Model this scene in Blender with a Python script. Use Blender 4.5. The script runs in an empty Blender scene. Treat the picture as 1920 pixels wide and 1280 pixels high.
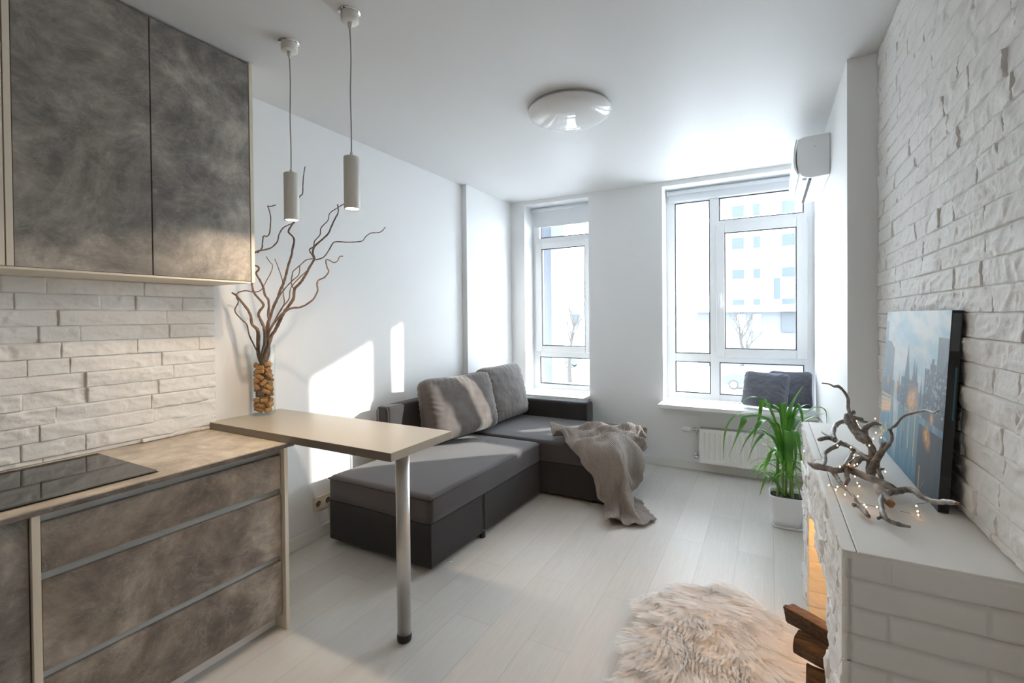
import bpy, bmesh, math, random
import numpy as np
from mathutils import Vector, Matrix
SC = bpy.context.scene
COL = SC.collection
# ------------------------------------------------------------------ camera
cam = bpy.data.cameras.new('camera'); camo = bpy.data.objects.new('camera', cam); COL.objects.link(camo)
def cam_matrix(th, pit, rol, H):
    F = Vector((-math.sin(th), math.cos(th), 0)); R = Vector((math.cos(th), math.sin(th), 0)); Z = Vector((0, 0, 1))
    fw = F*math.cos(pit)+Z*math.sin(pit); up = -F*math.sin(pit)+Z*math.cos(pit)
    rt = R*math.cos(rol)+up*math.sin(rol); u2 = -R*math.sin(rol)+up*math.cos(rol)
    return Matrix([[rt[i], u2[i], -fw[i], (0, 0, H)[i]] for i in range(3)]+[[0, 0, 0, 1]])
camo.matrix_world = cam_matrix(math.radians(28.6), -.0109, -.0094, 1.4278)
cam.sensor_width = 36; cam.lens = 882.583/1920*36; cam.shift_x = 0; cam.shift_y = -(640-604.554)/1920
cam.clip_start = .02; cam.clip_end = 300
SC.camera = camo
# ------------------------------------------------------------------ light and exposure
SC.view_settings.view_transform = 'Standard'; SC.view_settings.look = 'None'
SC.view_settings.gamma = 1; SC.view_settings.use_curve_mapping = False
SC.view_settings.exposure = 1.43
SKY = 8.0
SUN = 3.7
world = bpy.data.worlds.new('sky'); SC.world = world; world.use_nodes = True
bg = world.node_tree.nodes['Background']; bg.inputs[0].default_value = (.86, .93, 1, 1); bg.inputs[1].default_value = SKY
sl = bpy.data.lights.new('sun', 'SUN'); so = bpy.data.objects.new('sun', sl); COL.objects.link(so)
sl.energy = SUN; sl.angle = math.radians(.7); sl.color = (1, .93, .84)
so.rotation_euler = Vector((-1, -1.02, -.408)).to_track_quat('-Z', 'Y').to_euler()
for (cx_, w_) in ((-1.99, .74), (-.27, 1.24)):      # daylight sampling portals set in the two window openings
    pl_ = bpy.data.lights.new('window_portal', 'AREA'); po_ = bpy.data.objects.new('window_portal', pl_); COL.objects.link(po_)
    pl_.shape = 'RECTANGLE'; pl_.size = w_; pl_.size_y = 2.05; po_.location = (cx_, 4.93, 1.64)
    po_.rotation_euler = (math.radians(-90), 0, 0); pl_.cycles.is_portal = True
SC.cycles.max_bounces = 12; SC.cycles.diffuse_bounces = 8; SC.cycles.glossy_bounces = 4
SC.cycles.transmission_bounces = 8; SC.cycles.transparent_max_bounces = 16
SC.cycles.caustics_reflective = False; SC.cycles.caustics_refractive = False
SC.cycles.use_denoising = True; SC.cycles.sample_clamp_indirect = 8
# ------------------------------------------------------------------ room numbers (metres)
XL, XL2, YS = -2.585, -2.53, 3.752      # left wall, its thicker far piece, where that starts
YW, YF = 4.634, 4.85                    # window wall, window frame plane
XR1, XR2, YC = .348, .489, 2.888        # right wall beyond / before the pillar face
ZC = 2.7
YB = -2.6                               # wall behind the camera
ZS = .615                               # window sill top
# ------------------------------------------------------------------ helpers
def wl(o):
    v = Vector((0, 0, 0))
    while o is not None:
        v += o.location; o = o.parent
    return v
def tag(o, label=None, cat=None, group=None, kind=None):
    if label: o['label'] = label
    if cat: o['category'] = cat
    if group: o['group'] = group
    if kind: o['kind'] = kind
    return o
def empty(name, loc, label=None, cat=None, group=None, kind=None):
    o = bpy.data.objects.new(name, None); COL.objects.link(o); o.location = loc; o.empty_display_size = .05
    return tag(o, label, cat, group, kind)
def link(name, me, mat, parent, smooth=False):
    o = bpy.data.objects.new(name, me); COL.objects.link(o)
    if isinstance(mat, (list, tuple)):
        for m in mat: me.materials.append(m)
    elif mat: me.materials.append(mat)
    if parent: o.parent = parent
    if smooth: me.polygons.foreach_set('use_smooth', [True]*len(me.polygons))
    return o
def mesh(name, V, F, mat, parent=None, smooth=False, bev=0, seg=2, sub=0, origin=None):
    V = np.asarray(V, dtype=float)
    if parent is not None: off = np.array(wl(parent))
    else:
        mn, mx = V.min(0), V.max(0)
        off = np.array(origin) if origin is not None else np.array([(mn[0]+mx[0])/2, (mn[1]+mx[1])/2, mn[2]])
    me = bpy.data.meshes.new(name); me.from_pydata((V-off).tolist(), [], [list(map(int, f)) for f in F])
    me.validate(); me.update()
    o = link(name, me, mat, parent, smooth)
    if parent is None: o.location = off
    if bev:
        b = o.modifiers.new('bevel', 'BEVEL'); b.width = bev; b.segments = seg; b.limit_method = 'ANGLE'; b.angle_limit = math.radians(40)
        me.polygons.foreach_set('use_smooth', [True]*len(me.polygons))
        b.harden_normals = True
    if sub:
        s = o.modifiers.new('sub', 'SUBSURF'); s.levels = sub; s.render_levels = sub
    return o
class MB:
    def __init__(s): s.V = []; s.F = []
    def add(s, V, F):
        n = len(s.V); s.V += [tuple(v) for v in V]; s.F += [[i+n for i in f] for f in F]; return s
    def box(s, x0, y0, z0, x1, y1, z1):
        V = [(x, y, z) for x in (x0, x1) for y in (y0, y1) for z in (z0, z1)]
        return s.add(V, [(0, 1, 3, 2), (4, 6, 7, 5), (0, 4, 5, 1), (2, 3, 7, 6), (0, 2, 6, 4), (1, 5, 7, 3)])
    def lathe(s, prof, c, seg=32, axis='z', cap=True):
        V = []; F = []; n = len(prof)
        for i in range(seg):
            a = 2*math.pi*i/seg
            for r, h in prof:
                p = (r*math.cos(a), r*math.sin(a), h)
                if axis == 'x': p = (h, r*math.cos(a), r*math.sin(a))
                if axis == 'y': p = (r*math.sin(a), h, r*math.cos(a))
                V.append((p[0]+c[0], p[1]+c[1], p[2]+c[2]))
        for i in range(seg):
            j = (i+1) % seg
            for k in range(n-1): F.append((i*n+k, j*n+k, j*n+k+1, i*n+k+1))
        if cap:
            F.append([i*n for i in range(seg)][::-1]); F.append([i*n+n-1 for i in range(seg)])
        return s.add(V, F)
    def tube(s, P, R, seg=8, wob=0, rnd=None):
        P = [Vector(p) for p in P]; V = []; F = []; n = len(P)
        nrm = None
        for i, p in enumerate(P):
            t = (P[min(i+1, n-1)]-P[max(i-1, 0)]).normalized()
            if nrm is None: nrm = t.orthogonal().normalized()
            nrm = (nrm-t*nrm.dot(t)).normalized(); b = t.cross(nrm)
            r = R[i] if hasattr(R, '__len__') else R
            for k in range(seg):
                a = 2*math.pi*k/seg
                q = r*(1+(rnd.uniform(-wob, wob) if rnd else 0))
                V.append(p+nrm*math.cos(a)*q+b*math.sin(a)*q)
        for i in range(n-1):
            for k in range(seg):
                l = (k+1) % seg
                F.append((i*seg+k, i*seg+l, (i+1)*seg+l, (i+1)*seg+k))
        F.append(list(range(seg))[::-1]); F.append([(n-1)*seg+k for k in range(seg)])
        return s.add(V, F)
    def build(s, name, mat, parent=None, **k): return mesh(name, s.V, s.F, mat, parent, **k)
def bx(name, a, b, mat, parent=None, **k): return MB().box(*a, *b).build(name, mat, parent, **k)
def copy_tree(o, parent=None):
    c = o.copy(); COL.objects.link(c); c.parent = parent
    for ch in list(o.children): copy_tree(ch, c)
    return c
def spline(P, R, m=4):
    """Catmull-Rom through points with radii."""
    P = [Vector(p) for p in P]; out = []; ro = []
    n = len(P)
    for i in range(n-1):
        p0 = P[max(i-1, 0)]; p1 = P[i]; p2 = P[i+1]; p3 = P[min(i+2, n-1)]
        for k in range(m):
            t = k/m
            out.append(.5*((2*p1)+(p2-p0)*t+(2*p0-5*p1+4*p2-p3)*t*t+(3*p1-p0-3*p2+p3)*t**3)); ro.append(R[i]+(R[i+1]-R[i])*t)
    out.append(P[-1]); ro.append(R[-1]); return out, ro
# numpy value noise
def _h(i, j, s):
    n = (i*374761393+j*668265263+s*1442695041) & 0x7fffffff
    n = ((n ^ (n >> 13))*1274126177) & 0x7fffffff
    n = (n ^ (n >> 16))
    return (n & 0xffff)/65535.0
def vn(x, y, s=0):
    xi = np.floor(x).astype(np.int64); yi = np.floor(y).astype(np.int64); fx = x-xi; fy = y-yi
    fx = fx*fx*(3-2*fx); fy = fy*fy*(3-2*fy)
    a = _h(xi, yi, s); b = _h(xi+1, yi, s); c = _h(xi, yi+1, s); d = _h(xi+1, yi+1, s)
    return (a+(b-a)*fx)*(1-fy)+(c+(d-c)*fx)*fy
def fbm(x, y, s=0, o=4):
    t = 0; a = .5
    for k in range(o): t = t+a*vn(x*2**k+k*17.3, y*2**k+k*9.1, s+k); a *= .5
    return t
# ------------------------------------------------------------------ materials
def srgb(r, g, b):
    f = lambda c: (c/255/12.92) if c <= 10 else ((c/255+.055)/1.055)**2.4
    return (f(r), f(g), f(b), 1)
def newmat(name):
    m = bpy.data.materials.new(name); m.use_nodes = True; nt = m.node_tree
    return m, nt, nt.nodes['Principled BSDF']
def N(nt, t, **k):
    n = nt.nodes.new(t)
    for a, b in k.items(): setattr(n, a, b)
    return n
def coords(nt, scale=(1, 1, 1), src='Object'):
    tc = N(nt, 'ShaderNodeTexCoord'); mp = N(nt, 'ShaderNodeMapping'); mp.inputs['Scale'].default_value = scale
    nt.links.new(tc.outputs[src], mp.inputs[0]); return mp.outputs[0]
def bump(nt, bs, h, strength=.3, dist=.01, normal=None):
    b = N(nt, 'ShaderNodeBump'); b.inputs['Strength'].default_value = strength; b.inputs['Distance'].default_value = dist
    nt.links.new(h, b.inputs['Height'])
    if normal: nt.links.new(normal, b.inputs['Normal'])
    nt.links.new(b.outputs[0], bs.inputs['Normal']); return b.outputs[0]
def noise(nt, vec, scale, detail=4, rough=.55, dist=0):
    n = N(nt, 'ShaderNodeTexNoise'); n.inputs['Scale'].default_value = scale; n.inputs['Detail'].default_value = detail
    n.inputs['Roughness'].default_value = rough; n.inputs['Distortion'].default_value = dist
    nt.links.new(vec, n.inputs['Vector']); return n.outputs['Fac']
def ramp(nt, fac, stops):
    r = N(nt, 'ShaderNodeValToRGB'); e = r.color_ramp.elements
    while len(e) < len(stops): e.new(.5)
    for i, (p, c) in enumerate(stops): e[i].position = p; e[i].color = c
    nt.links.new(fac, r.inputs[0]); return r.outputs[0]
def mix(nt, a, b, f, mode='MIX'):
    m = N(nt, 'ShaderNodeMix', data_type='RGBA', blend_type=mode)
    for s, v in ((m.inputs[0], f), (m.inputs[6], a), (m.inputs[7], b)):
        if hasattr(v, 'links') or hasattr(v, 'is_linked'): nt.links.new(v, s)
        else: s.default_value = v
    return m.outputs[2]
def simple(name, col, rough=.5, metal=0, bs=0, bstr=.2, spec=.5, bdist=.005, coat=0, sheen=0):
    m, nt, p = newmat(name); p.inputs['Base Color'].default_value = col; p.inputs['Roughness'].default_value = rough
    p.inputs['Metallic'].default_value = metal; p.inputs['Specular IOR Level'].default_value = spec
    p.inputs['Coat Weight'].default_value = coat; p.inputs['Sheen Weight'].default_value = sheen
    if bs: bump(nt, p, noise(nt, coords(nt), bs, 3), bstr, bdist)
    return m
def emis(name, col, s):
    m, nt, p = newmat(name); p.inputs['Base Color'].default_value = (.8, .8, .8, 1)
    p.inputs['Emission Color'].default_value = col; p.inputs['Emission Strength'].default_value = s; return m
def concrete(name, c1, c2, c3, rough=.42, sc=1.0, light=(.52, .50, .47, 1)):
    m, nt, p = newmat(name); v = coords(nt)
    n1 = noise(nt, v, 2.4*sc, 10, .68, .9); base = ramp(nt, n1, [(.36, c1), (.5, c2), (.62, c3)])
    n2 = noise(nt, coords(nt, (1, .8, 1.1)), 8*sc, 14, .76, .5)
    base = mix(nt, base, ramp(nt, n2, [(.38, (.22, .22, .22, 1)), (.62, (.80, .80, .80, 1))]), .5, 'OVERLAY')
    wisp = noise(nt, coords(nt, (1, .5, .9)), 3.1*sc, 9, .62, 2.2)
    wp = ramp(nt, wisp, [(.485, (0, 0, 0, 1)), (.503, (1, 1, 1, 1)), (.508, (.15, .15, .15, 1)), (.56, (0, 0, 0, 1))])
    base = mix(nt, base, light, mix(nt, (0, 0, 0, 1), wp, .22))
    n3 = noise(nt, coords(nt, (1, .8, .8)), 42, 8, .85, .8)
    base = mix(nt, base, light, mix(nt, (0, 0, 0, 1), ramp(nt, n3, [(.57, (0, 0, 0, 1)), (.70, (1, 1, 1, 1))]), .5))
    nt.links.new(base, p.inputs['Base Color']); p.inputs['Roughness'].default_value = rough
    bump(nt, p, n2, .08, .002); return m
M = {}
M['wall'] = simple('wall_paint', (.83, .835, .84, 1), .6, bs=60, bstr=.04, bdist=.001)
M['ceil'] = simple('ceiling_paint', (.68, .675, .67, 1), .5, spec=.25)
M['stone'] = simple('white_stone', (.80, .79, .775, 1), .75, bs=75, bstr=.55, bdist=.003)
M['stone_smooth'] = simple('white_stone_smooth', (.80, .785, .76, 1), .7, bs=35, bstr=.12, bdist=.002)
M['white'] = simple('white_lacquer', (.80, .79, .77, 1), .35)
M['cream'] = simple('cream_edge', srgb(222, 212, 195), .4)
M['pvc'] = simple('white_pvc', (.86, .87, .88, 1), .3)
M['gasket'] = simple('black_gasket', (.03, .03, .035, 1), .6)
M['upper'] = concrete('grey_concrete_laminate', srgb(102, 98, 94), srgb(136, 130, 124), srgb(168, 160, 151))
M['drawer'] = concrete('brown_concrete_laminate', srgb(104, 95, 88), srgb(134, 123, 114), srgb(164, 153, 142))
M['worktop'] = concrete('pale_concrete_worktop', srgb(168, 154, 138), srgb(194, 181, 164), srgb(216, 205, 188), .38, .8, (.7, .64, .55, 1))
M['edge'] = concrete('worktop_edge', srgb(88, 80, 74), srgb(112, 102, 95), srgb(132, 122, 112))
M['table'] = simple('taupe_tabletop', srgb(178, 168, 152), .33, bs=300, bstr=.05, bdist=.001)
M['table_edge'] = simple('taupe_edge', srgb(128, 118, 106), .4)
M['alu'] = simple('aluminium_channel', srgb(196, 198, 196), .5, 0)
M['glassblack'] = simple('black_glass', (.008, .008, .008, 1), .04, spec=.45)
M['steel'] = simple('brushed_steel', (.62, .60, .58, 1), .42, 1.0)
M['chrome'] = simple('chrome', (.8, .8, .8, 1), .12, 1.0)
M['black'] = simple('black_plastic', (.015, .015, .016, 1), .35)
M['lampbody'] = simple('pendant_lacquer', srgb(226, 224, 218), .45)
M['cable'] = simple('grey_cable', srgb(150, 146, 140), .5)
M['rad'] = simple('radiator_enamel', (.82, .81, .78, 1), .3)
M['acw'] = simple('white_plastic', (.84, .85, .86, 1), .3)
M['dark'] = simple('dark_gap', (.02, .02, .022, 1), .7)
M['pot'] = simple('white_pot', (.82, .82, .84, 1), .3)
M['soil'] = simple('potting_soil', (.018, .012, .008, 1), .95, bs=90, bstr=.9, bdist=.01)
M['cork'] = simple('cork', srgb(186, 138, 84), .85, bs=180, bstr=.5, bdist=.002)
M['wood_cut'] = simple('broken_wood_end', srgb(150, 98, 58), .8, bs=200, bstr=.6, bdist=.003)
M['wire'] = simple('copper_wire', srgb(170, 150, 125), .35, .8)
M['led'] = emis('warm_led', (1, .60, .24, 1), 6)
M['socket'] = simple('socket_plastic', srgb(215, 205, 188), .35)
M['blind'] = simple('blind_fabric', (.78, .80, .83, 1), .7)
def fabric(name, col, sc=900, rough=.9, var=.12, sheen=.3):
    m, nt, p = newmat(name); v = coords(nt)
    n = noise(nt, v, 5, 3); f = noise(nt, v, sc, 2, .6)
    c = mix(nt, col, (col[0]*1.8, col[1]*1.8, col[2]*1.8, 1), f)
    c = mix(nt, c, (col[0]*(1-var), col[1]*(1-var), col[2]*(1-var), 1), n)
    nt.links.new(c, p.inputs['Base Color']); p.inputs['Roughness'].default_value = rough
    p.inputs['Sheen Weight'].default_value = sheen; p.inputs['Sheen Roughness'].default_value = .5
    bump(nt, p, f, .25, .002); return m
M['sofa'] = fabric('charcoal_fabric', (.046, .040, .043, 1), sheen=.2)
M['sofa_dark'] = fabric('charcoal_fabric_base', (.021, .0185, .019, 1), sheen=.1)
M['cushion'] = fabric('taupe_grey_fabric', (.098, .083, .077, 1))
M['pillow'] = fabric('slate_fabric', (.10, .105, .13, 1))
def floor_mat():
    m, nt, p = newmat('white_oak_laminate')
    tc = N(nt, 'ShaderNodeTexCoord'); sp = N(nt, 'ShaderNodeSeparateXYZ'); cb = N(nt, 'ShaderNodeCombineXYZ')
    nt.links.new(tc.outputs['Object'], sp.inputs[0]); nt.links.new(sp.outputs[1], cb.inputs[0]); nt.links.new(sp.outputs[0], cb.inputs[1])
    b = N(nt, 'ShaderNodeTexBrick'); nt.links.new(cb.outputs[0], b.inputs['Vector'])
    b.offset = .37; b.inputs['Scale'].default_value = 1; b.inputs['Brick Width'].default_value = 1.29; b.inputs['Row Height'].default_value = .193
    b.inputs['Mortar Size'].default_value = .0013; b.inputs['Mortar Smooth'].default_value = .4
    b.inputs['Color1'].default_value = (.58, .55, .52, 1); b.inputs['Color2'].default_value = (.645, .62, .59, 1); b.inputs['Mortar'].default_value = (.45, .43, .41, 1)
    g = noise(nt, coords(nt, (26, 1.4, 1)), 3.2, 7, .65, .9)
    c = mix(nt, b.outputs[0], ramp(nt, g, [(.3, (.40, .39, .38, 1)), (.7, (.60, .60, .60, 1))]), .35, 'OVERLAY')
    nt.links.new(c, p.inputs['Base Color']); p.inputs['Roughness'].default_value = .42; p.inputs['Specular IOR Level'].default_value = .32
    b2 = bump(nt, p, g, .06, .001)
    iv = N(nt, 'ShaderNodeMath', operation='SUBTRACT'); iv.inputs[0].default_value = 1; nt.links.new(b.outputs['Fac'], iv.inputs[1])
    bump(nt, p, iv.outputs[0], .3, .001, b2); return m
M['floor'] = floor_mat()
def wood(name, c1, c2, sc=(3, 3, 3), rough=.8, strength=.6, dist=.004, nscale=8):
    m, nt, p = newmat(name); g = noise(nt, coords(nt, sc), nscale, 8, .7, .6)
    nt.links.new(ramp(nt, g, [(.3, c1), (.7, c2)]), p.inputs['Base Color']); p.inputs['Roughness'].default_value = rough
    bump(nt, p, g, strength, dist); return m
M['twig'] = wood('willow_bark', srgb(88, 70, 60), srgb(142, 122, 106), (5, 5, 5))
M['drift'] = wood('driftwood_bark', srgb(58, 50, 46), srgb(180, 172, 166), (4, 4, 4), rough=.5, nscale=7)
M['birch'] = wood('pale_bark', srgb(130, 122, 118), srgb(205, 200, 196), (6, 6, 6))
M['log'] = wood('firewood', srgb(48, 37, 30), srgb(112, 88, 68), (2.5, 16, 16), .85, .9, .008, 5)
def leafmat():
    m, nt, p = newmat('green_leaf'); n = noise(nt, coords(nt), 9, 2)
    nt.links.new(ramp(nt, n, [(.3, (.04, .16, .02, 1)), (.5, (.10, .30, .035, 1)), (.7, (.22, .48, .07, 1))]), p.inputs['Base Color'])
    p.inputs['Roughness'].default_value = .32
    tr = N(nt, 'ShaderNodeBsdfTranslucent'); tr.inputs[0].default_value = (.20, .50, .05, 1)
    mx = N(nt, 'ShaderNodeMixShader'); mx.inputs[0].default_value = .3
    nt.links.new(p.outputs[0], mx.inputs[1]); nt.links.new(tr.outputs[0], mx.inputs[2])
    nt.links.new(mx.outputs[0], nt.nodes['Material Output'].inputs[0]); return m
M['leaf'] = leafmat()
def paneglass(name='pane_glass', tint=(.95, .97, .97, 1), refl=.6, base=.03):
    m = bpy.data.materials.new(name); m.use_nodes = True; nt = m.node_tree; nt.nodes.clear()
    o = N(nt, 'ShaderNodeOutputMaterial'); t = N(nt, 'ShaderNodeBsdfTransparent'); g = N(nt, 'ShaderNodeBsdfGlossy')
    t.inputs[0].default_value = tint; g.inputs['Roughness'].default_value = .0
    lw = N(nt, 'ShaderNodeLayerWeight'); pw = N(nt, 'ShaderNodeMath', operation='POWER'); pw.inputs[1].default_value = 4
    ml = N(nt, 'ShaderNodeMath', operation='MULTIPLY_ADD'); ml.inputs[1].default_value = refl; ml.inputs[2].default_value = base
    nt.links.new(lw.outputs['Facing'], pw.inputs[0]); nt.links.new(pw.outputs[0], ml.inputs[0]); mx = N(nt, 'ShaderNodeMixShader')
    nt.links.new(ml.outputs[0], mx.inputs[0]); nt.links.new(t.outputs[0], mx.inputs[1]); nt.links.new(g.outputs[0], mx.inputs[2])
    nt.links.new(mx.outputs[0], o.inputs[0]); return m
M['pane'] = paneglass()
def knit():
    m, nt, p = newmat('knitted_wool')
    tc = N(nt, 'ShaderNodeTexCoord'); w = N(nt, 'ShaderNodeTexWave'); w.bands_direction = 'Y'
    w.inputs['Scale'].default_value = 27; w.inputs['Distortion'].default_value = 1.6; w.inputs['Detail'].default_value = 2; w.inputs['Detail Scale'].default_value = 6
    nt.links.new(tc.outputs['UV'], w.inputs['Vector'])
    w2 = N(nt, 'ShaderNodeTexWave'); w2.bands_direction = 'X'; w2.inputs['Scale'].default_value = 55; nt.links.new(tc.outputs['UV'], w2.inputs['Vector'])
    s = N(nt, 'ShaderNodeMath', operation='MULTIPLY_ADD'); nt.links.new(w2.outputs['Fac'], s.inputs[0]); s.inputs[1].default_value = .35; nt.links.new(w.outputs['Fac'], s.inputs[2])
    nt.links.new(ramp(nt, s.outputs[0], [(.1, srgb(122, 111, 104)), (1.0, srgb(194, 181, 172))]), p.inputs['Base Color'])
    p.inputs['Roughness'].default_value = .95; p.inputs['Sheen Weight'].default_value = .3
    bump(nt, p, s.outputs[0], 1.0, .006); return m
M['knit'] = knit()

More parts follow.
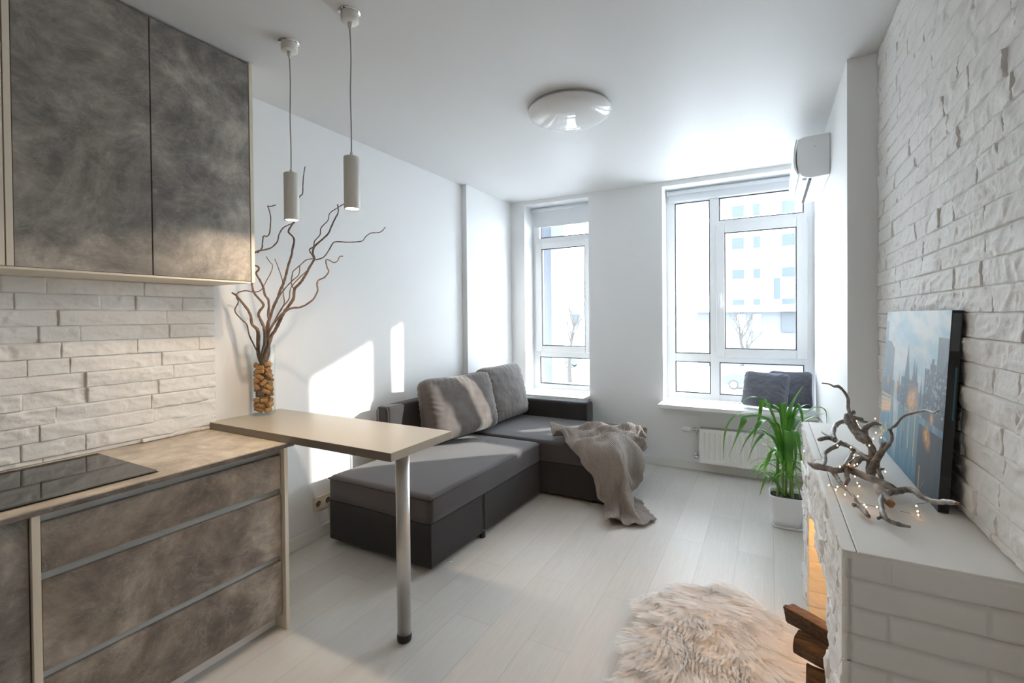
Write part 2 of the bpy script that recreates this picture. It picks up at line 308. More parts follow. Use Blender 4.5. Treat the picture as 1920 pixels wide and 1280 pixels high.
DRAPE = [
[1026,9,7,8,12,13,10,9,12,10,5,6,9,12,13,10,7,12,13,13,10,12,12,11,11,7,5,1,3,6,1,4,7,6,3,1,2,5,5,4,4,6,5,4,5,2,0,4,4,-2,0,0,0,3,0,3,5,8,7,3],
[1018,10,9,7,10,12,10,10,11,12,8,7,8,12,11,9,9,12,12,11,9,12,12,9,9,6,5,3,3,5,4,2,5,5,3,1,3,5,4,5,4,5,4,5,5,3,1,3,3,0,-1,1,2,3,3,2,3,6,6,2],
[1010,7,11,9,9,11,10,9,10,12,11,9,7,11,8,10,11,11,11,11,10,10,11,8,5,6,5,4,3,4,5,3,3,2,3,2,4,4,4,5,4,5,4,4,5,4,4,1,4,1,0,2,1,3,5,4,-1,5,6,1],
[1006,5,7,10,12,10,8,9,11,10,9,10,9,10,9,11,11,9,11,12,11,9,10,8,1,3,4,4,3,5,4,5,3,1,1,3,3,4,5,5,5,3,4,4,6,4,4,3,4,2,0,1,3,2,6,5,-1,2,5,2],
[1003,5,5,8,11,9,9,10,11,8,5,10,11,10,11,11,11,11,11,11,10,9,9,8,-1,-2,3,4,4,6,4,4,3,1,1,3,2,3,6,4,5,3,4,5,5,5,3,3,5,3,0,0,4,2,6,4,1,0,4,4],
[996,7,7,7,8,10,10,12,11,3,2,9,11,11,11,12,12,12,10,7,10,10,8,7,1,-4,0,4,5,8,5,2,0,0,1,3,3,3,6,4,4,4,5,5,4,4,3,3,4,3,2,0,3,3,5,3,3,1,2,3],
[988,8,10,9,6,9,11,15,12,4,-3,4,10,12,11,11,13,13,9,3,8,11,9,5,3,-3,-3,2,6,7,5,1,-1,1,0,3,3,4,6,4,4,4,5,5,4,4,2,3,3,4,2,0,2,4,5,4,4,1,0,1],
[987,4,9,11,9,8,10,15,12,6,-1,-1,9,11,10,11,13,13,7,2,6,10,10,5,1,-2,-2,0,2,6,6,1,-2,2,1,1,3,5,7,4,3,4,5,5,4,3,1,3,4,2,3,2,2,4,4,4,3,1,1,0],
[990,2,4,10,11,9,11,13,12,7,0,-1,7,10,9,10,12,12,7,4,8,6,10,4,-2,-4,0,1,-2,3,6,2,-2,2,0,3,2,5,6,4,5,3,5,5,4,3,1,4,4,1,3,1,2,4,4,3,2,1,1,0],
[987,6,3,6,12,11,11,11,11,9,2,-2,5,9,10,8,10,11,6,5,8,7,11,6,-4,-8,-4,4,-2,-2,4,2,-2,2,1,3,1,5,7,4,4,4,5,4,4,4,2,3,4,2,3,2,1,3,4,2,2,1,0,0],
[983,8,5,2,10,12,12,8,10,11,5,-2,4,10,9,5,9,11,4,6,8,8,11,9,0,-11,-10,2,1,-6,0,1,-3,0,3,3,3,5,7,4,4,3,5,3,3,6,4,2,3,2,3,3,1,2,4,2,1,1,1,0],
[977,7,7,3,6,11,11,9,8,12,8,-1,3,10,11,4,9,8,3,6,9,9,9,11,5,-8,-13,-3,1,-7,-6,-1,-5,0,3,4,3,5,7,5,3,3,3,3,3,7,6,3,2,2,1,2,2,3,3,1,2,2,0,0],
[967,6,8,5,5,9,11,8,8,11,11,3,3,9,10,7,8,6,2,4,9,11,10,11,9,-3,-12,-8,-2,-5,-11,-8,-6,0,2,4,3,6,6,4,4,3,4,3,2,6,6,4,3,1,0,4,1,2,3,2,2,1,0,0],
[958,6,5,5,7,9,10,10,6,8,11,8,5,8,9,9,9,6,-3,4,10,11,9,11,11,0,-10,-10,-2,-7,-13,-12,-7,-2,4,4,1,5,6,4,4,4,3,4,3,5,4,5,4,0,0,4,2,0,4,2,2,1,0,0],
[960,1,0,2,7,10,10,10,7,6,10,9,8,7,10,7,10,7,-3,5,12,11,6,8,9,3,-5,-10,-6,-8,-12,-12,-8,-4,3,4,0,1,5,4,4,4,4,6,6,4,2,4,4,0,-1,2,3,2,2,2,2,1,0,-1],
[960,3,0,-3,2,8,11,10,7,7,9,7,8,8,11,7,10,7,0,2,10,11,7,6,9,6,0,-10,-11,-9,-11,-11,-9,-5,2,4,-1,-4,2,6,5,3,4,6,8,5,2,3,4,0,-1,0,2,3,2,1,2,2,0,0],
[954,4,0,-7,2,6,11,10,8,7,8,8,8,9,11,9,9,6,3,2,5,10,9,7,10,4,0,-5,-12,-13,-11,-10,-9,-5,1,5,1,-8,-2,7,6,0,4,6,6,6,3,3,4,1,-2,-2,1,3,2,2,2,1,3,4],
[939,5,1,-7,2,8,12,11,8,8,8,8,8,10,10,9,9,7,4,5,4,10,10,7,8,3,-4,-4,-12,-11,-11,-11,-7,-4,2,4,-1,-8,-4,8,5,-2,1,5,5,6,2,3,4,4,-3,-4,-1,2,3,3,3,2,3,4],
[921,6,3,-4,1,10,11,13,11,9,10,6,6,10,10,9,8,8,7,9,5,9,9,7,5,2,-6,-7,-11,-8,-11,-10,-6,-1,2,1,-4,-6,-3,5,3,-2,-1,4,5,5,1,0,7,5,1,-7,-5,0,3,5,4,3,4,2],
[903,6,4,1,3,11,10,12,12,11,12,8,4,8,11,10,8,8,8,12,6,9,9,6,2,2,-5,-10,-12,-9,-9,-8,-3,0,-1,-2,-1,-5,-1,2,0,-2,0,5,5,4,1,-4,2,5,6,-2,-7,-6,-2,4,7,5,5,4],
[888,6,5,3,4,12,12,12,10,10,12,11,7,5,10,9,10,11,8,10,8,10,12,5,-2,2,-5,-12,-12,-10,-10,-5,0,2,-3,-4,3,0,-1,3,-2,-1,2,1,0,5,3,-7,-5,1,8,6,0,-8,-9,-2,5,5,5,6],
[881,4,8,4,2,8,13,14,11,8,10,11,8,7,8,9,12,12,8,10,10,9,12,6,-4,1,-6,-11,-12,-12,-10,-3,3,4,0,-3,2,3,1,4,0,4,1,-2,-5,-1,4,-3,-8,-3,2,6,7,0,-9,-5,2,0,0,3],
[876,2,8,6,2,6,11,14,11,9,9,10,10,7,8,12,13,9,8,10,11,10,12,5,-5,-1,-5,-11,-12,-13,-6,1,6,6,2,-2,-2,-1,3,5,6,8,2,-3,-4,-5,2,2,-6,-7,-2,0,4,5,-2,-5,0,0,-2,-1],
[872,-1,8,8,2,6,11,12,11,8,8,10,12,9,8,11,12,9,8,9,10,12,11,5,-2,-4,-6,-10,-12,-9,-1,5,8,5,1,-4,-6,-1,5,9,10,7,3,-1,-5,-5,4,3,-4,-8,-4,-2,-2,3,4,0,-2,3,-1,-3],
[866,0,4,10,3,6,11,11,11,10,7,9,12,10,9,9,10,10,9,8,12,12,12,7,-2,-5,-8,-12,-10,-3,4,7,7,3,-4,-7,-2,3,7,10,8,4,1,1,-1,-3,3,2,-1,-5,-3,-2,-3,-1,3,4,0,1,2,0],
[857,2,3,9,7,5,10,10,11,12,9,7,9,11,8,9,10,12,8,9,12,12,12,10,-1,-6,-8,-12,-9,0,8,9,4,-2,-8,-4,4,6,7,6,2,-1,-1,2,5,1,2,0,5,1,-2,-2,-1,0,1,3,2,-1,0,4],
[849,3,3,9,7,6,9,9,10,10,12,9,7,9,8,9,12,12,10,8,10,11,15,10,0,-4,-8,-10,-7,3,11,7,-1,-8,-7,2,8,6,3,-1,-3,-2,1,3,3,1,4,4,6,7,3,0,2,4,2,0,-2,-1,-1,1],
[842,6,3,7,7,5,9,9,10,8,10,11,9,8,8,10,11,12,12,8,9,12,14,9,0,-4,-6,-7,-2,7,9,1,-6,-8,-3,4,5,4,-1,-3,-3,1,2,1,2,3,7,5,7,8,7,5,5,7,6,-1,-7,-5,0,1],
[832,7,3,8,8,3,8,10,10,9,9,9,10,10,8,10,12,12,13,10,8,11,14,8,0,-3,-6,-4,5,9,3,-5,-8,-5,2,2,3,2,-1,-3,-2,0,2,2,3,5,9,9,7,6,7,7,9,10,8,-1,-8,-10,-6,2],
[823,6,6,7,8,2,7,10,11,10,9,8,9,10,10,10,13,12,14,11,9,10,11,9,0,-1,-4,1,8,4,-3,-7,-5,0,3,2,1,0,-1,-3,-1,2,5,5,4,5,8,11,9,7,6,9,10,8,5,-3,-7,-10,-10,-5],
[814,5,7,6,7,6,7,10,10,10,9,8,8,10,10,10,13,12,15,13,9,10,10,7,1,1,0,6,5,-1,-5,-4,2,1,1,0,1,-1,-2,-2,0,6,7,6,7,8,8,8,11,8,5,9,9,3,0,-5,-8,-7,-8,-7],
[810,1,3,7,9,8,8,8,10,10,10,8,8,8,9,11,11,13,14,15,9,10,7,5,4,6,4,5,3,-3,-2,1,2,-1,-1,1,1,0,-2,2,4,7,5,7,8,10,8,7,11,10,4,7,4,-3,-6,-5,-9,-6,-3,-2],
[804,2,-1,5,10,7,7,8,11,10,11,10,8,7,8,9,11,13,13,14,11,12,7,4,4,9,6,5,1,0,1,3,0,-2,-2,1,1,2,1,5,7,6,5,8,8,9,7,8,9,11,8,7,-1,-7,-10,-10,-11,-8,-3,1],
[791,5,1,3,9,5,5,11,10,11,12,11,10,6,7,9,10,11,12,13,12,12,11,5,4,9,7,4,1,3,4,2,-1,0,0,2,2,2,4,7,6,4,5,9,10,9,8,9,6,6,9,9,2,-9,-12,-14,-13,-12,-8,-2],
[780,4,5,3,9,6,1,10,10,10,12,11,10,9,7,9,10,8,11,13,12,12,12,9,5,8,6,3,3,5,6,2,2,2,2,2,3,6,5,5,4,3,6,10,11,9,9,9,6,2,5,8,3,-7,-13,-15,-14,-13,-12,-6],
[765,6,7,5,7,7,1,8,10,9,11,10,11,10,8,9,9,8,11,11,13,12,11,11,7,8,5,4,5,5,5,6,6,5,4,2,4,7,5,4,5,4,8,10,9,9,8,9,7,2,0,6,0,-6,-10,-15,-15,-14,-12,-9],
[754,4,8,6,5,7,3,6,9,10,11,11,10,10,9,8,7,9,10,12,12,12,12,12,9,9,6,5,5,5,4,6,7,7,7,6,4,5,6,6,6,6,9,10,9,8,6,8,7,3,-2,5,-5,-8,-7,-11,-14,-16,-12,-10],
[750,0,6,7,3,6,5,5,8,10,11,11,10,10,10,7,7,7,10,11,12,12,12,12,11,10,8,6,6,6,8,9,8,5,5,8,7,5,8,7,6,7,9,8,7,7,8,8,6,2,-3,3,-8,-12,-8,-8,-12,-13,-11,-9],
[741,2,4,7,4,4,7,7,5,7,11,10,10,10,11,7,6,7,9,10,12,12,12,12,12,11,10,8,7,7,9,10,10,9,7,8,7,7,7,7,6,6,9,7,6,6,9,5,4,-1,1,1,-8,-13,-12,-9,-8,-11,-9,-8],
[725,6,5,6,5,3,9,8,7,5,7,12,11,11,9,5,6,7,8,9,12,12,12,12,12,11,11,10,9,9,10,11,11,11,9,7,6,7,8,8,7,7,9,7,5,4,6,4,2,-2,-1,2,-5,-11,-12,-9,-5,-7,-10,-10],
[708,5,6,6,6,6,8,7,9,6,7,10,12,12,9,5,3,7,8,10,11,13,12,11,11,12,11,11,11,11,12,14,12,10,8,7,5,6,7,7,7,7,9,8,6,4,3,2,1,-3,-4,0,-1,-8,-8,-7,-8,-3,-7,-9],
[691,4,4,6,4,8,7,6,10,9,7,10,10,11,11,7,6,9,9,10,11,12,11,11,12,12,11,12,12,11,12,13,11,10,10,8,7,5,7,6,4,5,4,6,5,3,1,0,0,-4,-3,0,-3,-9,-4,-3,-3,3,1,-3],
[675,5,5,5,6,8,4,7,11,9,7,9,9,12,12,9,7,9,10,10,11,11,11,11,12,12,12,12,12,10,12,13,13,14,14,10,9,8,7,4,1,-1,-3,-1,4,5,2,-1,0,-1,4,3,-6,-7,0,1,0,3,3,1],
[661,8,7,4,6,7,4,7,11,10,7,8,10,11,13,11,11,9,11,12,12,10,10,9,9,9,12,12,11,11,14,13,14,16,13,9,7,10,8,2,-1,-1,-4,-4,4,7,7,0,0,1,8,9,-3,-6,2,5,3,4,0,0],
[650,7,11,7,6,4,7,5,9,9,7,7,9,11,12,12,11,11,11,13,12,9,9,10,8,10,13,12,12,11,13,15,14,15,12,10,6,7,8,2,0,3,1,-3,-1,6,10,8,5,2,6,11,-1,-2,4,8,4,5,-2,-2],
[635,8,10,7,6,6,8,5,8,8,10,8,7,9,12,12,13,12,10,12,12,9,9,11,10,10,12,12,13,11,14,13,13,14,12,12,8,5,8,5,1,4,6,2,-2,2,9,12,13,8,6,8,0,2,7,7,1,6,-1,-7],
[618,8,11,9,6,9,8,5,7,10,11,9,8,8,8,11,13,14,14,12,10,7,9,11,10,10,12,11,13,13,12,13,11,11,12,13,11,7,8,6,1,6,8,9,6,5,10,11,15,11,5,8,-1,3,7,4,-4,4,3,-7],
[603,11,13,8,5,9,11,7,7,9,9,10,13,10,7,8,11,13,15,11,7,8,11,9,11,11,11,11,12,13,12,13,12,9,10,12,12,10,10,5,3,6,9,13,12,13,13,9,12,10,5,6,-1,0,6,3,-5,0,3,0],
[595,11,12,8,4,7,11,10,10,8,8,10,14,15,10,9,8,9,12,8,6,9,11,10,11,11,10,11,13,12,12,13,13,11,10,11,12,14,11,8,8,2,5,11,15,15,13,6,8,8,5,5,2,-1,2,1,-4,0,3,3],
[594,7,8,6,0,7,11,10,9,9,8,12,14,14,12,10,9,10,10,8,7,9,10,12,13,11,11,10,12,13,13,11,11,13,11,11,12,13,11,9,12,6,4,7,12,14,10,7,5,5,3,5,1,-1,0,-1,-2,4,3,2],
[587,2,5,6,-2,6,11,8,9,10,11,12,14,13,11,10,11,12,9,9,10,10,12,13,13,13,11,9,10,13,13,11,12,12,11,10,11,11,9,9,12,11,10,9,9,8,6,7,5,2,2,2,1,-1,0,0,0,5,5,4],
[568,3,4,6,1,6,11,10,11,12,10,11,11,11,13,12,12,11,10,9,10,11,13,14,13,12,11,11,10,13,14,11,13,12,12,6,9,8,7,10,10,10,10,10,9,9,6,6,4,5,0,0,3,-1,0,1,2,5,7,6],
[550,3,5,7,6,5,10,11,11,12,11,11,10,12,13,14,13,10,10,11,11,11,13,14,12,11,12,10,10,13,13,13,14,13,11,5,7,9,8,10,8,6,8,9,10,9,7,6,5,8,3,-4,4,3,-1,-1,1,4,8,9],
[534,2,7,7,9,8,9,11,10,13,14,14,9,10,11,14,14,12,9,10,11,11,13,13,12,11,11,11,10,13,12,14,12,12,11,5,6,10,11,11,9,7,7,7,10,10,8,7,4,8,8,-3,1,6,3,-2,-2,1,7,6],
[520,0,7,9,11,9,10,11,14,15,14,14,11,10,7,13,14,13,11,10,10,8,12,11,12,11,11,11,12,13,11,13,11,12,11,8,7,8,9,12,12,10,9,6,10,10,7,9,9,6,10,2,-4,1,4,5,3,1,4,2],
[502,2,9,12,13,9,10,12,14,16,13,13,10,9,6,11,12,13,12,11,11,10,11,12,12,11,12,10,12,13,11,12,13,12,13,8,7,6,8,13,14,14,12,6,11,9,8,11,9,7,10,6,-4,-1,5,7,8,2,4,2],
[484,6,11,14,13,11,10,11,14,14,12,12,12,10,6,8,10,12,12,11,14,12,10,12,12,11,12,11,13,12,11,11,12,13,13,9,7,6,9,14,14,15,15,10,9,7,9,11,9,9,12,10,3,2,4,7,8,6,3,4],
[471,9,13,13,13,11,10,10,14,13,12,12,11,10,6,6,11,12,12,12,14,14,10,12,12,12,12,12,12,11,10,10,11,12,13,12,9,7,9,14,15,15,13,11,10,9,8,10,10,12,14,11,8,6,4,5,8,9,6,2],
[461,10,11,13,12,12,12,11,12,11,11,11,12,11,8,5,10,12,13,13,15,14,10,10,12,12,13,13,12,11,11,11,11,11,12,13,10,8,11,14,13,13,13,13,11,11,9,9,10,12,14,11,7,7,7,4,6,9,8,0],
[452,9,10,12,12,12,12,11,10,9,10,12,12,14,11,5,9,12,14,14,15,14,11,10,11,11,13,13,13,12,12,10,11,12,10,13,11,9,10,13,12,13,13,12,12,11,10,11,12,13,12,8,7,5,6,6,7,9,9,3],
[443,9,11,12,12,11,10,10,7,9,12,12,13,15,14,11,10,10,11,13,15,13,12,12,11,11,11,11,12,11,12,11,10,11,12,13,12,9,10,13,13,12,12,12,14,13,12,11,11,12,7,5,7,6,6,8,11,8,9,7],
[433,9,11,11,12,12,10,12,8,11,13,12,13,13,13,12,13,11,10,10,12,12,13,13,11,10,9,12,12,11,12,12,9,11,13,13,13,12,12,12,12,10,10,12,13,12,10,12,11,11,5,6,9,9,10,10,10,8,12,10],
[424,8,11,11,12,12,11,13,11,8,11,13,12,13,13,12,14,11,9,9,12,13,13,13,13,11,10,11,11,11,11,11,12,12,13,11,14,12,13,12,11,10,9,11,11,9,11,13,13,12,6,6,9,11,13,10,8,9,13,11],
[414,9,12,11,10,12,11,13,13,9,9,12,12,13,13,13,12,13,12,10,10,11,13,14,13,12,10,9,10,12,10,13,14,14,12,7,10,11,13,11,12,12,10,10,12,11,11,13,11,13,12,10,7,11,11,9,8,10,14,10],
[405,8,12,12,11,10,12,13,12,10,10,10,12,14,13,12,12,12,13,11,10,11,13,13,13,12,10,9,11,11,9,12,15,15,12,7,7,6,15,13,13,14,11,10,12,12,12,11,11,14,14,14,11,10,10,8,10,11,13,9],
[397,9,12,12,10,10,12,13,13,12,10,8,11,13,13,11,12,12,12,12,12,11,13,13,13,12,11,8,11,11,10,10,13,14,12,10,8,4,13,14,15,14,14,11,11,12,12,11,11,13,15,15,14,13,10,7,9,11,14,10],
[574,3,5,6,5,7,10,11,7,4,1,-1,2,4,5,7,6,5,5,5,6,3,7,11,12,13,15,14,13,10,11,13,15,16,15,13,9,10,11,14,13,14,15,15,14,13,11,11,11,11,12,14,14,13,13,11,6,8,12,11],
[585,5,5,7,5,5,7,10,8,6,4,0,2,4,4,6,7,5,5,3,4,5,6,11,10,12,13,13,12,13,12,13,14,14,13,13,12,11,10,12,14,13,14,15,14,13,12,11,11,11,10,14,14,13,13,13,9,6,11,10],
[601,4,6,6,6,4,6,8,8,5,6,4,3,4,4,5,5,6,4,1,6,5,5,9,10,10,11,11,12,13,13,14,13,12,12,13,13,11,11,12,13,13,14,13,14,12,13,13,12,11,11,13,12,12,13,14,11,9,8,8],
[618,3,5,7,6,5,4,8,7,5,4,7,4,6,4,4,4,5,2,1,7,5,5,8,8,9,9,10,11,12,14,16,14,12,10,12,12,10,12,12,13,13,13,13,13,11,12,15,15,12,10,12,12,12,12,14,13,11,7,8],
[635,3,5,5,6,6,5,6,6,7,3,6,6,5,5,4,3,4,2,1,7,3,4,8,8,7,9,9,11,12,14,15,14,12,11,11,11,10,11,12,12,14,13,12,13,11,12,14,14,14,11,11,11,13,13,12,13,12,10,10],
[650,4,5,6,7,5,5,5,4,6,5,5,6,6,5,5,3,3,-1,0,6,0,6,10,8,5,7,11,13,12,12,12,12,12,11,12,11,10,11,11,13,14,13,13,12,9,11,15,14,12,11,12,13,13,13,12,13,13,12,10],
[666,5,6,5,7,7,5,4,4,5,5,6,5,5,5,5,4,2,-2,-3,2,-3,6,11,10,7,7,11,13,12,10,9,10,12,12,12,11,10,11,13,12,14,13,12,12,10,10,13,14,12,12,11,12,15,15,13,13,11,13,10],
[683,4,7,5,6,7,6,5,5,5,6,5,5,4,3,6,5,2,-3,-6,-4,-3,6,11,10,7,9,10,11,11,12,9,7,11,14,12,11,11,11,12,12,13,13,13,11,10,8,13,14,12,11,12,13,15,14,13,13,11,13,10],
[698,6,7,5,5,7,6,6,6,5,6,6,6,3,2,5,6,0,-4,-5,-5,-3,3,9,9,6,10,10,9,11,13,10,6,10,14,13,11,10,12,12,11,12,13,12,12,11,8,10,12,12,14,13,13,13,13,13,13,12,12,10],
[715,4,8,7,5,6,6,7,6,4,6,6,8,5,0,2,5,-1,-6,-5,-2,-1,2,7,8,5,7,10,9,9,12,10,7,10,13,12,11,11,11,12,12,13,12,12,12,12,8,10,10,13,13,14,14,13,12,12,13,12,11,9],
[729,4,8,8,7,7,6,6,5,5,7,5,7,7,1,-2,2,-1,-6,-6,-1,2,5,7,7,4,4,10,8,6,9,10,5,10,14,12,13,11,11,11,11,12,12,12,13,10,6,12,12,12,12,14,15,14,11,11,13,12,12,9],
[742,6,9,9,6,7,7,5,5,5,8,6,5,7,3,-4,-1,-1,-8,-7,0,3,8,9,7,5,2,8,9,5,4,8,3,10,14,13,13,10,9,12,11,12,10,13,13,7,7,13,13,12,11,13,14,13,12,12,12,13,13,11],
[756,7,10,9,6,6,7,5,5,5,7,8,6,7,2,-3,-4,-4,-8,-7,1,4,9,9,8,7,3,5,9,4,-1,3,4,10,13,14,12,8,9,13,12,12,11,12,10,6,10,13,13,12,11,12,13,13,12,12,12,13,12,11],
[769,8,11,10,7,6,6,5,5,3,5,9,8,7,-1,-2,-2,-6,-10,-7,0,6,10,8,9,9,5,2,9,3,-4,-2,4,10,13,13,11,10,9,12,12,10,12,12,9,9,11,11,11,11,13,14,14,12,12,11,11,12,10,9],
[776,10,13,12,10,7,4,5,6,2,4,9,7,7,-1,-4,-2,-4,-9,-8,-2,4,9,9,9,11,8,2,7,3,-5,-2,3,7,11,12,12,11,8,11,11,12,13,12,11,10,11,9,8,10,13,14,16,13,11,11,11,11,8,5],
[786,10,12,11,13,10,4,1,8,5,3,8,5,4,1,-4,-3,-3,-10,-10,-5,5,11,12,9,11,10,5,4,1,-5,-3,1,8,11,11,10,9,11,11,11,12,13,13,11,11,11,9,8,8,11,14,15,12,13,13,12,10,8,4],
[798,8,10,7,12,12,6,1,4,9,5,9,4,-1,1,3,-2,-6,-10,-11,-6,6,12,12,7,11,12,9,2,-3,-6,-4,3,9,12,12,10,7,10,12,11,10,12,14,11,12,13,10,8,7,8,12,15,13,13,12,10,9,12,7],
[807,7,10,6,10,10,8,4,0,5,8,9,7,-2,-3,5,3,-4,-10,-9,-7,1,10,12,9,11,12,9,2,-6,-7,-1,7,10,12,11,10,7,10,11,11,11,12,12,12,12,13,11,7,9,7,9,13,14,14,13,9,10,12,8],
[816,6,8,9,11,9,9,4,-2,-1,3,10,10,2,-6,0,8,3,-5,-7,-9,-4,7,11,11,11,11,9,1,-8,-5,3,8,10,11,10,10,9,10,10,11,12,11,12,12,12,11,11,10,11,8,5,10,14,14,13,12,11,11,6],
[823,4,10,12,11,5,6,3,-1,0,-1,5,11,6,-4,-5,7,9,3,-3,-10,-7,3,11,12,12,11,8,-1,-9,-3,5,9,10,11,10,10,9,11,10,10,12,12,12,12,12,10,10,10,13,9,7,8,10,13,14,13,13,12,8],
[831,-1,9,15,12,4,5,3,-2,-2,-3,2,10,9,-1,-6,6,6,9,3,-6,-8,0,10,11,10,10,7,1,-7,-2,6,11,11,10,9,10,11,11,9,11,11,12,13,12,12,9,8,10,13,12,10,9,8,10,12,12,14,13,10],
[843,-7,3,14,13,9,4,2,-1,-3,-3,-1,7,8,3,-6,3,4,10,8,0,-9,0,10,8,11,9,3,2,-3,1,8,12,12,10,10,10,11,10,10,9,9,13,13,13,12,11,8,9,12,13,12,10,8,9,10,10,12,13,10],
[854,-10,-3,10,14,9,2,-1,4,1,-3,-2,1,7,5,-4,-1,6,8,10,5,-8,-2,9,10,12,10,-2,-1,2,7,12,10,11,11,10,11,11,10,10,8,7,12,14,13,14,11,8,10,12,12,12,11,9,9,11,10,9,13,10],
[864,-10,-7,5,11,9,2,-3,2,6,2,-4,-3,2,6,0,-4,7,9,10,7,-5,-4,10,12,12,10,-1,-3,5,12,11,9,11,11,10,10,12,11,8,6,9,13,14,13,12,10,10,12,12,12,10,12,10,10,10,11,8,11,10],
[872,-11,-10,2,11,9,1,-3,-2,4,7,3,-3,-5,1,4,-3,6,9,9,8,0,-4,8,13,11,9,2,0,9,11,9,11,10,9,9,11,12,10,7,9,11,14,13,14,11,10,11,10,11,11,11,12,12,10,9,10,10,10,9],
[876,-8,-11,-2,11,10,2,-5,-6,-1,8,7,2,-4,-4,5,-1,3,9,7,7,5,-1,7,13,12,8,4,4,9,9,10,11,10,7,9,11,11,10,9,11,12,12,13,15,12,10,11,8,10,11,11,11,11,11,10,10,11,11,7],
[883,-9,-13,-4,9,10,4,-4,-8,-5,5,7,7,0,-6,2,2,1,8,9,7,6,2,7,12,12,9,7,7,9,7,10,10,9,8,9,10,12,11,10,10,12,13,14,14,11,11,11,9,10,9,11,10,9,10,12,11,11,12,8],
[886,-6,-12,-7,7,11,2,-3,-6,-8,-1,6,7,4,-2,-3,3,3,6,10,9,4,3,10,12,11,10,9,9,9,8,10,9,8,9,11,11,10,10,11,12,13,13,14,12,12,11,11,10,9,9,11,10,6,9,12,11,10,12,10],
[885,-2,-11,-7,5,10,1,-5,-1,-4,-6,1,5,4,2,-2,1,5,6,8,10,7,5,8,13,12,10,11,9,8,9,9,8,10,12,12,11,11,10,10,12,14,13,12,13,13,10,6,9,10,11,11,10,6,8,13,11,9,10,8],
[876,1,-9,-8,3,12,5,-6,-2,1,-3,-4,1,4,4,2,1,2,5,8,10,9,9,9,12,13,11,10,9,10,9,7,10,13,13,11,11,11,11,11,12,12,12,12,12,12,10,2,5,10,11,9,10,9,11,15,13,9,6,7],
[865,4,-3,-10,0,10,10,-1,-6,-2,3,1,-3,1,5,2,1,5,3,7,10,8,12,12,13,13,12,10,10,10,7,9,12,13,13,12,12,11,11,11,12,11,11,10,10,10,11,4,1,8,11,7,9,11,14,14,10,10,7,6],
[849,7,6,-4,-4,5,11,5,-3,-7,0,6,2,-2,2,3,1,4,4,6,11,10,14,14,13,12,12,12,10,9,10,10,11,13,14,12,12,12,12,11,10,9,11,11,9,7,9,8,2,3,11,9,9,10,11,11,6,8,10,9],
[838,5,10,6,-2,3,9,3,1,-7,-4,5,7,3,-2,3,2,5,6,7,10,11,13,15,14,11,12,11,11,10,11,11,12,13,13,13,13,12,11,10,8,11,11,10,8,7,8,9,5,2,7,10,11,8,6,7,4,4,10,9],
[836,-1,6,9,2,7,11,2,1,-4,-5,1,6,7,3,1,5,8,7,8,8,10,13,13,15,10,12,11,12,10,12,11,13,14,14,13,12,11,10,9,10,12,11,8,7,7,8,7,8,7,7,8,9,8,4,2,0,0,10,10],
[842,-7,-1,6,4,9,11,4,3,0,-3,-2,4,9,7,4,7,8,8,8,9,11,11,11,13,11,12,12,11,11,12,12,14,14,14,12,11,10,10,11,11,12,10,7,7,8,7,7,10,10,8,8,9,6,1,0,-1,-1,4,8],
[847,-6,-5,-1,4,8,11,7,3,5,-2,1,5,9,6,6,9,9,9,10,10,11,10,10,10,11,12,12,11,11,13,12,13,14,13,12,10,11,12,11,11,11,8,7,8,8,8,10,10,10,9,6,9,7,4,-2,-2,-2,-1,2],
[853,-5,-4,-4,-1,7,12,10,3,4,2,5,5,7,8,8,9,10,10,11,10,11,11,9,11,10,11,11,11,11,12,12,13,13,12,12,11,12,11,11,11,9,8,8,9,9,10,9,10,10,9,6,7,5,7,3,-1,-3,-3,-2],
[864,-6,-5,-3,-5,2,11,13,6,4,4,7,5,6,9,10,11,10,11,11,11,11,10,10,10,11,11,10,11,10,11,10,12,13,14,12,11,12,10,11,10,10,8,10,9,10,9,9,10,9,10,7,4,2,7,8,3,-1,-5,-3],
[876,-4,-6,-3,-6,-4,6,12,11,8,5,7,6,6,10,11,11,12,11,11,11,11,10,10,11,11,10,11,11,10,10,9,11,12,12,12,12,12,10,11,11,10,9,10,10,10,9,10,10,8,9,10,4,-1,4,7,7,3,-4,-3],
[880,0,-5,-4,-2,-5,2,8,10,12,10,8,7,7,9,11,13,11,12,11,10,11,11,10,11,10,11,11,12,9,9,8,11,12,12,12,13,11,11,11,10,10,10,10,10,10,11,10,9,8,6,11,6,0,2,6,8,6,-2,-2],
[880,-1,-5,-1,2,-3,0,6,8,12,14,11,10,7,8,12,13,12,12,11,11,11,10,11,11,10,11,11,12,10,8,5,7,13,13,14,13,12,12,11,10,10,10,8,10,10,11,10,10,6,4,11,9,0,6,9,8,7,2,0],
[880,-6,-8,-1,4,0,3,3,5,12,14,13,13,12,12,13,14,13,13,11,12,11,11,10,11,10,10,10,10,10,9,5,2,8,12,12,13,13,13,14,13,10,8,5,6,11,12,11,11,6,7,12,11,5,9,13,14,11,6,3],
[877,-6,-8,-3,3,5,8,5,7,11,13,14,13,11,11,14,14,15,13,12,12,11,12,11,11,9,9,10,10,10,6,5,2,6,8,8,12,12,13,14,13,9,9,9,8,10,10,11,14,10,9,9,11,9,9,11,14,13,10,6],
[876,-2,-2,-2,1,7,8,7,8,11,14,14,12,10,10,12,13,13,13,9,10,12,14,13,12,12,10,10,10,9,8,4,6,6,6,4,6,9,10,12,12,9,10,13,14,11,9,11,15,14,9,6,11,11,6,5,10,10,12,9],
[874,5,5,4,2,8,7,8,9,11,12,12,11,12,12,12,10,9,11,8,10,12,13,13,12,12,10,10,11,11,8,7,6,6,5,4,5,7,8,9,12,12,11,13,15,14,11,10,11,14,9,3,12,11,4,-1,7,8,12,10],
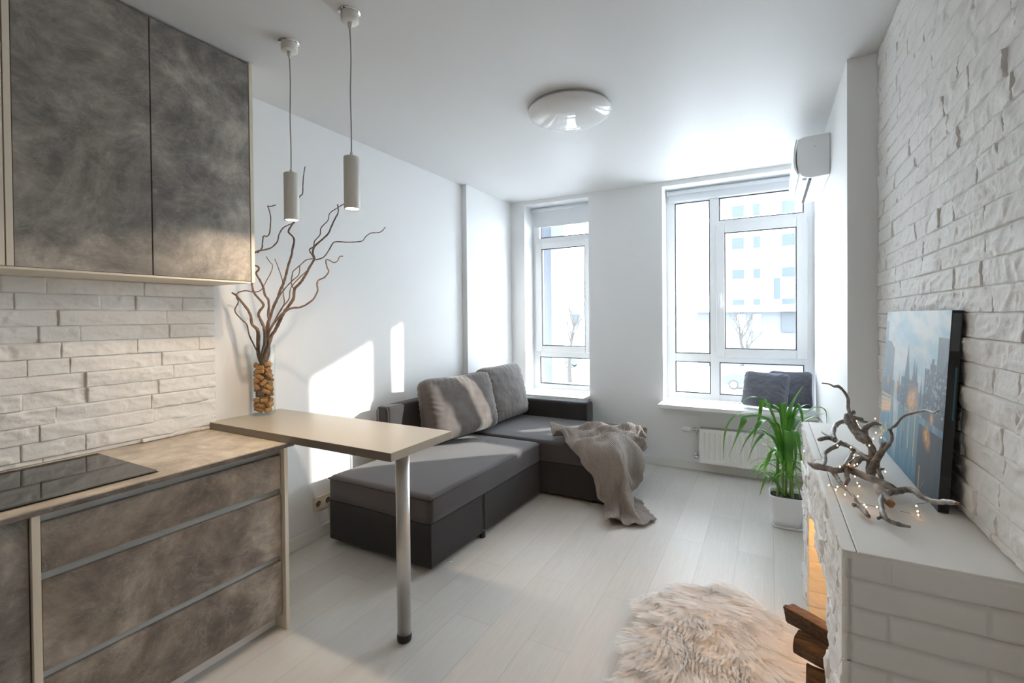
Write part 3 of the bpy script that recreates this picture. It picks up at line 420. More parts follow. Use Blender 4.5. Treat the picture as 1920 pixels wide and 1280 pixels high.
[879,4,8,10,5,10,10,10,10,10,10,11,9,14,12,11,9,7,8,7,8,13,13,13,12,13,10,10,10,11,9,7,7,6,6,5,6,7,9,10,11,13,11,12,12,16,12,10,5,10,10,4,10,8,4,1,7,5,9,7],
[896,2,5,10,10,9,9,12,12,9,10,10,8,12,11,10,9,7,8,6,9,12,14,13,12,13,11,10,8,9,8,8,10,9,8,7,6,7,9,11,11,12,10,9,9,12,9,9,8,8,10,6,8,2,4,8,8,6,8,8],
[911,1,5,10,10,7,9,11,12,10,10,9,6,9,12,11,10,7,4,9,12,12,13,15,12,12,11,11,8,8,8,9,9,11,9,9,7,7,8,10,12,12,9,7,4,6,5,8,10,11,13,10,8,3,3,9,8,7,10,9],
[923,-1,4,12,11,6,8,10,10,10,10,6,7,7,9,10,12,11,5,13,15,14,13,14,12,11,10,11,7,9,11,9,7,9,10,9,7,6,7,10,11,12,11,9,4,3,5,6,8,10,13,10,11,7,5,7,6,10,13,9],
[936,-2,1,10,13,9,8,9,9,11,11,8,7,6,6,8,10,11,11,15,15,14,12,12,10,11,12,11,7,8,10,10,8,8,11,10,8,4,8,9,8,11,13,10,6,4,7,8,4,6,11,9,10,12,11,8,7,12,15,9],
[953,-3,-2,7,12,10,5,10,12,11,11,9,7,6,8,8,10,11,12,13,13,13,9,10,11,11,11,14,11,7,9,11,8,7,11,12,8,5,7,10,8,9,9,11,9,8,10,9,1,3,9,10,10,13,13,12,10,11,14,10],
[965,-4,-2,4,10,11,3,10,11,12,12,12,10,8,8,8,9,12,12,11,12,12,9,10,10,11,11,13,13,8,5,10,8,9,12,13,7,7,9,10,10,11,8,9,11,11,9,9,2,3,5,10,10,11,13,11,9,10,13,11],
[968,-7,1,5,10,11,6,10,12,12,11,12,12,10,7,8,10,11,12,10,11,12,10,8,9,13,11,12,11,8,6,8,10,11,13,15,9,9,9,7,10,13,10,6,8,9,9,9,8,6,4,7,10,11,10,10,9,11,11,8],
[967,-6,3,9,11,11,9,11,11,10,8,8,13,13,10,8,8,11,12,13,12,11,9,10,10,11,12,12,11,9,8,10,13,12,10,12,10,8,9,6,10,11,12,8,6,8,9,9,8,7,5,8,10,9,9,9,9,11,10,8],
[964,0,7,10,11,11,11,9,8,7,8,9,14,14,12,7,7,10,13,14,14,12,11,10,11,11,12,12,9,10,12,12,13,10,8,11,10,9,8,8,10,11,12,10,6,5,9,7,8,7,3,9,11,11,10,7,5,10,9,7],
[969,4,8,9,9,12,12,9,7,7,10,11,14,13,13,7,8,10,12,13,13,13,11,10,11,12,12,11,10,10,12,13,13,10,8,8,11,11,9,9,12,13,9,11,8,5,6,4,8,7,3,7,11,11,7,2,0,9,10,3],
[974,7,11,9,8,11,12,11,10,9,13,11,12,10,10,8,9,9,12,12,12,13,11,9,12,12,12,11,10,12,11,14,12,10,8,7,11,14,13,11,12,9,6,10,11,9,5,4,7,5,4,4,7,8,1,-1,-1,8,9,5],
[982,8,11,11,10,11,10,11,11,12,13,12,12,9,7,10,8,9,11,12,12,11,10,9,12,12,12,10,12,12,12,14,13,11,9,6,11,14,13,11,10,7,8,11,13,10,7,4,4,5,5,3,2,6,3,-2,-2,4,5,4],
[992,9,10,12,12,11,10,10,11,12,12,13,12,9,7,12,9,10,11,12,11,9,11,11,11,11,10,9,11,11,12,13,11,11,10,8,12,12,10,10,10,11,10,12,13,11,9,5,4,5,3,4,1,5,5,-1,-1,4,4,2],
[1003,8,11,11,12,11,10,10,12,12,12,13,11,9,7,13,13,14,11,9,7,7,12,12,11,12,10,8,9,10,12,12,11,10,11,9,11,12,12,9,10,11,10,11,10,10,9,8,6,5,3,7,5,3,5,1,5,6,5,1],
[1013,8,10,11,10,12,12,11,13,12,13,12,12,8,5,8,13,15,13,8,8,8,10,10,12,12,12,10,9,10,12,12,12,10,10,9,11,11,12,11,9,10,10,7,6,7,8,9,8,8,8,12,9,5,5,5,7,4,4,-1],
[1023,8,11,11,10,11,11,11,12,10,10,12,11,10,9,9,10,11,15,12,11,8,9,10,11,11,13,11,10,10,10,12,14,13,10,6,8,10,10,11,11,12,11,9,9,8,8,9,10,8,7,11,11,8,6,6,7,0,0,-1],
[1033,9,12,11,9,10,11,11,10,10,10,11,12,10,11,11,10,9,12,12,12,10,9,10,10,9,12,11,12,10,11,12,15,13,10,6,5,9,11,12,11,13,12,9,11,12,11,10,11,8,6,7,12,10,4,1,7,3,-1,-2],
[1043,9,11,11,10,10,11,11,10,12,10,11,11,10,11,10,10,9,10,11,13,11,9,9,10,10,12,12,13,9,10,12,12,10,10,11,9,11,11,11,11,11,11,8,11,12,11,11,13,10,6,3,10,8,5,-4,2,6,3,1],
[1053,9,11,10,12,10,11,9,9,13,13,13,9,9,10,9,11,10,10,11,12,11,9,10,10,10,12,12,12,13,13,13,11,7,8,10,9,10,12,12,12,10,10,9,9,11,12,12,12,9,3,1,6,2,5,-1,-5,-1,2,3],
[1061,8,9,9,13,14,11,9,10,11,13,14,11,8,9,10,10,11,10,10,11,11,10,9,10,11,11,13,12,12,12,13,14,10,9,6,6,8,13,13,12,11,12,12,9,8,10,12,11,9,2,-2,1,-5,3,3,-7,-7,-2,2],
[46,5,11,9,-1,-1,2,1,-3,-11,-14,-13,-10,-1,-2,-1,8,8,7,-3,-7,-7,0,-1,1,3,3,6,2,-9,-10,-4,1,2,-1,0,7,0,-6,1,-1,1,-1,2,-2,0,7,4,-4,5,9,8,7,5,6,1,-9,-9,-5,-2],
[53,1,4,8,2,-3,-1,0,-3,-8,-9,-11,-11,-3,2,-3,5,9,6,-5,-8,-6,2,0,0,4,2,0,4,-1,-6,-5,-2,1,1,-2,5,1,-6,1,1,0,-2,2,1,-3,4,4,-3,1,7,8,5,5,4,2,-4,-8,-2,3],
[54,3,0,2,4,-3,-4,-1,-4,-9,-5,-6,-10,-3,6,-2,4,7,-1,-6,-4,-1,3,-3,-3,5,5,-2,-2,2,0,-2,-4,-3,4,1,3,-2,-4,2,2,-2,-3,2,2,0,4,3,-2,-5,0,4,6,4,2,1,2,-5,-4,4],
[47,8,4,1,0,-3,-7,-2,-3,-9,-7,-1,-7,-2,5,1,-1,3,-2,-4,-1,6,4,-2,-7,1,7,1,-6,0,2,1,-2,-5,-1,5,2,-5,0,4,3,-2,-5,0,1,6,8,0,-1,-5,-7,-3,4,5,-1,-2,3,1,-6,1],
[44,5,9,6,0,-7,-8,-5,-3,-8,-8,-2,-2,-1,2,0,-3,0,5,3,-1,6,8,0,-9,-7,3,5,-1,-2,-1,-3,-1,-1,-5,3,1,-4,3,7,2,-3,-3,-4,1,9,7,-1,0,0,-7,-6,2,3,-1,-5,-1,2,-4,-3],
[51,-2,3,8,4,-5,-8,-2,-3,-10,-13,-4,1,1,-1,0,-2,2,9,8,1,6,5,1,-7,-10,-6,3,3,2,1,-8,-5,-1,-2,0,-2,2,5,3,-2,-1,-1,-3,1,8,6,1,1,-1,-6,-5,1,3,-2,-6,-2,1,-2,-4],
[54,-1,-3,2,7,1,-5,-1,-4,-10,-13,-8,1,3,-2,-2,0,5,9,10,7,8,3,-2,-6,-10,-10,-4,3,7,3,-10,-10,-2,1,0,-3,6,3,-2,-3,0,0,-1,2,7,9,3,-1,-6,-4,-5,0,1,-1,-5,-2,3,-3,-5],
[47,6,-1,-3,1,6,4,0,-5,-10,-13,-11,-3,5,3,-4,0,5,10,13,11,10,2,-3,-7,-9,-10,-8,-1,7,3,-9,-12,-6,1,1,-1,3,2,1,-4,-1,0,0,1,6,11,3,-3,-5,0,-7,-4,0,-1,-3,-1,7,-1,-6],
[37,8,6,-1,-5,1,8,6,-2,-8,-12,-11,-7,3,7,0,-3,6,11,13,12,12,5,-5,-8,-9,-8,-7,-6,1,1,-6,-10,-7,-2,0,-1,-1,3,4,-3,-2,0,0,-1,3,9,2,-4,0,5,-3,-5,-3,-1,-3,-1,5,3,-3],
[28,5,9,5,-3,-4,4,9,5,-3,-10,-11,-9,0,8,6,-1,7,11,11,11,11,7,-5,-8,-9,-7,-5,-8,-5,-1,-8,-10,-6,1,-2,-4,-2,4,1,-3,0,3,0,-5,2,9,4,-6,-3,5,2,-1,-3,-2,-2,-2,0,5,3],
[21,0,7,9,3,-3,2,8,9,2,-6,-10,-8,-3,5,10,5,7,10,10,10,8,5,-4,-8,-6,-5,-5,-8,-8,-7,-9,-11,-7,1,-2,-2,-1,5,0,-3,0,5,0,-5,3,10,3,-6,-5,-1,-1,2,-1,-2,2,-2,-5,1,6],
[27,-5,-2,7,8,0,2,9,10,6,-3,-10,-8,-1,4,11,9,8,9,9,9,8,0,-5,-5,-6,-2,-6,-9,-10,-9,-8,-12,-9,-3,-1,-1,4,5,0,-1,-3,2,-1,-2,8,9,3,-4,-7,-8,-3,0,-2,1,2,-3,-2,0,2],
[29,-4,-5,1,9,5,2,8,11,8,0,-6,-9,-3,7,11,10,10,10,9,8,7,-2,-3,-4,-6,-3,-7,-9,-10,-8,-8,-12,-10,-6,-3,-2,7,7,-2,-1,-6,-2,1,3,8,6,2,-3,-5,-8,-4,-4,-5,3,2,-4,0,4,3],
[31,-3,-5,-3,6,8,5,6,12,9,-1,0,-4,-4,8,11,9,10,9,10,8,2,-2,1,0,-7,-6,-6,-9,-10,-7,-9,-11,-10,-6,-3,-5,4,8,-2,-7,-8,-4,2,6,10,5,-3,-5,0,-2,-3,-7,-6,0,2,-5,1,8,7],
[46,-6,-7,-7,1,8,8,5,7,10,2,3,2,-1,8,11,9,9,7,9,10,3,-2,0,0,-6,-7,-5,-8,-11,-7,-8,-11,-10,-5,-4,-6,-2,5,-5,-10,-6,-5,2,4,7,7,1,-7,-4,1,-1,-5,-6,-2,2,-4,0,9,10],
[63,-7,-9,-8,-2,6,8,6,5,8,6,2,5,4,6,10,10,10,7,9,9,3,-3,-4,-2,-1,-4,-7,-9,-9,-6,-9,-10,-10,-6,-4,-8,-6,0,-5,-9,-5,-4,-1,3,0,3,6,-2,-8,-3,2,-1,-6,-3,3,0,-4,6,8],
[75,-4,-8,-9,-2,5,7,7,5,7,6,2,5,7,6,8,9,11,9,8,8,-1,-2,-2,-1,-2,-3,-7,-8,-8,-6,-9,-10,-10,-8,-5,-8,-7,-6,-4,-5,-6,-4,-2,1,-4,-2,4,5,-8,-9,-1,2,-2,-4,3,4,-5,0,0],
[75,4,-2,-8,-4,6,6,6,8,7,7,4,4,8,6,6,8,10,10,8,8,1,-3,0,-1,-3,-4,-7,-8,-6,-7,-9,-10,-10,-8,-6,-7,-7,-8,-3,-6,-7,-7,-4,-5,-4,-4,1,8,-2,-11,-8,-1,1,-2,0,6,0,-5,-4],
[77,8,4,-6,-7,5,6,8,10,10,6,6,5,7,6,6,6,9,9,8,9,4,-2,-1,-1,-3,-6,-7,-8,-4,-7,-10,-10,-9,-9,-7,-7,-7,-7,-5,-8,-6,-9,-6,-7,-4,-6,-3,6,2,-6,-10,-7,-1,-2,-1,5,4,-2,-5],
[81,7,7,-1,-3,5,7,7,10,10,7,8,6,7,6,5,5,8,8,7,9,6,0,-2,-2,-2,-6,-7,-7,-4,-8,-10,-10,-9,-9,-8,-7,-6,-7,-7,-8,-6,-9,-7,-6,-5,-7,-4,1,0,-1,-8,-9,-7,-3,-2,-1,3,2,0],
[91,5,5,2,3,7,8,6,9,10,9,7,7,7,7,4,5,8,7,6,8,6,3,-3,-3,-1,-5,-7,-6,-5,-10,-11,-8,-9,-9,-9,-7,-7,-7,-8,-7,-8,-8,-7,-6,-3,-7,-5,-1,-4,-2,-7,-8,-7,-3,-6,-6,-2,1,0],
[106,5,6,3,3,6,8,7,9,10,8,8,7,8,7,5,4,8,8,6,5,5,5,0,-4,-2,-5,-7,-6,-8,-10,-10,-9,-9,-9,-8,-8,-7,-6,-8,-8,-10,-8,-7,-5,-4,-7,-6,-1,-3,-6,-7,-6,-6,-2,-5,-8,-5,-3,-4],
[123,6,6,4,3,5,6,7,9,10,9,8,7,8,8,5,4,8,8,7,5,5,4,1,-3,-3,-5,-7,-8,-9,-9,-10,-9,-10,-8,-10,-8,-6,-6,-7,-9,-11,-9,-7,-7,-5,-5,-8,-2,-2,-5,-6,-5,-6,-4,-5,-7,-7,-3,-2],
[141,5,7,5,2,4,7,6,8,10,10,9,7,8,8,5,5,7,8,8,5,5,4,0,-2,-4,-5,-7,-7,-9,-10,-10,-9,-10,-9,-9,-8,-6,-7,-8,-9,-10,-10,-8,-7,-5,-8,-9,-6,0,-3,-5,-4,-4,-7,-6,-6,-9,-3,-1],
[160,5,6,5,2,3,7,7,9,8,10,9,7,8,8,6,5,7,8,8,6,6,4,0,-3,-5,-5,-6,-8,-9,-10,-10,-9,-10,-10,-9,-6,-6,-7,-9,-10,-10,-10,-9,-7,-5,-9,-9,-7,-1,-4,-6,-4,-3,-5,-8,-6,-8,-7,-3],
[177,5,6,6,3,3,5,8,8,9,9,9,8,8,8,6,6,6,8,8,7,6,5,1,-5,-5,-6,-6,-8,-9,-9,-10,-10,-10,-10,-9,-6,-6,-7,-10,-11,-11,-10,-9,-6,-7,-9,-7,-7,-4,-4,-6,-6,-5,-4,-5,-7,-6,-6,-6],
[194,6,6,5,2,4,6,8,8,8,9,9,9,9,6,7,7,7,6,7,7,7,5,1,-3,-6,-6,-7,-8,-9,-9,-9,-11,-10,-9,-9,-6,-7,-9,-11,-12,-11,-10,-8,-8,-10,-8,-5,-6,-4,-5,-5,-7,-8,-6,-3,-4,-5,-4,-5],
[213,5,5,6,2,2,7,8,8,8,9,9,9,9,7,7,7,8,7,6,6,7,5,1,-3,-6,-6,-6,-8,-9,-9,-10,-11,-10,-9,-9,-8,-8,-10,-11,-11,-10,-9,-10,-10,-9,-8,-5,-5,-5,-5,-6,-8,-9,-8,-4,1,-1,-4,-4],
[231,5,2,5,6,2,6,7,8,8,9,10,9,9,8,8,7,7,7,7,6,7,6,1,-5,-6,-5,-7,-7,-9,-9,-11,-11,-10,-9,-10,-8,-9,-10,-10,-11,-10,-10,-10,-9,-9,-8,-6,-5,-5,-6,-7,-8,-9,-9,-5,1,3,-2,-3],
[246,6,3,2,7,5,6,6,7,8,9,10,9,9,9,9,7,8,8,6,7,6,6,2,-5,-6,-6,-7,-7,-9,-11,-11,-10,-10,-10,-10,-9,-9,-9,-10,-10,-10,-11,-10,-9,-9,-8,-7,-5,-6,-7,-8,-7,-8,-6,-5,-2,3,1,-2],
[258,8,5,2,7,6,6,7,6,6,10,10,10,10,8,9,8,8,9,7,6,7,4,2,-5,-5,-6,-7,-8,-9,-12,-10,-11,-10,-10,-9,-9,-9,-10,-10,-10,-10,-11,-11,-10,-9,-8,-8,-5,-6,-5,-8,-8,-6,-5,-4,-5,2,3,0],
[269,7,7,6,7,7,5,7,6,7,9,10,11,9,9,9,9,8,9,9,6,5,2,1,-4,-3,-5,-8,-8,-10,-11,-11,-10,-10,-10,-9,-10,-9,-10,-9,-11,-10,-10,-11,-11,-10,-8,-7,-6,-6,-5,-8,-8,-6,-5,-4,-6,-1,5,3],
[282,6,7,7,8,7,4,8,8,8,9,10,10,9,10,9,9,8,8,8,7,5,3,-1,-3,-2,-5,-7,-9,-10,-11,-10,-10,-11,-10,-9,-10,-9,-10,-9,-10,-10,-10,-12,-10,-10,-9,-8,-7,-5,-7,-7,-7,-7,-5,-5,-6,-4,3,5],
[295,6,8,7,6,7,4,9,10,10,9,10,9,9,9,10,7,6,6,8,9,7,4,2,-3,-2,-6,-8,-9,-10,-9,-10,-11,-10,-10,-10,-10,-9,-9,-10,-10,-10,-10,-11,-10,-10,-10,-9,-7,-8,-8,-5,-7,-6,-5,-5,-4,-5,-1,1],
[308,6,9,8,7,6,5,8,10,10,9,10,10,9,9,8,6,6,5,6,8,6,7,6,0,-4,-7,-8,-9,-8,-10,-8,-10,-11,-10,-11,-9,-10,-9,-10,-10,-10,-10,-10,-10,-11,-10,-10,-9,-9,-8,-6,-7,-6,-2,-3,-5,-4,-1,-1],
[319,6,10,10,9,7,4,7,10,9,9,10,9,8,10,8,4,5,4,3,4,7,9,9,4,-3,-7,-8,-8,-9,-8,-8,-9,-10,-10,-10,-9,-10,-10,-10,-9,-10,-10,-10,-11,-11,-11,-10,-11,-10,-7,-7,-7,-7,-4,-1,-5,-3,3,0],
[332,6,10,10,10,8,6,5,9,9,8,9,10,7,8,7,3,3,2,2,3,6,7,9,7,2,-5,-6,-7,-7,-9,-8,-10,-8,-7,-9,-10,-10,-10,-9,-10,-9,-11,-10,-11,-12,-11,-11,-11,-9,-7,-7,-9,-8,-6,-7,-5,0,6,4],
[345,7,9,10,11,9,6,4,8,10,7,8,9,9,5,4,1,1,0,2,2,5,7,8,7,5,0,-4,-5,-6,-6,-7,-9,-8,-7,-9,-10,-9,-9,-10,-9,-10,-11,-11,-12,-11,-11,-11,-11,-10,-7,-7,-9,-7,-9,-10,-9,0,8,6],
[354,9,11,10,11,11,7,5,6,7,7,6,7,7,3,2,1,-1,0,1,2,5,8,7,6,6,4,0,-4,-6,-3,-6,-7,-6,-6,-9,-9,-10,-9,-9,-10,-11,-11,-11,-12,-12,-11,-12,-11,-11,-8,-8,-9,-6,-7,-11,-11,-5,8,8],
[364,9,12,11,11,11,8,9,6,3,5,5,6,7,1,-3,-1,0,0,1,4,5,7,8,5,6,3,3,-1,-4,-1,-4,-7,-5,-5,-8,-10,-10,-9,-9,-10,-12,-10,-12,-12,-12,-12,-13,-12,-12,-9,-6,-9,-7,-6,-9,-11,-9,2,4],
[378,7,11,13,12,11,9,10,8,4,3,3,5,7,2,-5,-4,-1,1,2,4,5,7,7,5,4,2,2,0,-2,0,-2,-6,-6,-6,-9,-11,-11,-10,-10,-10,-12,-10,-10,-12,-10,-11,-14,-11,-12,-10,-6,-6,-7,-8,-9,-9,-10,-5,0],
[395,7,12,15,12,9,10,12,10,5,5,4,4,2,0,-2,-2,0,1,2,3,5,4,5,4,2,-1,0,0,-4,-5,-7,-9,-7,-8,-10,-11,-11,-10,-9,-10,-12,-11,-10,-10,-5,-6,-10,-8,-11,-10,-6,-3,-7,-10,-7,-7,-9,-10,-6],
[409,6,11,14,13,10,8,11,5,3,5,3,2,-1,-4,-2,-1,0,2,2,3,5,2,3,2,-2,-1,-1,-1,-2,-8,-9,-10,-7,-7,-9,-10,-9,-9,-9,-8,-12,-11,-6,-5,2,-5,-8,-5,-8,-9,-6,-2,-6,-10,-7,-6,-11,-11,-9],
[419,6,9,11,11,9,8,9,0,2,2,0,-1,-3,-6,-4,0,0,1,4,1,4,2,1,0,-1,0,-1,0,-1,-7,-6,-6,-3,-4,-11,-12,-9,-8,-7,-5,-9,-9,-7,-2,5,0,-6,-6,-5,-8,-5,-3,-5,-11,-10,-8,-11,-8,-4],
[431,4,5,6,9,7,4,6,0,1,2,-3,-4,-2,-2,0,2,-3,-4,6,1,1,0,-1,1,1,0,0,0,0,-2,-2,-1,0,-4,-11,-12,-8,-6,-7,-7,-5,-5,-6,-4,3,2,-4,-4,-2,-4,-4,-4,-7,-13,-11,-10,-9,-5,0],
[446,5,3,1,5,2,1,3,2,-1,-1,-3,-4,-1,4,3,3,-7,-10,7,3,1,2,-2,-1,3,2,0,-1,0,0,0,2,0,-5,-6,-9,-9,-4,-5,-9,-5,-2,-2,-2,0,-2,-2,0,-1,0,-5,-5,-9,-12,-13,-11,-8,-6,-1],
[449,7,7,4,5,3,0,-4,-1,0,-2,-3,-2,-1,0,1,1,-2,-3,5,1,-1,1,1,0,3,2,2,2,2,2,-1,-2,-3,-3,-4,-5,-8,-5,-3,-7,-5,-2,1,1,-2,-5,-4,0,0,0,-5,-7,-11,-11,-13,-10,-10,-9,-4],
[452,3,5,6,9,8,2,-3,-4,-5,-4,2,3,0,-1,-4,-1,3,2,1,-1,0,3,4,2,5,3,3,4,2,1,0,-3,-4,-5,-6,-6,-5,-5,-5,-8,-5,-2,0,3,-2,-7,-6,1,2,-2,-7,-11,-11,-10,-11,-13,-10,-8,-5],
[460,3,4,2,5,9,2,3,2,-4,-5,2,4,1,-1,-4,0,4,3,-1,-2,2,5,7,6,6,2,4,2,1,-1,-2,-5,-3,-7,-7,-6,-3,-7,-7,-6,-6,-5,-3,3,-2,-4,-6,-3,1,-3,-8,-13,-10,-10,-10,-13,-9,-6,-4],
[468,4,8,2,-1,5,3,5,6,0,-4,-1,2,2,0,-1,5,4,1,0,0,4,6,6,7,5,1,0,0,3,-1,-5,-8,-6,-6,-7,-9,-4,-4,-7,-5,-3,-6,-8,-4,-5,-2,-5,-8,-6,-5,-9,-10,-3,-5,-11,-14,-7,-3,-6],
[475,9,14,6,-3,2,6,2,2,-1,-1,0,0,1,-2,0,5,1,-2,5,4,5,7,6,6,4,1,-3,-4,-2,-2,-7,-10,-10,-6,-5,-9,-4,3,-3,-3,-1,-5,-7,-7,-8,-8,-7,-12,-11,-8,-7,-9,-4,-1,-10,-16,-8,1,-2],
[492,10,15,10,-1,0,6,1,-1,-2,-2,-5,-3,-1,-5,-3,1,2,-1,6,6,6,6,4,3,2,2,0,-6,-8,-8,-10,-11,-10,-8,-4,-2,1,7,0,-1,-1,-6,-6,-5,-5,-8,-11,-12,-11,-11,-8,-6,-7,-7,-11,-14,-9,0,-1],
[510,7,13,11,3,-1,2,0,-6,-4,-3,-8,-6,-6,-6,-4,0,3,1,1,4,6,4,2,2,1,-1,-1,-5,-8,-10,-11,-9,-7,-7,-7,6,3,4,0,1,2,-2,-6,-7,-2,-6,-10,-10,-6,-9,-8,-6,-7,-10,-12,-12,-10,-6,-5],
[518,8,11,7,5,-1,-3,-3,-8,-8,-8,-9,-8,-7,-5,-2,-1,0,1,1,3,4,3,2,1,0,-2,-3,-6,-5,-7,-6,-4,-1,-7,-13,12,7,0,2,-2,-2,4,1,-8,-3,-4,-7,-9,-5,-5,-7,-7,-7,-10,-12,-9,-8,-8,-6],
[517,11,8,2,0,-3,-5,-6,-11,-11,-9,-8,-6,-8,-6,5,-1,-2,-1,1,2,3,4,1,2,1,-1,-3,-7,-2,-2,0,0,0,-10,-19,14,15,2,2,-3,-5,2,5,-1,-1,-5,-4,-4,-6,-2,-6,-8,-9,-11,-11,-8,-5,-5,-4],
[512,8,3,-4,-4,-5,-6,-8,-10,-9,-6,-4,-1,-6,-11,14,3,-4,-1,1,-2,-1,6,1,0,-1,1,-1,-4,-1,-1,2,3,1,-8,-22,8,16,7,1,-2,-2,0,7,6,4,-2,-2,-2,-3,-3,-6,-7,-10,-12,-11,-10,-6,-6,-7],
[496,3,-1,-5,-6,-3,-6,-7,-3,-3,0,-2,1,-8,-18,19,9,-2,0,0,-4,-3,8,3,0,0,0,-1,-2,0,-1,0,2,2,-4,-12,5,7,2,2,2,6,7,8,6,2,-2,-2,-1,0,-2,-7,-10,-10,-12,-14,-12,-10,-11,-10],
[475,2,-2,-3,-3,1,-5,-7,4,0,1,1,2,-10,-20,18,11,1,0,-2,0,2,11,5,2,0,1,0,-1,-2,-3,-4,-3,-2,-1,0,4,4,3,6,7,10,7,4,1,0,-5,-6,0,3,-2,-7,-11,-12,-14,-15,-11,-10,-12,-11],
[460,4,2,-2,-2,3,-2,-7,5,3,-1,0,3,-5,-17,13,8,2,0,2,5,7,10,9,4,2,3,2,1,-4,-5,-5,-6,-3,-1,4,1,2,3,8,9,7,5,3,-2,-3,-8,-9,-5,2,-1,-5,-12,-12,-15,-16,-11,-7,-7,-9],
[462,4,3,-1,-1,2,1,-5,1,0,-2,0,2,0,-8,7,6,5,6,8,9,9,8,7,5,2,1,1,3,-5,-6,-7,-6,-5,-2,1,1,1,0,5,9,5,2,0,-3,-6,-7,-8,-8,-4,-4,-1,-12,-14,-14,-12,-9,-5,-5,-6],
[480,5,2,1,0,-1,-1,-4,-3,-1,-1,0,0,1,1,6,5,7,9,8,10,9,6,5,4,1,-1,-2,-1,-6,-7,-9,-6,-7,-4,-2,-1,2,0,2,4,5,1,-2,-4,-6,-8,-8,-9,-5,-6,-1,-10,-13,-12,-9,-3,3,0,-1],
[506,5,1,0,2,-2,-3,-4,-3,-3,-2,0,1,0,2,5,6,6,8,6,7,8,1,1,-1,1,1,-3,-5,-9,-11,-11,-6,-4,-5,-8,0,1,0,0,2,4,4,0,0,-4,-8,-6,-7,-5,-11,-7,-7,-9,-8,-5,2,9,3,2],
[533,3,1,-2,-1,-3,-5,-4,-4,-6,-5,0,0,-1,0,4,4,4,8,6,6,5,-1,-1,-4,-3,-2,-5,-8,-10,-11,-9,-5,-1,-3,-12,2,1,-2,-1,2,0,2,4,1,1,-2,-2,-3,-5,-12,-12,-7,-5,-2,0,3,7,4,4],
[553,0,0,-4,-5,-6,-4,-5,-6,-8,-9,-4,0,-2,-2,2,2,3,5,5,5,4,-1,-3,-3,-5,-5,-6,-7,-8,-8,-6,-4,0,-2,-15,13,6,-3,-3,1,-3,-4,6,2,0,-1,0,-1,-2,-4,-7,-6,-4,0,2,2,4,3,4],
[559,-3,-3,-5,-7,-8,-5,-6,-9,-8,-7,-7,-4,-4,-3,0,1,3,4,4,3,3,0,-1,-3,-6,-6,-6,-6,-1,-3,1,0,-3,-6,-20,15,16,-4,-2,2,-3,-6,7,5,3,0,0,-2,0,2,-3,-6,-5,0,4,-1,1,4,4],
[551,-3,-7,-6,-5,-9,-8,-8,-11,-9,-5,-7,-5,-4,-3,2,1,2,3,4,3,1,0,-1,-3,-5,-3,-4,-5,-1,-5,8,5,-2,-11,-27,8,28,6,1,1,-7,-7,6,10,10,5,0,-2,-1,3,1,-5,-5,0,5,0,-3,1,0]]

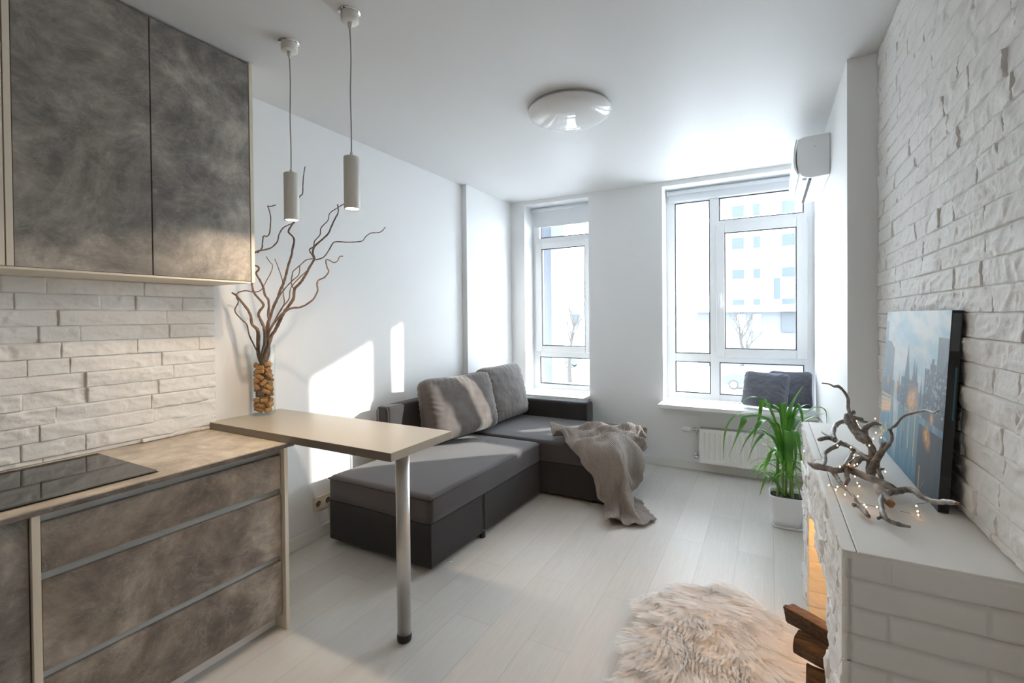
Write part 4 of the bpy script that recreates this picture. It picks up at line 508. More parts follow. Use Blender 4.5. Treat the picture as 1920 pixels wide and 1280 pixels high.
BR = {"V":[[[-2.297,1.788,2.291,0.0024],[-2.305,1.783,2.237,0.0027],[-2.308,1.781,2.192,0.003],[-2.311,1.779,2.138,0.0033],[-2.327,1.77,2.117,0.0036],[-2.34,1.762,2.051,0.0039],[-2.354,1.754,1.982,0.0041],[-2.369,1.744,1.952,0.0044],[-2.38,1.738,1.922,0.0047],[-2.356,1.751,1.891,0.005],[-2.354,1.752,1.861,0.0053],[-2.362,1.747,1.822,0.0056],[-2.365,1.745,1.792,0.0059],[-2.381,1.736,1.741,0.0062],[-2.389,1.731,1.702,0.0065],[-2.397,1.726,1.666,0.0068],[-2.405,1.721,1.636,0.007],[-2.424,1.711,1.591,0.0073],[-2.437,1.703,1.546,0.0076],[-2.456,1.692,1.501,0.0079],[-2.469,1.684,1.455,0.0082],[-2.482,1.676,1.41,0.0085],[-2.49,1.671,1.35,0.0088],[-2.501,1.664,1.275,0.0091],[-2.512,1.657,1.185,0.0094],[-2.525,1.649,1.125,0.0096]],[[-2.207,1.651,1.943,0.0025],[-2.239,1.633,1.929,0.0028],[-2.264,1.619,1.912,0.0031],[-2.282,1.609,1.878,0.0034],[-2.289,1.605,1.844,0.0037],[-2.314,1.591,1.813,0.004],[-2.344,1.574,1.8,0.0042],[-2.377,1.556,1.794,0.0045],[-2.404,1.541,1.772,0.0048],[-2.419,1.532,1.71,0.0051],[-2.409,1.536,1.625,0.0054],[-2.402,1.54,1.582,0.0057],[-2.387,1.548,1.554,0.0059],[-2.36,1.562,1.519,0.0062],[-2.355,1.564,1.502,0.0065],[-2.375,1.553,1.469,0.0068],[-2.378,1.552,1.449,0.0071],[-2.36,1.56,1.406,0.0074],[-2.351,1.565,1.363,0.0076],[-2.351,1.564,1.298,0.0079],[-2.366,1.555,1.228,0.0082],[-2.381,1.546,1.143,0.0085]],[[-2.296,1.603,2.037,0.0025],[-2.321,1.59,2.029,0.0026],[-2.334,1.583,2.032,0.0027],[-2.329,1.585,2.015,0.0028],[-2.321,1.589,1.978,0.0029],[-2.321,1.588,1.935,0.003],[-2.324,1.586,1.896,0.0031],[-2.329,1.583,1.879,0.0032],[-2.339,1.578,1.87,0.0033],[-2.354,1.57,1.871,0.0034],[-2.359,1.566,1.837,0.0035],[-2.362,1.565,1.808,0.0036],[-2.384,1.552,1.783,0.0037]],[[-2.457,1.58,1.725,0.0049],[-2.436,1.591,1.716,0.0051],[-2.434,1.592,1.699,0.0053],[-2.447,1.585,1.681,0.0055],[-2.429,1.594,1.644,0.0057],[-2.414,1.602,1.609,0.0059],[-2.404,1.607,1.562,0.006],[-2.389,1.615,1.536,0.0062],[-2.386,1.616,1.498,0.0064],[-2.389,1.614,1.455,0.0066],[-2.386,1.615,1.426,0.0068],[-2.389,1.613,1.368,0.007],[-2.394,1.609,1.281,0.0072],[-2.408,1.6,1.165,0.0074],[-2.418,1.594,1.121,0.0075]],[[-2.342,1.575,1.763,0.002],[-2.327,1.583,1.737,0.0021],[-2.312,1.591,1.714,0.0022],[-2.322,1.585,1.675,0.0023],[-2.34,1.575,1.638,0.0024],[-2.352,1.567,1.61,0.0025],[-2.365,1.56,1.587,0.0026],[-2.385,1.549,1.576,0.0027],[-2.41,1.536,1.577,0.0028],[-2.439,1.52,1.583,0.0029],[-2.472,1.502,1.574,0.003],[-2.482,1.496,1.552,0.0031],[-2.472,1.501,1.523,0.0032],[-2.489,1.491,1.478,0.0033],[-2.46,1.507,1.433,0.0034],[-2.432,1.521,1.401,0.0035],[-2.42,1.527,1.342,0.0036],[-2.408,1.533,1.271,0.0037],[-2.406,1.534,1.228,0.0038],[-2.396,1.538,1.171,0.0039],[-2.386,1.543,1.129,0.004]],[[-2.394,1.66,1.764,0.0021],[-2.379,1.668,1.72,0.0022],[-2.363,1.676,1.669,0.0024],[-2.356,1.68,1.631,0.0026],[-2.353,1.68,1.572,0.0027],[-2.348,1.682,1.528,0.0029],[-2.354,1.679,1.504,0.0031],[-2.369,1.67,1.469,0.0032]],[[-2.482,1.474,1.571,0.0045],[-2.467,1.482,1.562,0.0052],[-2.445,1.493,1.534,0.0059],[-2.415,1.509,1.491,0.0066],[-2.396,1.519,1.449,0.0072],[-2.388,1.522,1.404,0.0079],[-2.361,1.537,1.364,0.0086],[-2.354,1.54,1.286,0.0093],[-2.357,1.537,1.173,0.01],[-2.362,1.533,1.117,0.0107]],[[-2.102,1.892,2.081,0.0021],[-2.134,1.874,2.058,0.0023],[-2.176,1.851,2.025,0.0024],[-2.184,1.846,1.986,0.0026],[-2.219,1.827,1.944,0.0027],[-2.224,1.823,1.905,0.0029],[-2.251,1.808,1.869,0.003],[-2.256,1.805,1.839,0.0032],[-2.277,1.793,1.821,0.0033],[-2.264,1.8,1.791,0.0035],[-2.251,1.807,1.767,0.0036]],[[-2.152,1.887,2.081,0.0033],[-2.15,1.888,2.035,0.0037],[-2.166,1.879,1.999,0.004],[-2.185,1.868,1.953,0.0043],[-2.198,1.86,1.917,0.0047],[-2.228,1.844,1.884,0.005],[-2.268,1.821,1.842,0.0053],[-2.276,1.816,1.803,0.0057],[-2.268,1.82,1.775,0.006],[-2.279,1.814,1.751,0.0063],[-2.295,1.805,1.721,0.0066],[-2.305,1.799,1.697,0.007],[-2.322,1.79,1.666,0.0073],[-2.343,1.778,1.633,0.0076],[-2.367,1.764,1.603,0.008],[-2.375,1.759,1.546,0.0083],[-2.402,1.744,1.5,0.0086],[-2.429,1.729,1.455,0.009],[-2.448,1.718,1.41,0.0093],[-2.469,1.706,1.364,0.0096],[-2.488,1.695,1.328,0.0099],[-2.501,1.687,1.274,0.0103],[-2.515,1.678,1.183,0.0106],[-2.531,1.669,1.116,0.0109]],[[-1.927,2.031,1.954,0.0021],[-1.946,2.021,1.93,0.0023],[-1.967,2.009,1.921,0.0024],[-2.002,1.99,1.919,0.0026],[-2.029,1.975,1.897,0.0027],[-2.048,1.964,1.873,0.0028],[-2.11,1.93,1.868,0.003],[-2.177,1.894,1.871,0.0031],[-2.196,1.884,1.859,0.0033],[-2.22,1.87,1.811,0.0034],[-2.245,1.856,1.78,0.0035],[-2.279,1.837,1.769,0.0037]],[[-2.023,1.806,1.768,0.0023],[-2.039,1.797,1.766,0.0025],[-2.049,1.791,1.743,0.0027],[-2.067,1.782,1.734,0.0029],[-2.087,1.771,1.746,0.0031],[-2.105,1.761,1.749,0.0033],[-2.1,1.763,1.711,0.0035],[-2.092,1.767,1.685,0.0037],[-2.113,1.756,1.654,0.0039],[-2.14,1.74,1.64,0.0041],[-2.148,1.736,1.617,0.0043],[-2.146,1.737,1.582,0.0045],[-2.164,1.726,1.539,0.0047],[-2.189,1.712,1.516,0.0049],[-2.209,1.701,1.502,0.0051],[-2.235,1.687,1.493,0.0053],[-2.273,1.666,1.488,0.0055],[-2.303,1.649,1.468,0.0057],[-2.342,1.628,1.425,0.006],[-2.372,1.611,1.373,0.0062],[-2.382,1.604,1.31,0.0064]],[[-2.256,1.804,1.77,0.0024],[-2.291,1.785,1.764,0.0026],[-2.323,1.767,1.734,0.0027],[-2.357,1.748,1.701,0.0029],[-2.362,1.745,1.68,0.003],[-2.368,1.741,1.635,0.0032],[-2.355,1.748,1.602,0.0033]],[[-2.308,1.753,1.732,0.0024],[-2.313,1.749,1.678,0.0026],[-2.342,1.733,1.649,0.0029],[-2.379,1.712,1.604,0.0031],[-2.411,1.694,1.554,0.0034],[-2.434,1.681,1.5,0.0036]],[[-2.249,1.762,1.705,0.0024],[-2.296,1.735,1.655,0.0027],[-2.335,1.713,1.602,0.0031],[-2.343,1.708,1.543,0.0034],[-2.374,1.691,1.499,0.0038],[-2.401,1.676,1.449,0.0041],[-2.432,1.658,1.381,0.0045]]],"M":[[[0.123,1.913,0.915,0.0055],[0.131,1.891,0.913,0.0091],[0.148,1.894,0.911,0.0109],[0.174,1.895,0.909,0.0099],[0.194,1.888,0.907,0.0107],[0.219,1.926,0.905,0.0108],[0.248,1.923,0.903,0.0116],[0.274,1.883,0.901,0.0121],[0.307,1.851,0.899,0.0118],[0.329,1.811,0.897,0.0106],[0.339,1.802,0.895,0.0081]],[[0.162,1.899,0.91,0.0072],[0.171,1.967,0.918,0.0075],[0.176,2.026,0.926,0.0077],[0.192,2.056,0.934,0.0078],[0.215,2.09,0.942,0.0079],[0.235,2.125,0.95,0.008]],[[0.167,2.112,0.955,0.0071],[0.196,2.178,0.951,0.0083],[0.217,2.177,0.948,0.0092],[0.23,2.147,0.944,0.0091],[0.257,2.117,0.941,0.0079],[0.275,2.062,0.937,0.0076],[0.289,2.011,0.934,0.0074],[0.302,1.976,0.93,0.0072]],[[0.188,2.285,0.95,0.0033],[0.198,2.231,0.95,0.0042],[0.212,2.201,0.95,0.0052],[0.22,2.16,0.95,0.0061]],[[0.222,2.161,0.95,0.0081],[0.222,2.227,0.96,0.0084],[0.235,2.306,0.97,0.0087],[0.255,2.353,0.98,0.0088],[0.277,2.347,0.99,0.0088],[0.285,2.289,1.0,0.0085]],[[0.179,2.15,1.165,0.0027],[0.201,2.139,1.164,0.003],[0.214,2.127,1.158,0.004],[0.227,2.116,1.16,0.006],[0.239,2.105,1.149,0.0043],[0.254,2.093,1.12,0.0049],[0.253,2.082,1.093,0.0058],[0.257,2.071,1.068,0.0062],[0.268,2.059,1.04,0.0067],[0.273,2.048,1.022,0.0066],[0.29,2.037,1.009,0.0094],[0.3,2.025,0.989,0.0111],[0.309,2.014,0.969,0.012],[0.312,2.003,0.946,0.011],[0.307,1.991,0.912,0.0127],[0.302,1.98,0.876,0.0145]],[[0.263,2.2,1.042,0.0103],[0.264,2.18,1.024,0.0122],[0.273,2.16,1.005,0.012],[0.284,2.14,0.986,0.0119],[0.292,2.12,0.972,0.0117],[0.308,2.1,0.97,0.0116]],[[0.284,2.2,1.054,0.0082],[0.268,2.18,1.049,0.0081]],[[0.281,2.18,1.036,0.0081],[0.303,2.194,1.029,0.0091],[0.314,2.208,1.019,0.0051],[0.336,2.222,1.016,0.0033],[0.355,2.236,1.011,0.0029],[0.373,2.25,1.002,0.0024]],[[0.298,2.05,1.002,0.0094],[0.298,2.05,1.023,0.0094],[0.31,2.05,1.037,0.0084],[0.325,2.05,1.046,0.0065],[0.343,2.05,1.04,0.0028]],[[0.301,1.95,0.899,0.0143],[0.307,1.938,0.931,0.0133],[0.316,1.925,0.962,0.0105],[0.324,1.912,0.992,0.0095],[0.326,1.9,1.011,0.0077]],[[0.322,1.9,0.985,0.0069],[0.332,1.887,1.006,0.006],[0.339,1.874,1.027,0.0051],[0.338,1.861,1.047,0.005],[0.332,1.849,1.066,0.0042],[0.326,1.836,1.071,0.0036],[0.339,1.823,1.085,0.0036],[0.352,1.81,1.113,0.0035],[0.359,1.797,1.124,0.0032],[0.372,1.784,1.133,0.0028],[0.383,1.771,1.141,0.0028],[0.395,1.743,1.152,0.003],[0.395,1.679,1.157,0.0023],[0.395,1.646,1.167,0.0023],[0.395,1.624,1.176,0.0017]],[[0.395,1.624,1.176,0.0014],[0.395,1.611,1.167,0.0011],[0.395,1.594,1.162,0.0007]],[[0.187,1.94,0.9,0.0064],[0.19,1.906,0.897,0.0072],[0.194,1.862,0.895,0.007],[0.198,1.816,0.893,0.0061],[0.202,1.783,0.89,0.005],[0.212,1.75,0.887,0.0036],[0.221,1.713,0.885,0.0038],[0.223,1.685,0.883,0.0037],[0.228,1.664,0.88,0.0038]],[[0.211,1.632,0.885,0.0061],[0.221,1.637,0.885,0.0061],[0.227,1.616,0.885,0.0067],[0.231,1.589,0.885,0.0066],[0.234,1.563,0.885,0.0043]],[[0.233,1.935,0.91,0.0081],[0.226,1.892,0.9,0.0079],[0.225,1.866,0.89,0.007],[0.217,1.838,0.88,0.0043]],[[0.239,1.903,0.92,0.0071],[0.259,1.965,0.923,0.0109],[0.281,2.019,0.927,0.0121],[0.295,2.013,0.93,0.0111]],[[0.219,1.893,0.92,0.0071],[0.235,1.942,0.93,0.0081],[0.253,2.011,0.94,0.0084],[0.261,2.027,0.95,0.0075]],[[0.309,1.94,0.93,0.0071],[0.315,1.934,0.915,0.007],[0.318,1.909,0.9,0.0061],[0.329,1.941,0.885,0.0044]],[[0.326,1.957,0.91,0.0044],[0.338,1.975,0.91,0.0027]]],"M2":[[[0.286,1.779,0.905,0.0097],[0.292,1.743,0.9,0.0135],[0.297,1.71,0.895,0.0124],[0.301,1.677,0.89,0.0106]]],"M3":[[[0.318,1.547,0.88,0.0034],[0.308,1.54,0.882,0.0044],[0.293,1.541,0.884,0.0052],[0.278,1.543,0.886,0.0058],[0.27,1.559,0.888,0.0064],[0.269,1.596,0.89,0.007],[0.275,1.642,0.892,0.0072],[0.283,1.693,0.894,0.0077],[0.295,1.725,0.896,0.0078],[0.314,1.758,0.897,0.0087],[0.338,1.778,0.899,0.0092],[0.362,1.8,0.901,0.0096],[0.374,1.785,0.903,0.0087],[0.382,1.741,0.905,0.0077],[0.392,1.705,0.907,0.0072],[0.395,1.632,0.927,0.0065],[0.395,1.569,0.95,0.0065],[0.395,1.525,0.963,0.0059],[0.395,1.488,0.974,0.0038]],[[0.267,1.577,0.885,0.005],[0.255,1.569,0.88,0.0036]]],"L":[[0.277,2.386,0.98],[0.317,2.464,0.98],[0.288,2.348,0.98],[0.323,2.42,0.98],[0.336,2.438,0.98],[0.417,2.512,0.98],[0.262,2.068,0.93],[0.264,2.04,0.93],[0.257,1.994,0.93],[0.245,1.974,0.93],[0.234,1.928,0.93],[0.232,1.901,0.93],[0.247,1.896,0.93],[0.257,1.914,0.93],[0.203,1.856,0.93],[0.289,2.01,0.93],[0.299,2.008,0.93],[0.323,2.077,0.93],[0.312,1.968,0.93],[0.319,1.965,0.93],[0.322,1.862,0.93],[0.167,1.791,0.885],[0.181,1.752,0.885],[0.189,1.787,0.885],[0.2,1.717,0.885],[0.212,1.804,0.885],[0.249,1.855,0.885],[0.25,1.823,0.885],[0.231,1.766,0.93],[0.232,1.719,0.885],[0.238,1.651,0.885],[0.24,1.634,0.885],[0.266,1.648,0.885],[0.3,1.986,0.98],[0.329,2.102,0.98],[0.354,2.211,0.98],[0.357,2.133,0.98],[0.205,1.938,0.98],[0.242,1.934,0.98],[0.365,1.707,0.885],[0.353,1.633,0.885],[0.358,1.662,0.885]],"W":[[[0.357,1.608,0.875],[0.348,1.618,0.875],[0.344,1.662,0.875],[0.322,1.671,0.875]],[[0.369,1.737,0.875],[0.36,1.664,0.885],[0.36,1.643,0.875],[0.363,1.622,0.875]],[[0.371,1.738,0.88],[0.413,1.795,0.875],[0.416,1.793,0.9],[0.418,1.856,0.92],[0.402,1.834,0.9]],[[0.17,1.824,0.875],[0.189,1.787,0.88],[0.208,1.786,0.89],[0.214,1.689,0.9],[0.212,1.62,0.9],[0.238,1.673,0.88],[0.271,1.678,0.875]],[[0.253,1.889,0.875],[0.248,1.923,0.885],[0.221,1.824,0.95],[0.241,1.874,0.96],[0.243,1.925,0.97],[0.272,1.889,0.96],[0.299,1.889,0.95],[0.355,2.049,0.88]],[[0.27,2.333,0.99],[0.31,2.409,0.99],[0.31,2.248,0.99],[0.307,2.03,0.97],[0.326,2.009,0.95],[0.417,2.512,0.9],[0.433,2.705,0.88]]]}
PL = [[[0.095,3.66,0.564],[0.08,3.64,0.675],[0.067,3.6,0.771],[-0.005,3.55,0.845],[-0.082,3.5,0.883],[-0.135,3.48,0.868],[-0.192,3.46,0.817],0.014],[[0.101,3.66,0.385],[0.108,3.66,0.566],[0.121,3.68,0.743],[0.153,3.7,0.851],[0.207,3.72,0.953],0.02],[[0.088,3.64,0.496],[0.057,3.6,0.681],[-0.005,3.55,0.739],[-0.114,3.5,0.777],[-0.192,3.45,0.758],[-0.239,3.42,0.699],[-0.26,3.4,0.602],[-0.267,3.4,0.477],0.012],[[0.087,3.6,0.507],[0.041,3.55,0.672],[-0.036,3.5,0.752],[-0.128,3.45,0.753],[-0.149,3.42,0.715],[-0.19,3.4,0.61],[-0.235,3.4,0.492],0.022],[[0.121,3.7,0.485],[0.147,3.72,0.665],[0.201,3.74,0.739],[0.279,3.76,0.801],[0.326,3.78,0.787],[0.338,3.78,0.744],[0.338,3.78,0.673],0.016],[[0.127,3.7,0.45],[0.16,3.72,0.63],[0.215,3.72,0.709],[0.277,3.74,0.739],[0.318,3.76,0.7],0.012],[[0.103,3.6,0.438],[0.097,3.5,0.637],[0.108,3.45,0.691],[0.112,3.4,0.628],[0.111,3.4,0.495],[0.12,3.42,0.373],0.026],[[0.109,3.6,0.439],[0.115,3.5,0.639],[0.137,3.45,0.694],[0.155,3.42,0.629],[0.178,3.42,0.499],[0.193,3.44,0.428],0.022],[[0.081,3.6,0.47],[0.04,3.5,0.666],[-0.005,3.45,0.741],[-0.05,3.4,0.729],[-0.08,3.38,0.662],[-0.102,3.38,0.573],0.022],[[0.081,3.6,0.435],[0.04,3.5,0.596],[-0.02,3.42,0.659],[-0.081,3.4,0.588],[-0.121,3.4,0.479],0.018],[[0.098,3.64,0.462],[0.088,3.6,0.684],[0.078,3.56,0.815],[0.081,3.54,0.846],[0.086,3.5,0.74],[0.079,3.5,0.635],0.02],[[0.114,3.66,0.459],[0.127,3.66,0.712],[0.166,3.64,0.84],[0.189,3.62,0.796],[0.197,3.6,0.696],0.018],[[0.075,3.6,0.505],[0.032,3.62,0.711],[-0.031,3.66,0.843],[-0.054,3.68,0.727],[-0.088,3.7,0.57],0.018],[[0.114,3.66,0.495],[0.147,3.7,0.706],[0.186,3.74,0.793],[0.245,3.8,0.816],0.01],[[0.114,3.68,0.489],[0.154,3.74,0.662],[0.226,3.8,0.712],[0.299,3.82,0.741],[0.335,3.82,0.755],0.01],[[0.088,3.64,0.389],[0.063,3.6,0.575],[-0.006,3.56,0.63],[-0.067,3.5,0.672],[-0.129,3.45,0.605],[-0.17,3.44,0.504],0.012],[[0.093,3.6,0.223],[0.024,3.5,0.35],[-0.012,3.45,0.377],[-0.055,3.42,0.258],0.016],[[0.099,3.6,0.331],[0.118,3.6,0.511],[0.13,3.58,0.64],[0.15,3.5,0.575],[0.142,3.46,0.448],0.014]]
# ------------------------------------------------------------------ stone cladding (each course a strip of split-face tiles)
def stone(name, O, U, Vd, Nn, W, H, mat, parent=None, ch=.0665, amp=.007, res=.006, seed=1, lens=(.13, .2, .27, .34, .4), hole=None, joints=None, depth=.006, jw=.001, off=.006, z0=0.0):
    O, U, Vd, Nn = [np.array(a, float) for a in (O, U, Vd, Nn)]
    rs = np.random.RandomState(seed); VV = []; FF = []; base = 0
    nrow = int(math.ceil((H-z0)/ch-1e-6))
    for r in range(-1 if z0 > 0 else 0, nrow):
        v0 = z0+r*ch if r >= 0 else 0.0; v1 = min(z0+(r+1)*ch, H)
        if r < 0: v1 = z0
        if joints is not None: js = [0]+list(joints[r % len(joints)])+[W]
        else:
            js = [0]; x = -rs.uniform(0, .25)
            while x < W:
                x += lens[rs.randint(len(lens))]
                if .02 < x < W-.02: js.append(x)
            js.append(W)
        us = list(np.arange(0, W, res))+[W]
        for j in js: us += [j-jw*2.2, j-jw*.8, j, j+jw*.8, j+jw*2.2]
        us = np.array(sorted(set(round(min(max(u, 0), W), 5) for u in us)))
        vs = list(np.arange(v0+.004, v1-.004, res))+[v0, v0+jw*.8, v0+jw*2.2, v1-jw*2.2, v1-jw*.8, v1]
        vs = np.array(sorted(set(round(v, 5) for v in vs)))
        Ug, Vg = np.meshgrid(us, vs, indexing='ij')
        jarr = np.array(js)
        bi = np.clip(np.searchsorted(jarr, Ug, side='right')-1, 0, len(js)-2)
        du = np.minimum(Ug-jarr[bi], jarr[bi+1]-Ug); dv = np.minimum(Vg-v0, v1-Vg)
        d = np.minimum(du, dv)
        o_ = rs.uniform(-.5, 1, len(js))*off; tu = rs.uniform(-1, 1, len(js))*.02*(amp/.007); tv = rs.uniform(-1, 1, len(js))*.06*(amp/.007)
        uc = (jarr[bi]+jarr[bi+1])/2
        wx = Ug*9+bi*7.3+1.5*fbm(Ug*14+bi*5.1, Vg*14, seed+50, 3); wy = Vg*20+r*3.7+1.2*fbm(Ug*11, Vg*16+bi, seed+60, 3)
        n1 = fbm(wx, wy, seed+3, 4); rid = 1-np.abs(2*fbm(wx*1.1+.8*wy, wy*.8-.5*wx, seed+9, 3)-.9)
        st = np.floor(n1*6+.25*fbm(Ug*90, Vg*90, seed+4, 2))/6; hgt = o_[bi]+tu[bi]*(Ug-uc)+tv[bi]*(Vg-(v0+v1)/2)+amp*(.7*n1+1.1*st+.9*rid**3-1.0)
        g = np.clip((d-jw*.7)/(jw*1.4), 0, 1)
        gd = depth*(.35+1.1*fbm(Ug*7, Vg*7+r*3, seed+20, 2))
        hgt = hgt*g-(1-g)*gd
        edge = np.clip(d/.007, 0, 1); hgt = hgt-(1-edge)*.0008*g*(amp/.007)
        P = O+Ug[..., None]*U+Vg[..., None]*Vd+(hgt+.008)[..., None]*Nn
        a, b = Ug.shape; idx = base+np.arange(a*b).reshape(a, b)
        q = np.stack([idx[:-1, :-1], idx[1:, :-1], idx[1:, 1:], idx[:-1, 1:]], -1).reshape(-1, 4)
        if hole is not None:
            um = (us[:-1]+us[1:])/2; vm = (vs[:-1]+vs[1:])/2; UM, VM = np.meshgrid(um, vm, indexing='ij')
            q = q[~((UM > hole[0]) & (UM < hole[1]) & (VM > hole[2]) & (VM < hole[3])).reshape(-1)]
        VV.append(P.reshape(-1, 3)); FF.append(q); base += a*b
    V = np.concatenate(VV); F = np.concatenate(FF)
    if np.dot(np.cross(U, Vd), Nn) < 0: F = F[:, ::-1]
    off_ = np.array(wl(parent)) if parent is not None else np.array([V[:, 0].mean(), V[:, 1].mean(), V[:, 2].min()])
    me = bpy.data.meshes.new(name); me.vertices.add(len(V)); me.vertices.foreach_set('co', (V-off_).ravel())
    me.loops.add(F.size); me.loops.foreach_set('vertex_index', F.ravel().astype(np.int32))
    me.polygons.add(len(F)); me.polygons.foreach_set('loop_start', np.arange(0, F.size, 4, dtype=np.int32)); me.polygons.foreach_set('loop_total', np.full(len(F), 4, dtype=np.int32))
    me.update(calc_edges=True); me.validate()
    o = link(name, me, mat, parent, True)
    if parent is None: o.location = off_
    return o
S = 'structure'
# ------------------------------------------------------------------ room shell
tag(bx('floor', (XL-.3, YB-.2, -.12), (1.0, YW+.24, 0), M['floor']), kind=S)
tag(bx('ceiling', (XL-.3, YB-.2, ZC), (1.0, YW+.24, ZC+.15), M['ceil']), kind=S)
m_ = MB().box(XL-.2, YB-.2, 0, XL, YS, ZC).box(XL-.2, YS, 0, XL2, YW+.24, ZC); tag(m_.build('wall_left', M['wall']), kind=S)
tag(bx('wall_back', (XL, YB-.15, 0), (.7, YB, ZC), simple('grey_wall_paint', (.42, .41, .40, 1), .7)), kind=S)
# window wall with two openings
A1, B1, A2 = -2.36, -1.622, -.887
ZT = 2.657
m_ = MB()
m_.box(XL2, YW, 0, A1, YW+.24, ZC); m_.box(B1, YW, 0, A2, YW+.24, ZC)
for a, b in ((A1, B1), (A2, XR1)):
    m_.box(a, YW, 0, b, YW+.24, ZS-.035); m_.box(a, YW, ZT, b, YW+.24, ZC)
tag(m_.build('wall_window', M['wall']), kind=S)
m_ = MB().box(XR1, YC, 0, XR1+.5, YW+.24, ZC); tag(m_.build('wall_pillar', M['wall']), kind=S)
tag(bx('wall_right_base', (XR2+.0005, YB, 0), (XR2+.2, YC, ZC), M['wall']), kind=S)
tag(stone('wall_right', (XR2-.006, 0.05, .874), (0, 1, 0), (0, 0, 1), (-1, 0, 0), YC-.052, ZC-.874, M['stone'], seed=11, res=.0055, off=.003, amp=.0062, z0=.0228), kind=S)
tag(stone('wall_kitchen', (-2.584, -.05, .858), (0, 1, 0), (0, 0, 1), (1, 0, 0), 1.485, .765, M['stone'], seed=5, res=.0065, amp=.006, z0=.02), kind=S)
# baseboards and trims
tag(bx('baseboard_left', (XL, 1.405, 0), (XL+.014, YS, .078), M['white'], bev=.003), kind=S)
tag(bx('baseboard_window', (XL2, YW-.014, 0), (XR1, YW, .072), M['white'], bev=.003), kind=S)
tag(bx('baseboard_right', (XR1-.014, YC, 0), (XR1, YW-.014, .072), M['white'], bev=.003), kind=S)
# ------------------------------------------------------------------ windows
def frame_rect(mb, x0, z0, x1, z1, w, y0, y1):
    mb.box(x0, y0, z0, x0+w, y1, z1); mb.box(x1-w, y0, z0, x1, y1, z1)
    mb.box(x0+w, y0, z0, x1-w, y1, z0+w); mb.box(x0+w, y0, z1-w, x1-w, y1, z1)
def pane(x0, z0, x1, z1, y, par):
    g = .009
    bx('glass', (x0-.004, y+.028, z0-.004), (x1+.004, y+.034, z1+.004), M['pane'], par)
    mb = MB(); frame_rect(mb, x0-.001, z0-.001, x1+.001, z1+.001, g, y+.002, y+.028); mb.build('gasket', M['gasket'], par)
def window(idx, fx0, fx1, panes, bars, sash, sill):
    w = empty('window_%d' % idx, ((fx0+fx1)/2, YF, ZS), kind=S)
    mb = MB()
    for b in bars: mb.box(b[0], YF, b[1], b[2], YF+.07, b[3])
    mb.build('window_frame', M['pvc'], w, bev=.004)
    for p in panes: pane(*p, YF, w)
    sx0, sz0, sx1, sz1, px0, pz0, px1, pz1 = sash
    mb = MB()
    mb.box(sx0, YF-.018, sz0, px0, YF+.05, sz1); mb.box(px1, YF-.018, sz0, sx1, YF+.05, sz1)
    mb.box(px0, YF-.018, sz0, px1, YF+.05, pz0); mb.box(px0, YF-.018, pz1, px1, YF+.05, sz1)
    s_ = mb.build('sash', M['pvc'], w, bev=.006)
    pane(px0, pz0, px1, pz1, YF-.012, s_)
    for hz in (sz0+.02, sz1-.06):
        hx = sx1 if idx == 2 else sx0
        MB().lathe([(.006, 0), (.006, .05)], (hx, YF-.016, hz), 10).build('hinge', M['pvc'], s_)
    bx('window_sill', sill[0], sill[1], M['white'], w, bev=.006)
    return w, s_
T1 = (2.26, 2.32)
w1, s1 = window(1, -2.358, -1.45,
    [(-2.281, .678, -1.52, .980), (-2.265, 2.318, -1.52, 2.53)],
    [(-2.42, ZS, -2.281, ZT), (-1.52, ZS, -1.44, ZT), (-2.281, ZS, -1.52, .678), (-2.281, .980, -1.52, 1.09), (-2.281, 2.205, -1.52, 2.318), (-2.281, 2.53, -1.52, ZT)],
    (-2.326, 1.037, -1.66, 2.268, -2.25, 1.105, -1.738, 2.195),
    ((A1, 4.445, ZS-.035), (B1, YF, ZS)))
w2, s2 = window(2, -.887, .348,
    [(-.808, .679, -.490, .984), (-.808, 1.062, -.490, 2.53), (-.408, .679, .272, .985), (-.408, 2.321, .272, 2.535)],
    [(-.95, ZS, -.808, ZT), (-.490, ZS, -.408, ZT), (.272, ZS, .40, ZT), (-.808, ZS, -.490, .679), (-.408, ZS, .272, .679), (-.808, .984, -.490, 1.062), (-.408, .985, .272, 1.09), (-.408, 2.205, .272, 2.321), (-.808, 2.53, -.490, ZT), (-.408, 2.535, .272, ZT)],
    (-.435, 1.037, .300, 2.284, -.362, 1.114, .218, 2.203),
    ((-.905, 4.445, ZS-.035), (XR1-.002, YF, ZS)))
hd = MB().box(-.412, YF-.026, 1.57, -.386, YF-.018, 1.64).box(-.406, YF-.05, 1.6, -.392, YF-.024, 1.614).box(-.407, YF-.062, 1.50, -.391, YF-.048, 1.618)
hd.build('handle', M['pvc'], s2, bev=.003)
# roller blinds
def blind(x0, x1, drop, label):
    t = empty('roller_blind', ((x0+x1)/2, YF-.03, ZT-.05), label, 'blind', 'roller blinds over the windows')
    MB().lathe([(.001, x0+.01), (.019, x0+.01), (.019, x1-.01), (.001, x1-.01)], (0, YF-.045, ZT-.033), 20, 'x', cap=False).build('blind_roll', M['blind'], t, smooth=True)
    bx('blind_fabric', (x0+.02, YF-.029, drop), (x1-.02, YF-.0275, ZT-.03), M['blind'], t)
    bx('bottom_rail', (x0+.02, YF-.034, drop-.006), (x1-.02, YF-.024, drop+.006), M['pvc'], t, bev=.003)
    for x in (x0+.004, x1-.010): bx('bracket', (x, YF-.066, ZT-.055), (x+.006, YF-.02, ZT-.010), M['pvc'], t, bev=.002)
    return t
blind(A1+.01, -1.46, 2.44, 'white roller blind drawn a little way down over the left window')
b2_ = blind(A2+.01, XR1-.01, 2.545, 'white roller blind rolled up at the top of the right window')
MB().tube([(.322, YF-.05, 2.6), (.323, YF-.05, 2.0), (.320, YF-.05, 1.5)], .0018, 6).build('pull_cord', M['pvc'], b2_)
